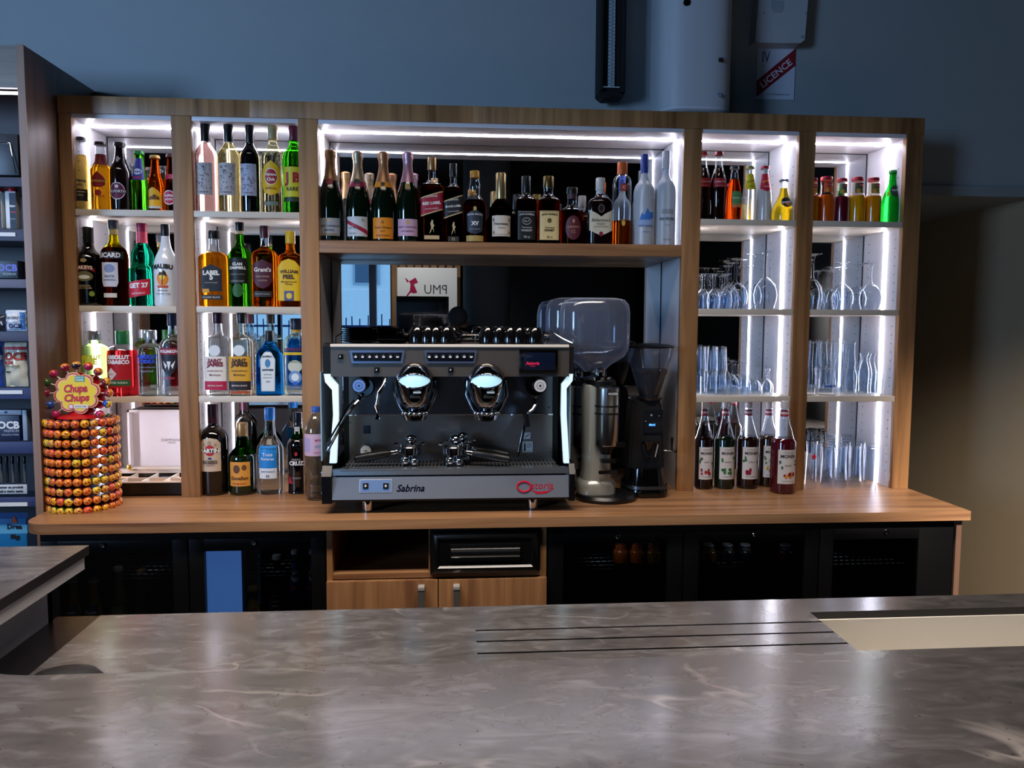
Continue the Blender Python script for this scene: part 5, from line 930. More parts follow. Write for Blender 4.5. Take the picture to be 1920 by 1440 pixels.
# group heads
EYE = mat('#b4e4f6', .3, emit=.7, name='glow_eye')  # pale blue of the lens is set as emission in the material
for cx in (777, 913):
    yc = MF-.01
    c_ = at(cx, 690, yc)
    g = MB()
    # hood: egg-shaped shell leaning forward
    Zt, Ze, Zb_ = at(cx, 679, yc).z, at(cx, 716, yc).z, at(cx, 757, yc).z
    rx = 33*mpp(yc)
    hT = Zt-Ze; rx = 36*mpp(yc)
    prof = [(Zb_-.012, .55), (Zb_-.004, .66), (Zb_+.010, .80), (Ze-.030, .93), (Ze-.010, 1.0), (Ze+.004, 1.02), (Ze+hT*.30, .97), (Ze+hT*.52, .83), (Ze+hT*.72, .63), (Ze+hT*.86, .44), (Ze+hT*.96, .22), (Zt, .02)]
    g.lathe([(z, r*rx) for z, r in prof], mat('#a4a7ac', .06, 1.), (c_.x, yc+.022, 0), 36, sy=1.1)
    gr = part('group_head', g, t)
    yf = yc+.022-rx*1.1; g = MB(); ey = at(cx, 714.5, yf); a_e, b_e = 30*mpp(yf), 12.5*mpp(yf)
    rim = []
    for i in range(40):
        a = 2*PI*i/40; u = a_e*math.cos(a); v = b_e*math.copysign(abs(math.sin(a))**1.15, math.sin(a))
        rim.append((ey.x+u, yc+.022-1.1*math.sqrt(max(0, (rx*1.03)**2-u*u))-.002, ey.z+v))
    rings = [[(ey.x+(p[0]-ey.x)*k, yc+.022-1.1*math.sqrt(max(0, (rx*1.03)**2-((p[0]-ey.x)*k)**2))-.002-.002*(1-k), ey.z+(p[2]-ey.z)*k) for p in rim] for k in (1., .75, .5, .25, .03)]
    g.loft(rings, EYE, False, True); part('glow_lens', g, gr, 'pale blue glowing lens')
    g = MB(); g.tube([(p[0], p[1]-.001, p[2]) for p in rim+[rim[0]]], .0022, CHROME, 6, cap=False); part('lens_ring', g, gr)
    g = MB(); pz = at(cx, 735, yc).z; g.box(c_.x-.002, c_.x+.022, yf-.001, yf+.012, pz-.001, pz+.005, mat('#d8e8f4', .3, .4), .001); g.box(c_.x-.012, c_.x+.020, yf+.001, yf+.014, pz-.016, pz-.009, mat('#2a2a2c', .3), .001); part('badge', g, gr)
    g = MB(); zg = at(cx, 778, yc).z
    g.lathe([(zg-.022, .020), (zg-.016, .036), (zg-.004, .040), (zg+.010, .040), (zg+.014, .03), (Zb_-.01, .022)], CHROME, (c_.x, yc+.022, 0), 32); part('brew_ring', g, gr)
    g = MB()
    for k in range(7):
        a = -.2+k*.23; g.ball((c_.x+.040*math.sin(-1.2+k*.4), yc+.022-.040*math.cos(-1.2+k*.4), zg+.004), .006, CHROME, 2)
    part('lugs', g, gr, kind='stuff')
    for sx in (-1, 1): g = MB(); g.tube([(c_.x+sx*.058, yc+.05, Ze), (c_.x+sx*.062, yc+.05, Ze-.045), (c_.x+sx*.045, yc+.045, Zb_-.015), (c_.x+sx*.032, yc+.035, Zb_-.035)], [.011, .012, .010, .007], mat('#7d8086', .08, 1.), 12); part('side_tube', g, gr)
# steam taps with wands
for k, (px, dc) in enumerate(((675, '#6c93d8'), (1011, '#c9c9cb'))):
    yc = MF+.0; c_ = at(px, 722, yc)
    g = MB(); Tm = Matrix(((1, 0, 0), (0, 0, 1), (0, -1, 0)))
    g.lathe([(-.05, .020), (-.03, .032), (-.008, .034), (.0, .030)], mat('#6d7076', .08, 1.), (c_.x+.008*(1 if k == 0 else -1), yc+.03, c_.z-.008), 28, tilt=Matrix(((1, 0, 0), (0, 0, -1), (0, 1, 0)))); kb = part('steam_tap', g, t)
    g = MB(); g.lathe([(-.028, .023), (-.004, .0235), (0, .020)], BLACKG, (c_.x, yc, c_.z), 28, tilt=Matrix(((1, 0, 0), (0, 0, 1), (0, 1, 0)))); part('knob', g, kb)
    g = MB(); fp = flat_place(yc-.0285)
    add_poly(g, ell(c_.x, c_.z, .0195, .0195, 28), mat(dc, .4), fp, .001); add_poly(g, ell(c_.x, c_.z, .0115, .0115, 24), mat('#3a5c9c' if k == 0 else '#77777a', .4), fp, .0014); add_poly(g, ell(c_.x, c_.z, .0095, .0095, 24), mat(dc, .4), fp, .0018); add_poly(g, ell(c_.x, c_.z, .004, .004, 16), mat('#2b4a80' if k == 0 else '#303032', .4), fp, .0022); part('knob_disc', g, kb)
Y0 = MF-.015
def W_(pts): return [at(x, y, Y0+dy) for x, y, dy in pts]
g = MB(); g.tube(W_([(676, 742, .02), (672, 752, 0), (660, 765, -.01), (650, 778, -.01), (640, 797, -.02), (618, 838, -.03)]), [.006, .006, .0055, .0045, .0045, .0045], CHROME, 10); g.tube(W_([(618, 838, -.03), (614, 846, -.03)]), [.006, .0045], CHROME, 10); part('steam_wand', g, t)
g = MB(); g.tube(W_([(664, 750, .02), (650, 766, .01), (640, 786, 0), (612, 834, -.005)]), .003, mat('#3c3f44', .2, 1.), 8); part('wand_guard', g, t)
g = MB(); g.tube(W_([(1004, 744, .02), (1004, 757, 0), (999, 768, -.01), (990, 775, -.01), (986, 788, -.01), (973, 850, -.02)]), [.006, .006, .005, .005, .0045, .0045], CHROME, 10); g.tube(W_([(973, 848, -.02), (971, 856, -.02)]), [.0065, .005], CHROME, 10); part('steam_wand', g, t)
g = MB(); g.tube(W_([(986, 776, -.012), (989, 800, -.012)]), .009, BLACK, 10); part('wand_grip', g, t)
g = MB(); g.tube(W_([(723, 706, .03), (719, 722, .01), (710, 738, .0), (707, 760, .0), (708, 786, .0)]), [.006, .007, .0075, .008, .0075], CHROME, 12); part('water_spout', g, t)
# gauge
c_ = at(688, 842, -.12); g = MB(); Tm = Matrix(((1, 0, 0), (0, 0, 1), (0, 1, 0)))
g.lathe([(-.03, .016), (-.006, .0205), (0, .0205)], CHROME, (c_.x, -.125, c_.z), 28, tilt=Tm); gg_ = part('pressure_gauge', g, t)
g = MB(); fp = flat_place(-.1555); add_poly(g, ell(c_.x, c_.z, .0175, .0175, 24), mat('#d8dad8', .3), fp, .001); add_poly(g, [(c_.x-.010, c_.z+.0005), (c_.x+.004, c_.z+.002), (c_.x+.004, c_.z-.002)], mat('#17171a', .4), fp, .0016)
for k in range(7): a = PI*1.25-k*PI*1.5/6; add_poly(g, ell(c_.x+.0135*math.cos(a), c_.z+.0135*math.sin(a), .0011, .0011, 6), mat('#333', .5) if False else mat('#333338', .5), fp, .0014)
part('dial', g, gg_)
for (x0, y0, x1, y1, c1) in ((981, 811, 995, 823, '#c9c9c6'), (980, 828, 999, 848, '#d4d4d0'), (681, 798, 694, 813, '#1b2234')):
    A_, C_ = at(x0, y0, BY-.008), at(x1, y1, BY-.008); g = MB(); g.box(A_.x, C_.x, BY-.009, BY-.0065, C_.z, A_.z, mat(c1, .5), .0006)
    if y0 == 828: g.box(A_.x+.004, A_.x+.010, BY-.0098, BY-.009, C_.z+.005, A_.z-.008, mat('#1a1a1c', .5)); [g.box(A_.x+.013, C_.x-.004, BY-.0098, BY-.009, A_.z-.008-.006*i, A_.z-.006-.006*i, mat('#55555a', .5)) for i in range(3)]; g.ball((A_.x+.007, BY-.0095, A_.z-.005), .0028, mat('#1a1a1c', .5), 1, 1, .3, 1)
    elif y0 == 811: g.tube([(A_.x+.006, BY-.0095, C_.z+.006), (C_.x-.006, BY-.0095, A_.z-.006)], .0014, mat('#3a3a3c', .5), 6)
    part('sticker', g, t)
# top rails
for px0, px1 in ((631, 652), (1028, 1052)):
    A_, C_ = at(px0, 646, -.22), at(px1, 634, -.22)
    g = MB()
    if px0 < 800: g.tube([(A_.x, -.24, zt_top), (A_.x, -.24, zt_top+.022), (A_.x+.02, -.22, zt_top+.036)], .0025, CHROME, 8)
    else: g.tube([(A_.x, -.2, zt_top), (A_.x+.012, -.2, zt_top+.042), (A_.x+.045, -.24, zt_top+.018), (A_.x+.075, -.25, zt_top+.004)], .003, CHROME, 8)
    part('cup_rail', g, t)
g = MB()
for y in (-.03, .06): g.tube([(MX0+.03, y, zt_top+.028), (MX1-.03, y, zt_top+.028)], .0025, CHROME, 6)
for i in range(9): x = MX0+.04+i*(MX1-MX0-.08)/8; g.tube([(x, .06, zt_top), (x, .06, zt_top+.028)], .002, CHROME, 6)
part('cup_rail', g, t)
# portafilters resting on the tray
def portafilter(name, label, head, hend, Y, hy, dark=True):
    hc, he = at(head[0], head[1], Y), at(hend[0], hend[1], hy)
    zt_ = ty+.001; hc.z = zt_+.052; he.z = zt_+.024
    t = thing(name, label, 'portafilter', (hc.x, Y, zt_))
    g = MB(); g.lathe([(zt_+.028, .022), (zt_+.038, .035), (zt_+.062, .036), (zt_+.066, .042), (zt_+.074, .042), (zt_+.0742, .034)], CHROME, (hc.x, Y, 0), 28); part('basket', g, t)
    g = MB()
    for sx in (-1, 1): g.tube([(hc.x, Y, zt_+.03), (hc.x+sx*.012, Y-.005, zt_+.018), (hc.x+sx*.018, Y-.008, zt_+.002)], [.008, .008, .0085], CHROME, 10)
    part('spout', g, t)
    g = MB()
    for sx in (-1, 1): g.tube([(hc.x+sx*.038, Y, zt_+.070), (hc.x+sx*.050, Y, zt_+.072)], [.006, .004], CHROME, 8)
    g.ball((hc.x+.006, Y-.012, zt_+.088), .017, CHROME, 2, 1.2, 1, .9); g.ball((hc.x-.012, Y-.018, zt_+.02), .016, CHROME, 2); g.ball((hc.x+.016, Y-.02, zt_+.016), .015, CHROME, 2); part('lugs', g, t, kind='stuff')
    d_ = (he-Vector((hc.x, Y, hc.z))); g = MB(); p0 = Vector((hc.x, Y, hc.z)); g.tube([p0+d_*.22, p0+d_*.34], [.008, .010], CHROME, 12); part('neck', g, t)
    g = MB(); g.tube([p0+d_*.33, p0+d_*.45, p0+d_*.75, p0+d_*.97, p0+d_*1.0], [.010, .013, .0150, .0125, .006], mat('#151516', .38), 14); part('handle', g, t)
portafilter('portafilter', 'chrome portafilter on the drip tray with its black handle towards the gauge', (768, 848), (664, 858), -.19, -.20)
portafilter('portafilter', 'chrome portafilter on the drip tray, in front of its twin on the display side', (851, 850), (958, 854), -.20, -.235)
portafilter('portafilter', 'chrome portafilter on the drip tray, behind its twin with the handle further back', (864, 842), (955, 846), -.135, -.15)

# crockery on top of the machine
SAU = mat('#0b0b0d', .12, coat=.6, name='black_glaze')
def crock(name, prof, label, cat, loc, group, handle=None):
    key = name+str(prof)
    if key not in GM:
        b = MB(); b.lathe(prof, SAU, seg=28)
        if handle: b.tube(handle, .0035, SAU, 8)
        GM[key] = b.mesh(name)
    o = bpy.data.objects.new(name, GM[key]); COL.objects.link(o); o.location = loc; tag(o, label, cat, group); return o
zs_ = zt_top+.001
sx_ = at(677, 630, -.13).x
for i in range(8): crock('saucer', [(0, .035), (.002, .040), (.0065, .066), (.0085, .068), (.0075, .064), (.004, .040)], 'black saucer in the tall stack on the machine, %s from the bottom' % ORD[i], 'saucer', (sx_, -.13, zs_+i*.0062), 'black saucers stacked on the machine')
s2 = at(727, 630, -.05).x
for i in range(7): crock('saucer', [(0, .030), (.002, .034), (.0055, .053), (.007, .055), (.006, .051), (.004, .034)], 'small black saucer in the stack behind the tall one, %s from the bottom' % ORD[i], 'saucer', (s2, -.04, zs_+i*.0062), 'small black saucers stacked behind')
px_ = at(742, 635, -.17).x
crock('plate', [(0, .03), (.003, .035), (.012, .068), (.015, .071), (.0135, .066), (.006, .036)], 'lower black plate lying beside the saucer stack', 'plate', (px_, -.14, zs_), 'black plates'); crock('plate', [(0, .03), (.003, .035), (.012, .068), (.015, .071), (.0135, .066), (.006, .036)], 'upper black plate lying beside the saucer stack', 'plate', (px_+.008, -.13, zs_+.0085), 'black plates')
CUPP = [(0, .026), (.002, .030), (.030, .031), (.050, .021), (.053, .019), (.0532, .002)]
for k, px in enumerate((783, 803, 818, 838, 915, 936, 957, 974, 1003)):
    crock('espresso_cup', CUPP, 'black espresso cup turned upside down on the machine, %s from the saucer stack' % ORD[k], 'cup', (at(px, 635, -.2).x, -.2, zs_), 'upturned black espresso cups', [(.029, 0, .012), (.044, 0, .018), (.044, 0, .034), (.025, 0, .040)])
for k, px in enumerate((800, 850, 940, 990)):
    crock('espresso_cup', CUPP, 'black espresso cup in the back row on the machine, %s from the saucer stack' % ORD[k], 'cup', (at(px, 635, -.09).x, -.09, zs_), 'upturned black espresso cups at the back', [(.029, 0, .012), (.044, 0, .018), (.044, 0, .034), (.025, 0, .040)])

# ---------------------------------------------------------------- grinders
def hopper_sec(ax, ay, e):
    def f(r, a):
        ca, sa = math.cos(a), math.sin(a); q = (abs(ca)**e+abs(sa)**e)**(-1/e); return r*ax*q*ca, r*ay*q*sa
    return f
def silver_grinder(label, X, Y, ph0, ph1, s=1., hx=0.):
    t = thing('coffee_grinder', label, 'grinder', (X, Y, 0))
    zB = .0; zN = at(1110, 712, Y).z; zH0, zH1 = at(1110, 700, Y).z, at(1115, 559, Y).z
    b = MB(); b.lathe([(0, .105), (.012, .108), (.022, .100)], BLACK, (X+.02, Y, 0), 36, sx=1.0, sy=.9); part('base', b, t)
    SIL = mat('#c4c6bd', .28, .45, name='silver_paint')
    b = MB(); sec = hopper_sec(1, 1, 3.)
    b.lathe([(.022, .066), (.05, .066), (.062, .062), (.07, .054), (.12, .050), (.20, .050), (zN-.035, .052), (zN-.02, .050), (zN-.016, .046)], SIL, (X-.012, Y+.02, 0), 36, sec=sec); part('body', b, t, 'silver painted body')
    b = MB(); zc0, zc1 = at(1130, 835, Y-.03).z, at(1130, 725, Y-.03).z
    b.lathe([(zc0, .040), (zc0+.004, .042), (zc1-.004, .042), (zc1, .036)], STEEL, (X+.014, Y-.025, 0), 36); cy = part('dosing_drum', b, t, 'brushed steel dosing drum')
    for pz in (762, 776): z = at(1130, pz, Y-.05).z; part('band', MB().lathe([(z-.003, .0432), (z+.003, .0432)], BLACK, (X+.014, Y-.025, 0), 36), cy)
    z = at(1132, 738, Y-.06).z; b = MB(); b.box(X-.008+.014, X+.034+.014, Y-.069, Y-.0665, z-.005, z+.005, BLACK, .001); add_text(b, 'MAZZER', .034, (X+.027, z), mat('#d8d8d8', .4), flat_place(Y-.0692), .0003, bold=.04); part('name_plate', b, cy)
    b = MB(); z0 = zc0; b.lathe([(z0-.03, .018), (z0-.012, .026), (z0, .036)], BLACK, (X+.014, Y-.03, 0), 28); b.box(X+.03, X+.075, Y-.055, Y-.035, z0-.004, z0+.012, BLACK, .003); b.box(X-.01, X+.04, Y-.075, Y-.03, z0-.055, z0-.045, BLACK, .004); b.tube([(X-.012, Y-.05, z0-.09), (X+.014, Y-.085, z0-.082), (X+.044, Y-.05, z0-.09)], .007, BLACK, 8); part('dosing_fork', b, t)
    b = MB(); b.lathe([(zN-.018, .052), (zN-.004, .050), (zN, .046)], BLACK, (X+.0, Y+.01, 0), 28); b.lathe([(zN, .044), (zN+.010, .046), (zN+.014, .028), (zN+.03, .026), (zH0+.02, .030)], CHROME, (X-.01, Y+.01, 0), 28); part('collar', b, t, 'chrome collar')
    HG = haze('#c6d0e2', '#c4cfe4', .16)
    xa, xb = at(ph0, 620, Y).x, at(ph1, 620, Y).x; hw = (xb-xa)/2; xc = (xa+xb)/2
    sec = hopper_sec(1, .8, 3.6); Hh = zH1-zH0
    b = MB(); b.lathe([(zH0+.005, .030), (zH0+.03, .055), (zH0+.06, hw*.86), (zH0+.085, hw*.97), (zH0+.11, hw), (zH1-.05, hw), (zH1-.022, hw*.96), (zH1-.006, hw*.84), (zH1, hw*.6)], HG, (xc, Y+.01, 0), 48, sec=sec, cap0=False); hp = part('hopper', b, t, 'large clear rounded hopper')
    b = MB(); b.lathe([(zH0+.098, hw*.985), (zH0+.103, hw*.985)], HG, (xc, Y+.01, 0), 48, sec=sec, cap0=False, cap1=False); part('hopper_seam', b, hp)
    return t
GX = at(1126, 900, -.11).x
silver_grinder('silver coffee grinder with a large clear rounded hopper, beside the espresso machine', GX, -.105, 1052, 1178)
silver_grinder('second silver grinder with a clear hopper, half hidden behind the first', at(1085, 900, .10).x, .12, 1025, 1140)
# black on-demand grinder
X, Y = at(1208, 900, -.03).x, -.02
t = thing('coffee_grinder', 'black coffee grinder with a funnel hopper of roasted beans', 'grinder', (X, Y, 0))
zl, zh0, zh1 = at(1210, 716+30, Y).z, at(1215, 747, Y).z, at(1215, 650, Y).z
b = MB(); sec = hopper_sec(1, 1.2, 3.2); b.lathe([(0, .078), (.012, .080), (.03, .076), (.06, .068), (.10, .062)], BLACKG, (X-.0, Y, 0), 36, sec=sec); part('base', b, t)
b = MB(); b.lathe([(.03, .0775), (.042, .0765)], mat('#5a5a5c', .3, .8), (X, Y, 0), 36, sec=sec, cap0=False, cap1=False); part('trim_band', b, t)
b = MB(); b.prism([(-.062, .09), (.068, .09), (.062, .20), (.052, zh0-.01), (.046, zh0), (-.040, zh0), (-.048, zh0-.012), (-.058, .20)], Y-.03, Y+.08, MATTEB)
for v in b.bm.verts: v.co.x += X
bmesh.ops.bevel(b.bm, geom=b.bm.edges[:], offset=.008, segments=2, affect='EDGES'); part('body', b, t)
sa, sb2 = at(1207, 768, Y-.032), at(1242, 812, Y-.032)
b = MB(); b.box(sa.x, sb2.x, Y-.036, Y-.031, sb2.z, sa.z, mat('#1b1d22', .15), .002); pn = part('control_panel', b, t)
c_ = at(1223, 797, Y-.04); b = MB(); add_text(b, '09:41', .022, (c_.x, c_.z), mat('#4a9aff', .5, emit=2.), flat_place(Y-.0365), .0004, bold=.05); part('readout', b, pn, 'blue lit readout')
b = MB(); c2 = at(1222, 779, Y-.04); b.ball((c2.x, Y-.037, c2.z), .0042, mat('#9a9ca0', .3), 2, 1, .4, 1); c2 = at(1236, 780, Y-.04); b.ball((c2.x, Y-.037, c2.z), .002, mat('#c9ccd0', .3), 1, 1, .4, 1); c2 = at(1211, 790, Y-.04); b.ball((c2.x, Y-.037, c2.z), .002, mat('#c9ccd0', .3), 1, 1, .4, 1); part('keys', b, pn)
b = MB(); zf = at(1215, 838, Y).z; b.tube([(X-.015, Y-.03, zf+.018), (X-.02, Y-.075, zf+.018), (X-.015, Y-.078, zf-.018), (X+.02, Y-.078, zf-.026), (X+.035, Y-.05, zf+.014), (X+.032, Y-.03, zf+.016)], .005, mat('#2a2a2c', .25, .6), 8); b.lathe([(zf-.002, .012), (zf+.03, .022)], BLACKG, (X-.003, Y-.055, 0), 20); part('fork', b, t)
hv = at(1261, 838, Y-.03); b = MB(); b.tube([(X+.05, Y-.01, hv.z-.012), (hv.x, Y-.03, hv.z-.012)], .0045, CHROME, 8); b.tube([(hv.x, Y-.03, hv.z-.014), (hv.x, Y-.03, hv.z+.034)], [.0055, .0075], CHROME, 12); b.ball((hv.x+.010, Y-.03, hv.z-.014), .007, BLACK, 2); part('lever', b, t, 'chrome lever')
b = MB(); b.lathe([(zh0-.004, .044), (zh0+.004, .048), (zh0+.008, .036)], mat('#3c3a3a', .25, .7), (X+.014, Y, 0), 28); part('collar', b, t)
zbn = at(1217, 695, Y).z; hx0 = X+.014
cone = [(zh0+.006, .032), (zh0+.03, .042), (zh1-.03, .078), (zh1, .082)]
b = MB(); b.lathe(cone, haze('#e0e6ee', '#d0d8e4', .07), (hx0, Y, 0), 36, cap0=False, cap1=False); part('hopper', b, t, 'clear funnel hopper')
rb = .042+(.078-.042)*((zbn-zh0-.03)/(zh1-.03-zh0-.03))
b = MB(); b.lathe([(zh0+.008, .030), (zh0+.03, .040), (zbn, rb-.002), (zbn+.004, rb-.012), (zbn+.002, .001)], mat('#1c0f0a', .4, var=.4, bump=1., name='roasted_beans'), (hx0, Y, 0), 36)
rnd = random.Random(5); BN = mat('#2a150d', .35, coat=.3, name='bean')
for i in range(260):
    a, zz = rnd.uniform(0, 2*PI), rnd.uniform(zh0+.012, zbn); rr_ = .030+(rb-.030)*((zz-zh0-.008)/(zbn-zh0-.008))-.002; b.ball((hx0+rr_*math.cos(a), Y+rr_*math.sin(a), zz), .0036, BN, 1, 1.2, 1.2, .8)
for i in range(120): a, r_ = rnd.uniform(0, 2*PI), rb*math.sqrt(rnd.random())*.93; b.ball((hx0+r_*math.cos(a), Y+r_*math.sin(a), zbn+.004), .0038, BN, 1, 1.3, 1, .8)
part('coffee_beans', b, t, kind='stuff')
b = MB(); b.lathe([(zh1-.004, .084), (zh1+.002, .087), (zh1+.008, .070), (zh1+.012, .030), (zh1+.0125, .002)], BLACK, (hx0, Y, 0), 36); part('lid', b, t, 'black hopper lid')

# ---------------------------------------------------------------- tea chest
tX0, tX1 = .062, .358; ty0, ty1 = .025, .235
t = thing('tea_chest', 'open wooden tea chest with a white lid and compartments behind the lollipops', 'box', (.21, .13, 0))
zt0 = at(300, 903, ty0).z; zl = at(300, 768, ty1-.03).z; PW = mat('#e6dcd0', .4, name='pale_wood'); PW2 = wood(0, '#c9a684', '#e0c4a4', .45)
b = MB(); b.box(tX0, tX1, ty0, ty0+.006, 0, zt0-.004, BLACK); b.box(tX0, tX1, ty1-.006, ty1, 0, zt0-.004, BLACK); b.box(tX0, tX0+.006, ty0, ty1, 0, zt0-.004, BLACK); b.box(tX1-.006, tX1, ty0, ty1, 0, zt0-.004, BLACK); b.box(tX0, tX1, ty0, ty1, 0, .004, BLACK); part('case', b, t, 'black outer case')
b = MB(); b.box(tX0, tX1, ty0-.001, ty0+.008, zt0-.004, zt0, PW); b.box(tX0, tX1, ty1-.03, ty1, zt0-.004, zt0+.012, PW); b.box(tX0, tX0+.008, ty0, ty1, zt0-.004, zt0, PW); b.box(tX1-.008, tX1, ty0, ty1, zt0-.004, zt0, PW); part('rim', b, t)
for i in range(1, 4): x = tX0+(tX1-tX0)*i/4; part('divider', MB().box(x-.002, x+.002, ty0+.006, ty1-.03, .01, zt0-.003, PW), t)
part('divider', MB().box(tX0+.006, tX1-.006, .112, .116, .01, zt0-.003, PW), t); part('tray_floor', MB().box(tX0+.006, tX1-.006, ty0+.006, ty1-.006, .012, .016, PW2), t)
for i, (x, y, c1) in enumerate(((.10, .07, '#b86a4c'), (.17, .07, '#8a5a34'), (.25, .07, '#c98a64'), (.32, .07, '#b07a50'), (.10, .16, '#d8b48c'), (.25, .16, '#2c3648'))):
    b = MB(); b.box(x-.026, x+.026, y-.03, y+.03, .017, zt0-.012, mat(c1, .6), .002); o = part('tea_bag_packet', b, None); tag(o, 'folded %s tea packet lying in the open chest' % ('brick red', 'brown', 'orange-tan', 'tan', 'cream', 'dark blue')[i], 'packet', 'tea packets in the chest')
b = MB(); lx0 = at(243, 800, ty1-.02).x
b.box(lx0, tX1, ty1-.012, ty1-.006, zt0+.012, zl, mat('#dcd9dc', .35)); b.box(lx0, lx0+.008, ty1-.04, ty1-.012, zt0+.012, zl, mat('#d2cccc', .4)); b.box(lx0, tX1, ty1-.04, ty1-.012, zl-.008, zl, mat('#d2cccc', .4)); b.box(lx0, tX1, ty1-.04, ty1-.012, zt0+.012, zt0+.02, PW); ld = part('lid', b, t, 'white raised lid')
b = MB(); c_ = at(322, 825, ty1-.013); add_text(b, 'DAMMANN', .075, (c_.x, c_.z), mat('#55504e', .5), flat_place(ty1-.0125), .0004, bold=.0); add_text(b, 'FRERES', .028, (c_.x, c_.z-.010), mat('#55504e', .5), flat_place(ty1-.0125), .0004, bold=0); part('lettering', b, ld)
b = MB(); b.box(lx0-.004, lx0+.008, ty1-.045, ty1-.04, zt0+.012, zt0+.030, mat('#b8923c', .3, 1.), .001); b.box(lx0, lx0+.03, ty1-.045, ty1-.04, zt0+.010, zt0+.014, mat('#b8923c', .3, 1.), .001); part('hinge', b, t, 'brass hinge')
part('lid_edge', MB().box(lx0+.02, tX1, ty1-.04, ty1-.006, zl+.0005, zl+.006, BLACK), t)

# ---------------------------------------------------------------- lollipop display
LX, LYC = at(149, 880, -.14).x, -.115
LR = 62*mpp(LYC-.1)*.93
t = thing('lollipop_display', 'red lollipop display drum with a yellow daisy sign on top', 'display stand', (LX, LYC, 0))
RP = mat('#b3141c', .3, name='red_plastic')
zr = [at(149, y, LYC-LR).z for y in (796, 959)]
b = MB(); b.lathe([(0, .10), (.006, .102), (.012, .095), (.014, .06)], mat('#7a0f16', .3), (LX, LYC, 0), 40); part('foot', b, t)
b = MB(); b.lathe([(.014, .022), (zr[0]+.02, .022)], RP, (LX, LYC, 0), 20); part('post', b, t)
rows = 10
for i in range(rows):
    z = zr[0]+(zr[1]-zr[0])*i/(rows-1); part('ring_tray', MB().lathe([(z-.0022, LR-.028), (z-.002, LR-.018), (z+.002, LR-.018), (z+.0022, LR-.028)], mat('#6f0d16', .35), (LX, LYC, 0), 40), t)
b = MB(); zt1 = zr[0]+.012; b.lathe([(zt1, LR-.03), (zt1+.006, LR-.04), (zt1+.012, .035), (zt1+.035, .024), (zt1+.05, .020)], RP, (LX, LYC, 0), 32); part('top_cone', b, t)
sc = at(144, 737, LYC-.035); SY = LYC-.035
def daisy(s_):
    out = []
    for i in range(96):
        a = 2*PI*i/96; d_ = (a+PI/8) % (PI/4)-PI/8; r_ = .042*math.cos(d_)+math.sqrt(max(0, .0205**2-(.042*math.sin(d_))**2)); out.append((sc.x+s_*r_*1.02*math.cos(a+.2), sc.z+s_*r_*.95*math.sin(a+.2)))
    return out
b = MB(); b.prism(daisy(1.15), SY, SY+.006, mat('#e8b878', .4)); sg = part('sign', b, t, 'yellow daisy sign with red script')
b = MB()
for k, (s_, c1) in enumerate(((1.10, '#c8182c'), (1.03, '#f0c8a0'), (.98, '#f4cf1c'))): add_poly(b, daisy(s_), mat(c1, .4), flat_place(SY), .0006+.0004*k, .02)
part('sign_face', b, sg)
b = MB(); RDT = mat('#c8142c', .4)
add_text(b, 'Chupa', .074, (sc.x-.002, sc.z+.012), RDT, flat_place(SY-.002), .0006, bold=.04, shear=.15, rot=.04, height=.034); add_text(b, 'Chups', .078, (sc.x, sc.z-.018), RDT, flat_place(SY-.002), .0006, bold=.04, shear=.15, rot=.04, height=.032)
g1 = at(150, 710, SY); add_poly(b, rct(g1.x, g1.z, .030, .018), mat('#3c9a8c', .4), flat_place(SY-.002), .0004); add_text(b, 'BACK TO', .024, (g1.x, g1.z+.004), mat('#f0f0e8', .4), flat_place(SY-.002), .0008, bold=.03); add_text(b, 'PAPER', .024, (g1.x, g1.z-.004), mat('#f0f0e8', .4), flat_place(SY-.002), .0008, bold=.03)
g1 = at(146, 762, SY); add_poly(b, rct(g1.x+.004, g1.z, .058, .012), mat('#e6e0d4', .4), flat_place(SY-.002), .0004); add_text(b, 'SINCE 1958', .034, (g1.x+.010, g1.z), mat('#55504c', .4), flat_place(SY-.002), .0008); add_poly(b, ell(g1.x-.020, g1.z, .009, .009), mat('#d86a6a', .4), flat_place(SY-.002), .0007); add_poly(b, ell(g1.x-.020, g1.z, .006, .006), mat('#e8e0d8', .4), flat_place(SY-.002), .001)
part('lettering', b, sg)
b = MB(); b.prism([(x+.014, z-.004) for x, z in daisy(1.18)], SY+.018, SY+.024, RP); b.box(sc.x-.012, sc.x+.012, SY+.006, SY+.018, sc.z-.07, sc.z+.02, RP); part('sign_back', b, t)
b = MB(); b.box(sc.x-.008, sc.x+.008, SY+.008, SY+.02, zt1+.02, sc.z-.04, RP); part('sign_stem', b, t)
VAR = [('orange', '#8a2a3c', '#e0761c'), ('pink', '#a81c58', '#e0602c'), ('yellow', '#7a2030', '#e8a41c'), ('green', '#2f5a24', '#dcb42c'), ('blue', '#1c4a9c', '#e8c02c'), ('purple', '#4a1038', '#d86a2c'), ('red', '#8c1430', '#e8862c'), ('brown', '#2a1c30', '#d89a3c')]
LM = {}
for nm, c1, c2 in VAR:
    b = MB(); b.ball((0, 0, 0), .0138, mat(c1, .25, coat=.6), 3); k2, k3 = b.mi(mat(c2, .25, coat=.6)), b.mi(mat('#9c2418', .3, coat=.5))
    for f in b.bm.faces:
        c_ = f.calc_center_median(); q_ = -c_.y/.0138; an = math.atan2(c_.z, c_.x)
        if q_ > .30+.16*math.sin(an*5): f.material_index = k2
        if q_ > .86 and math.sin(an*2+1) > .1: f.material_index = k3
    b.tube([(0, .013, 0), (0, .034, 0)], .0018, mat('#e8e4dc', .5), 6); LM[nm] = b.mesh('lollipop')
rnd = random.Random(11); NC = 24
pool = ['orange']*5+['yellow']*3+['pink']*2+['green']*2+['blue']*1+['purple']*2+['red']*3+['brown']*2
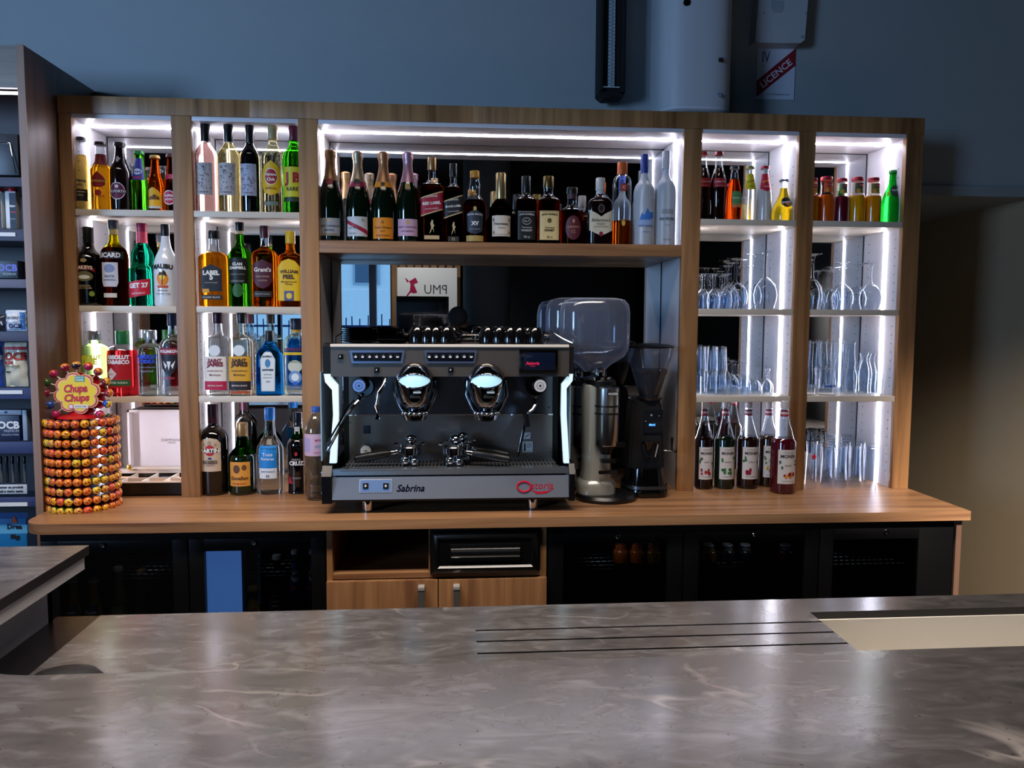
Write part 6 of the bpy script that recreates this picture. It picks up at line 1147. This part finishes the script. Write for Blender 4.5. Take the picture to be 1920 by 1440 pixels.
for i in range(rows):
    z = zr[0]+(zr[1]-zr[0])*i/(rows-1)
    for k in range(NC):
        a = 2*PI*(k+.5*(i % 1))/NC-PI/2; nm = rnd.choice(pool)
        if i == rows-1 and abs(a+PI/2+.26) < .05: continue
        o = bpy.data.objects.new('lollipop', LM[nm]); COL.objects.link(o); o.location = (LX+LR*math.cos(a), LYC+LR*math.sin(a), z); o.rotation_euler = (rnd.uniform(-.12, .12), rnd.uniform(-.5, .5), a+PI/2)
        front = math.sin(a) < .1
        pos = 'front' if math.sin(a) < -.8 else ('tea-chest side' if math.cos(a) > 0 else 'cabinet side')
        if math.sin(a) > .25: tag(o, '%s-wrapped lollipop at the back of the drum, %s row, %s place round' % (nm, ORD[i], ORD[k]), 'lollipop', 'wrapped lollipops on the drum')
        else: tag(o, '%s-wrapped lollipop, %s row of the drum, %s, %s place round' % (nm, ORD[i], pos, ORD[k]), 'lollipop', 'wrapped lollipops on the drum')
ringp = [(88, 717), (101, 701), (122, 689), (143, 685), (166, 687), (184, 697), (199, 716), (204, 737), (201, 757), (187, 777), (86, 737), (94, 759), (105, 777)]
for k, (px, py) in enumerate(ringp):
    nm = ('green', 'pink', 'red', 'brown', 'pink', 'orange', 'yellow', 'orange', 'blue', 'pink', 'red', 'blue', 'pink')[k]; p_ = at(px, py, SY+.012)
    o = bpy.data.objects.new('lollipop', LM[nm]); COL.objects.link(o); o.location = p_
    ang = math.atan2(sc.z-p_.z, sc.x-p_.x); d_ = Vector((math.cos(ang), 0, math.sin(ang))); o.rotation_euler = d_.to_track_quat('Y', 'Z').to_euler()
    tag(o, '%s lollipop in the ring round the daisy sign, at %s o clock' % (nm, ('ten', 'eleven', 'half past eleven', 'twelve', 'half past twelve', 'one', 'two', 'three', 'four', 'five', 'nine', 'eight', 'seven')[k]), 'lollipop', 'lollipops round the daisy sign')

# ---------------------------------------------------------------- fittings on the wall above
WY = .28
ha, hb = at(1242, 100, .04), at(1379, 100, .04); hr_ = (hb.x-ha.x)/2; hxc = (hb.x+ha.x)/2; hzb = ZT+.006
t = thing('water_heater', 'white cylindrical wall-mounted water heater above the shelving', 'water heater', (hxc, .14, hzb))
HM = mat('#c4c9d0', .35, name='white_enamel')
b = MB(); sec = hopper_sec(1, .95, 3.0); b.lathe([(hzb+.012, hr_), (2.2, hr_)], HM, (hxc, .135, 0), 48, sec=sec); part('tank', b, t)
b = MB(); b.lathe([(hzb, hr_*.80), (hzb+.006, hr_*.96), (hzb+.012, hr_*1.01), (hzb+.016, hr_*1.01)], mat('#dfe2ea', .25), (hxc, .135, 0), 48, sec=sec); part('bottom_cap', b, t)
fy = .135-hr_*.95-.001
c_ = at(1352, 112, fy); b = MB()
for i in range(3): b.box(c_.x-.008+i*.006, c_.x-.004+i*.006, fy-.001, fy+.003, c_.z-.007, c_.z+.007, mat('#1b1d28', .5))
part('marking', b, t); c_ = at(1350, 179, fy); b = MB(); add_poly(b, [(c_.x-.009, c_.z+.007), (c_.x+.009, c_.z+.007), (c_.x, c_.z-.009)], mat('#28408c', .4), flat_place(fy), .001); add_poly(b, [(c_.x-.004, c_.z+.004), (c_.x+.004, c_.z+.004), (c_.x, c_.z-.004)], mat('#d0d8ec', .4), flat_place(fy), .0014); part('badge', b, t)
c_ = at(1288, 4, fy); b = MB(); b.lathe([(-.004, .012), (.004, .012)], BLACK, (c_.x, fy+.002, c_.z), 20, tilt=Matrix(((1, 0, 0), (0, 0, -1), (0, 1, 0)))); part('thermometer', b, t)
b = MB(); b.box(hxc-hr_*.75, hxc+hr_*.75, .24, WY, hzb+.1, hzb+.14, STEEL); part('bracket', b, t)
xs_ = at(1224, 100, .24).x; t = thing('pipe_cover', 'narrow pale cover strip on the wall beside the water heater', 'panel', (xs_+.02, .26, 1.6)); part('cover', MB().box(xs_, xs_+.035, .235, WY, ZT-.01, 2.2, mat('#aab0b8', .6), .002), t)
la, lb = at(1124, 180, .17), at(1172, 180, .17)
t = thing('wall_lamp', 'long black upright fitting with a pale honeycomb grid on the wall', 'lamp', ((la.x+lb.x)/2, .22, 1.5))
zlb = at(1148, 178, .17).z
b = MB(); pr = [(la.x, zlb+.012), (la.x+.012, zlb), (lb.x-.003, zlb), (lb.x, zlb+.006), (lb.x, 2.2), (la.x, 2.2)]; b.prism(pr, .185, .262, MATTEB); b.box(la.x, la.x+.012, .165, .19, zlb+.015, 2.2, MATTEB, .002); b.box(lb.x-.016, lb.x, .165, .19, zlb+.01, 2.2, MATTEB, .002); part('housing', b, t)
b = MB(); xg0, xg1 = at(1141, 100, .18).x, at(1152.5, 100, .18).x; b.box(xg0, xg1, .178, .186, zlb+.03, 2.2, mat('#a4b4be', .4)); part('grid_panel', b, t, 'pale honeycomb grid')
b = MB(); GD = mat('#3c464e', .5)
z = zlb+.034; i = 0
while z < 1.95: b.box(xg0+(.001 if i % 2 else .009), xg0+(.006 if i % 2 else .014), .1765, .178, z, z+.003, GD); b.box(xg0+(.011 if i % 2 else .017), xg0+(.0155 if i % 2 else .020), .1765, .178, z, z+.003, GD); z += .0065; i += 1
part('honeycomb', b, t, kind='stuff')
b = MB(); b.box(xg0-.022, xg1+.018, .168, .176, zlb+.026, zlb+.030, mat('#b8bcc0', .3)); b.box(la.x+.012, la.x+.045, .17, .24, zlb-.012, zlb, MATTEB, .003); part('end_clip', b, t)
b = MB(); b.box((la.x+lb.x)/2-.01, (la.x+lb.x)/2+.01, .262, WY, 1.7, 1.74, BLACK); part('bracket', b, t)
t = thing('alarm_box', 'off-white plastic sounder box with rounded corners high on the wall', 'alarm', (at(1468, 40, .22).x, .25, 1.75))
P_ = [(1417, 76), (1424, 79), (1502, 80), (1510, 74), (1519, -30), (1426, -34)]; pts_ = [(at(x, y, .21).x, at(x, y, .21).z) for x, y in P_]
b = MB(); b.prism(pts_, .215, WY, mat('#b4b8be', .45)); part('case', b, t); g_ = MB()
for i in range(9): c_ = at(1458, 2+i*2.6, .214); hw_ = .026*math.sqrt(max(.1, 1-((i-2)/8)**2)); g_.box(c_.x-hw_, c_.x+hw_, .2135, .2152, c_.z-.001, c_.z+.001, mat('#8890a0', .5))
part('grille', g_, t, kind='stuff')
for px in (1433, 1511): c_ = at(px, 24, .215); part('screw', MB().ball((c_.x, .2155, c_.z), .003, mat('#202430', .5), 1, 1, .5, 1), t)
b = MB(); c_ = at(1505, 69, .214); add_text(b, 'CE', .014, (c_.x, c_.z), mat('#3a4048', .5), flat_place(.2148), .0003); part('lettering', b, t)
A_, C_ = at(1421, 85, .275), at(1489, 187, .275)
t = thing('licence_sign', 'white licence notice with a dark red diagonal band on the wall', 'sign', ((A_.x+C_.x)/2, .277, (A_.z+C_.z)/2))
b = MB(); b.box(A_.x, C_.x, .2765, .2795, C_.z, A_.z, mat('#cdd2e2', .5)); sb3 = part('board', b, t); fp = flat_place(.2763); W_s, H_s = C_.x-A_.x, A_.z-C_.z
b = MB(); add_poly(b, [(A_.x, C_.z+.03*H_s), (C_.x, A_.z-.36*H_s), (C_.x, A_.z-.03*H_s), (A_.x, C_.z+.34*H_s)], mat('#8a1c2c', .5), fp, .0004, .03); part('band', b, sb3, 'dark red diagonal band')
b = MB(); ang = math.atan2(.62*H_s, W_s); add_text(b, 'LICENCE', .150, ((A_.x+C_.x)/2, (A_.z+C_.z)/2-.012*H_s), mat('#dcd8e2', .5), fp, .0009, rot=ang, bold=.02, height=.026)
add_text(b, 'IV', .030, (A_.x+.23*W_s, A_.z-.21*H_s), mat('#28306c', .5), fp, .0009, bold=.0, height=.042); add_text(b, 'Loi du 24 septembre 1941', .095, (A_.x+.56*W_s, C_.z+.09*H_s), mat('#3c4468', .5), fp, .0009, height=.006); part('lettering', b, sb3)

# ---------------------------------------------------------------- goods in the tall cabinet
IY = -.13
def box_item(name, label, cat, x0, y0, x1, y1, color, dec=(), depth=.05, group=None, bev=.002, yb=None):
    A_, C_ = at(x0, y0, IY), at(x1, y1, IY); t = thing(name, label, cat, ((A_.x+C_.x)/2, IY+depth/2, C_.z), 0, group)
    b = MB(); b.box(A_.x, C_.x, IY, IY+depth, C_.z, A_.z, mat(color, .4), bev); bd = part('pack', b, t)
    T_ = MB(); n_ = 0
    for k, d in enumerate(dec):
        if d[0] == 'r': a_, c_ = at(d[1], d[2], IY), at(d[3], d[4], IY); add_poly(T_, rct((a_.x+c_.x)/2, (a_.z+c_.z)/2, abs(c_.x-a_.x), abs(a_.z-c_.z)), mat(d[5], .5), flat_place(IY), .0004+.0003*k, .03)
        else: c_ = at(d[2], d[3], IY); add_text(T_, d[1], d[4]*mpp(IY), (c_.x, c_.z), mat(d[5], .5), flat_place(IY), .0008+.0003*k, bold=.04)
        n_ += 1
    if n_: part('print', T_, bd)
    else: T_.bm.free()
    return t
box_item('dark_case', 'dark display case with a wire hanger on the top tray', 'case', -22, 250, 36, 329, '#22242c', [('r', -8, 268, 18, 270, '#8c9098')])
b = MB(); b.tube([at(-10, 268, IY-.004), at(18, 268, IY-.004), at(30, 325, IY-.01)], .0015, CHROME, 6); o = part('wire_hanger', b, None); tag(o, 'thin bent wire hook in front of the dark case', 'hook')
for k, (x0, x1) in enumerate(((-18, 5), (8, 32))):
    A_, C_ = at(x0, 358, IY), at(x1, 429, IY); xc = (A_.x+C_.x)/2; r_ = (C_.x-A_.x)/2
    t = thing('lighter_fluid_can', ('pale lighter fluid can with a red cap, cut by the picture edge', 'pale and navy lighter fluid can with a red cap, by the side panel')[k], 'can', (xc, IY+.02, C_.z), 0, 'lighter fluid cans')
    b = MB(); b.box(A_.x, C_.x, IY, IY+.03, C_.z, A_.z, mat('#d8d6d0', .35), .004); cn = part('body', b, t); zt_ = at(20, 333, IY).z; part('cap', MB().lathe([(A_.z, r_*.85), (zt_-.004, r_*.85), (zt_, r_*.7)], mat('#c0182c', .3), (xc, IY+.015, 0), 20), t)
    b = MB(); mid = xc+(-.002 if k == 0 else .001); add_poly(b, rct(mid+r_*.35, (A_.z+C_.z)/2-.002, r_*1.2, (A_.z-C_.z)*.94), mat('#1b2234', .5), flat_place(IY), .0005); add_text(b, 'zippo', r_*1.1, (mid+r_*.3, C_.z+(A_.z-C_.z)*.60), mat('#e8e8e8', .5), flat_place(IY), .0012, bold=.06); add_poly(b, rct(mid+r_*.35, C_.z+(A_.z-C_.z)*.44, r_*1.1, .003), mat('#c02440', .5), flat_place(IY), .001); add_text(b, 'FLUID', r_*.9, (mid+r_*.35, C_.z+(A_.z-C_.z)*.26), mat('#b8bcc8', .5), flat_place(IY), .0012); part('print', b, cn)
box_item('rolling_paper_box', 'dark slate box with pale ring lettering on the fourth tray', 'box', -18, 488, 34, 522, '#2c3444', [('t', 'OCB', 14, 502, 34, '#6a78d8'), ('t', 'PREMIUM', 18, 514, 22, '#8aa0a8')])
rnd = random.Random(9)
def bag(name, label, x0, y0, x1, y1, color, dec, group=None):
    A_, C_ = at(x0, y0, IY), at(x1, y1, IY); t = thing(name, label, 'bag', ((A_.x+C_.x)/2, IY, C_.z), 0, group)
    w_, h_ = C_.x-A_.x, A_.z-C_.z
    def f(u, v, s_=1): e = (math.sin(PI*min(1, max(0, u)))*math.sin(PI*min(1, max(0, v))))**.5; return Vector((A_.x+w_*u+.001*math.sin(v*20), IY+.01-s_*(.012*e+.0012*math.sin(u*17+v*9)+.0012*math.sin(v*23-u*6)), C_.z+h_*v))
    b = MB(); b.grid(lambda u, v: f(u, v), 12, 14, mat(color, .25, coat=.4)); b.grid(lambda u, v: f(1-u, v, -1), 12, 14, mat(color, .25, coat=.4)); bg = part('bag_body', b, t, smooth=3)
    T_ = MB(); pl2 = lambda u, v, o_: f(min(1, max(0, (u-A_.x)/w_)), min(1, max(0, (v-C_.z)/h_)))+Vector((0, -o_, 0))
    for k, d in enumerate(dec):
        if d[0] == 'r': a_, c_ = at(d[1], d[2], IY), at(d[3], d[4], IY); add_poly(T_, rct((a_.x+c_.x)/2, (a_.z+c_.z)/2, abs(c_.x-a_.x), abs(a_.z-c_.z)), mat(d[5], .5), pl2, .0006+.0003*k, .004)
        else: c_ = at(d[2], d[3], IY); add_text(T_, d[1], d[4]*mpp(IY), (c_.x, c_.z), mat(d[5], .5), pl2, .0016+.0003*k, bold=.05)
    part('print', T_, bg)
bag('filter_bag', 'crumpled blue and white filter bag on the fifth tray', 8, 581, 47, 621, '#d8e0ec', [('r', 36, 585, 46, 618, '#3c7ac0'), ('r', 12, 588, 34, 604, '#e8e8e8'), ('t', 'OCB', 28, 611, 22, '#2c3c70'), ('t', 'FILTERS', 24, 596, 20, '#7a8498')])
bag('filter_bag', 'small dark crumpled filter bag cut by the picture edge', -20, 590, 7, 621, '#2c3040', [('t', 'SLIM', -6, 606, 18, '#d0d4dc')])
bag('filter_bag', 'tall cream filter bag with large red lettering on the sixth tray', 5, 642, 50, 725, '#d8ceb4', [('r', 6, 650, 49, 656, '#c03040'), ('t', 'OCB', 29, 668, 40, '#b03424'), ('t', 'SLIM', 16, 680, 16, '#b03424'), ('t', 'unbleached', 22, 686, 26, '#8a8468'), ('r', 10, 696, 20, 699, '#4a4a3c')])
bag('filter_bag', 'blue filter bag behind the tall cream one, at the picture edge', -22, 640, 4, 725, '#2c4a9c', [('t', 'OCB', -8, 670, 22, '#e0e4f0')])
box_item('rolling_paper_box', 'large navy box with bold white lettering on the seventh tray', 'box', -22, 779, 38, 826, '#1c2442', [('t', 'OCB', 16, 797, 38, '#e8e8ec'), ('t', 'PREMIUM', 22, 808, 26, '#8c94ac'), ('t', 'ROLLING PAPER', 20, 815, 30, '#8c94ac')])
box_item('pale_carton', 'pale grey carton lid lying over the navy box', 'box', -22, 769, 40, 778, '#b8bcc8', [('r', 8, 771, 14, 775, '#2c3c6c')])
box_item('clear_dispenser', 'frosted clear strip dispenser beside the navy box', 'dispenser', 41, 769, 52, 826, '#8fa0b4')
for i in range(6):
    A_, C_ = at(-14+i*11, 856, IY), at(-7+i*11, 905, IY); t = thing('glass_pipe_tube', 'slim dark and silver tube in the row on the eighth tray, %s along' % ORD[i], 'tube', ((A_.x+C_.x)/2, IY, C_.z), 0, 'slim tubes in the row on the eighth tray')
    r_ = (C_.x-A_.x)/2*1.1; zm = C_.z+(A_.z-C_.z)*.72; part('tube', MB().lathe([(C_.z, r_*.9), (C_.z+.002, r_), (zm, r_)], mat('#9aa4a4' if i % 2 else '#4a4e50', .2, .7), ((A_.x+C_.x)/2, IY+.005, 0), 14), t); part('cap', MB().lathe([(zm, r_*1.05), (A_.z-.002, r_*1.05), (A_.z, r_*.8)], BLACK, ((A_.x+C_.x)/2, IY+.005, 0), 14), t)
box_item('warning_strip', 'white health warning strip with black lettering below the tubes', 'sign', -20, 909, 51, 926, '#c8ccd0', [('t', 'Fumer ce produit', 20, 914, 44, '#17171c'), ('t', 'nuit a votre sante', 20, 921, 44, '#17171c')], depth=.003)
box_item('poster', 'glossy blue poster with an orange flame at the cabinet foot', 'poster', -40, 962, 52, 1042, '#1c78b8', [('r', -40, 985, 52, 1000, '#5cb0dc'), ('r', -40, 962, 52, 972, '#1c4c8c'), ('t', 'Drea', 28, 987, 26, '#16182c'), ('r', 20, 1002, 30, 1010, '#14161c'), ('r', 30, 1004, 38, 1012, '#14161c')], depth=.004)
c_ = at(27, 976, IY); b = MB(); add_poly(b, [(c_.x-.010, c_.z-.008), (c_.x+.010, c_.z-.008), (c_.x+.007, c_.z+.004), (c_.x+.001, c_.z+.016), (c_.x-.007, c_.z+.003)], mat('#b8542c', .5), flat_place(IY), .002); o = part('flame_sticker', b, None); tag(o, 'small orange flame sticker on the blue poster', 'sticker')

# ---------------------------------------------------------------- bottles inside the coolers
def cool(px, yt, w_, c1, cap, nm, Y=-.2, shape='beer', dec=(), cat='bottle', grp=None, zb=-.4555, fill=None): B(shape, 'chilled_bottle', nm, cat, px, yt, w_, zb, Y, c1, cap, .93 if shape == 'juice' else .965, group=grp, decals=dec)
zc = -.4545
cl_b = mat('#c9a040', .15, trans=.3)
for k, px in enumerate((137, 176)): cool(px, 1095-10, 32, mat('#8a6a24', .1, coat=.5), '#8a8a80', ('pale beer bottle with a dark label in the cooler, nearest its hinge', 'pale beer bottle with a dark label in the cooler, second along')[k], dec=[R_(1.7, .22, .55, '#3a3f44'), T('Corona', 1.3, .57, '#b8bcc0', bold=.04), T('Extra', .9, .50, '#b8bcc0')], shape='corona', grp='beers in the two-door cooler', zb=-.455)
cool(224, 1062, 30, mat('#5a5a2c', .1, coat=.5), '#6a6a60', 'slim clear beer bottle third along in the cooler', dec=[R_(1.5, .2, .45, '#70704c')], grp='beers in the two-door cooler'); cool(268, 1068, 30, mat('#3a2410', .1, coat=.5), '#8a6a3c', 'brown beer bottle fourth along in the cooler', dec=[R_(1.5, .2, .45, '#3c3026')], grp='beers in the two-door cooler')
cool(476, 1100, 34, mat('#2a1408', .1, coat=.5), '#b09038', 'brown beer bottle with a yellow arched label behind the second door', shape='leffe', dec=[('p', [(-1, .5), (-1, .68), (-.5, .78), (0, .82), (.5, .78), (1, .68), (1, .5)], '#c89a1c'), T('Leffe', 1.2, .64, '#4a2410', bold=.04)], grp='beers in the two-door cooler')
cool(520, 1040, 32, mat('#150a08', .1, coat=.5), '#7a7a80', 'dark beer bottle with a round pink-ringed badge behind the second door', dec=[E_l(1.5, .18, .50, '#b87a8c'), E_l(1.3, .155, .50, '#2a0f1a'), T('SUPER', .9, .52, '#c8b8c0', bold=.05), T('BOCK', .8, .47, '#c8b8c0', bold=.05)], grp='beers in the two-door cooler')
for k, px in enumerate((555, 588)): cool(px, 1030, 30, mat('#1c2430', .1, coat=.5), '#8a8a90', ('beer bottle with an indigo sleeve and white oval behind the second door', 'second beer bottle with an indigo sleeve, cut by the door frame')[k], dec=[R_(1.9, .34, .70, '#232a6c'), E_l(1.3, .12, .74, '#c8ccd8'), T('1664', .9, .74, '#232a6c', bold=.05), R_(1.2, .04, .62, '#a82440')], grp='beers in the two-door cooler')
for k, px in enumerate((1163, 1194, 1224)): cool(px, 1017, 30, mat('#b8560f' if k < 2 else '#8a5a10', .15, coat=.5), '#6a1c1c', 'juice bottle of %s drink in the three-door cooler, %s along' % (('orange', 'orange', 'dull amber')[k], ORD[k]), shape='juice', dec=[R_(1.3, .2, .76, '#8a3a1c')], grp='juices in the three-door cooler', zb=-.196)
for k, (px, c1) in enumerate(((1327, '#7a5210'), (1362, '#2a2c30'), (1396, '#24282c'), (1470, '#4a1024'))): cool(px, 1020, 30, mat(c1, .12, coat=.5), '#8a8c90', 'bottle of %s drink behind the middle door of the three-door cooler' % ('amber', 'clear', 'smoky', 'dark red')[k], shape='juice', dec=[R_(1.2, .18, .76, '#5a5a50')], grp='juices in the three-door cooler', zb=-.196)
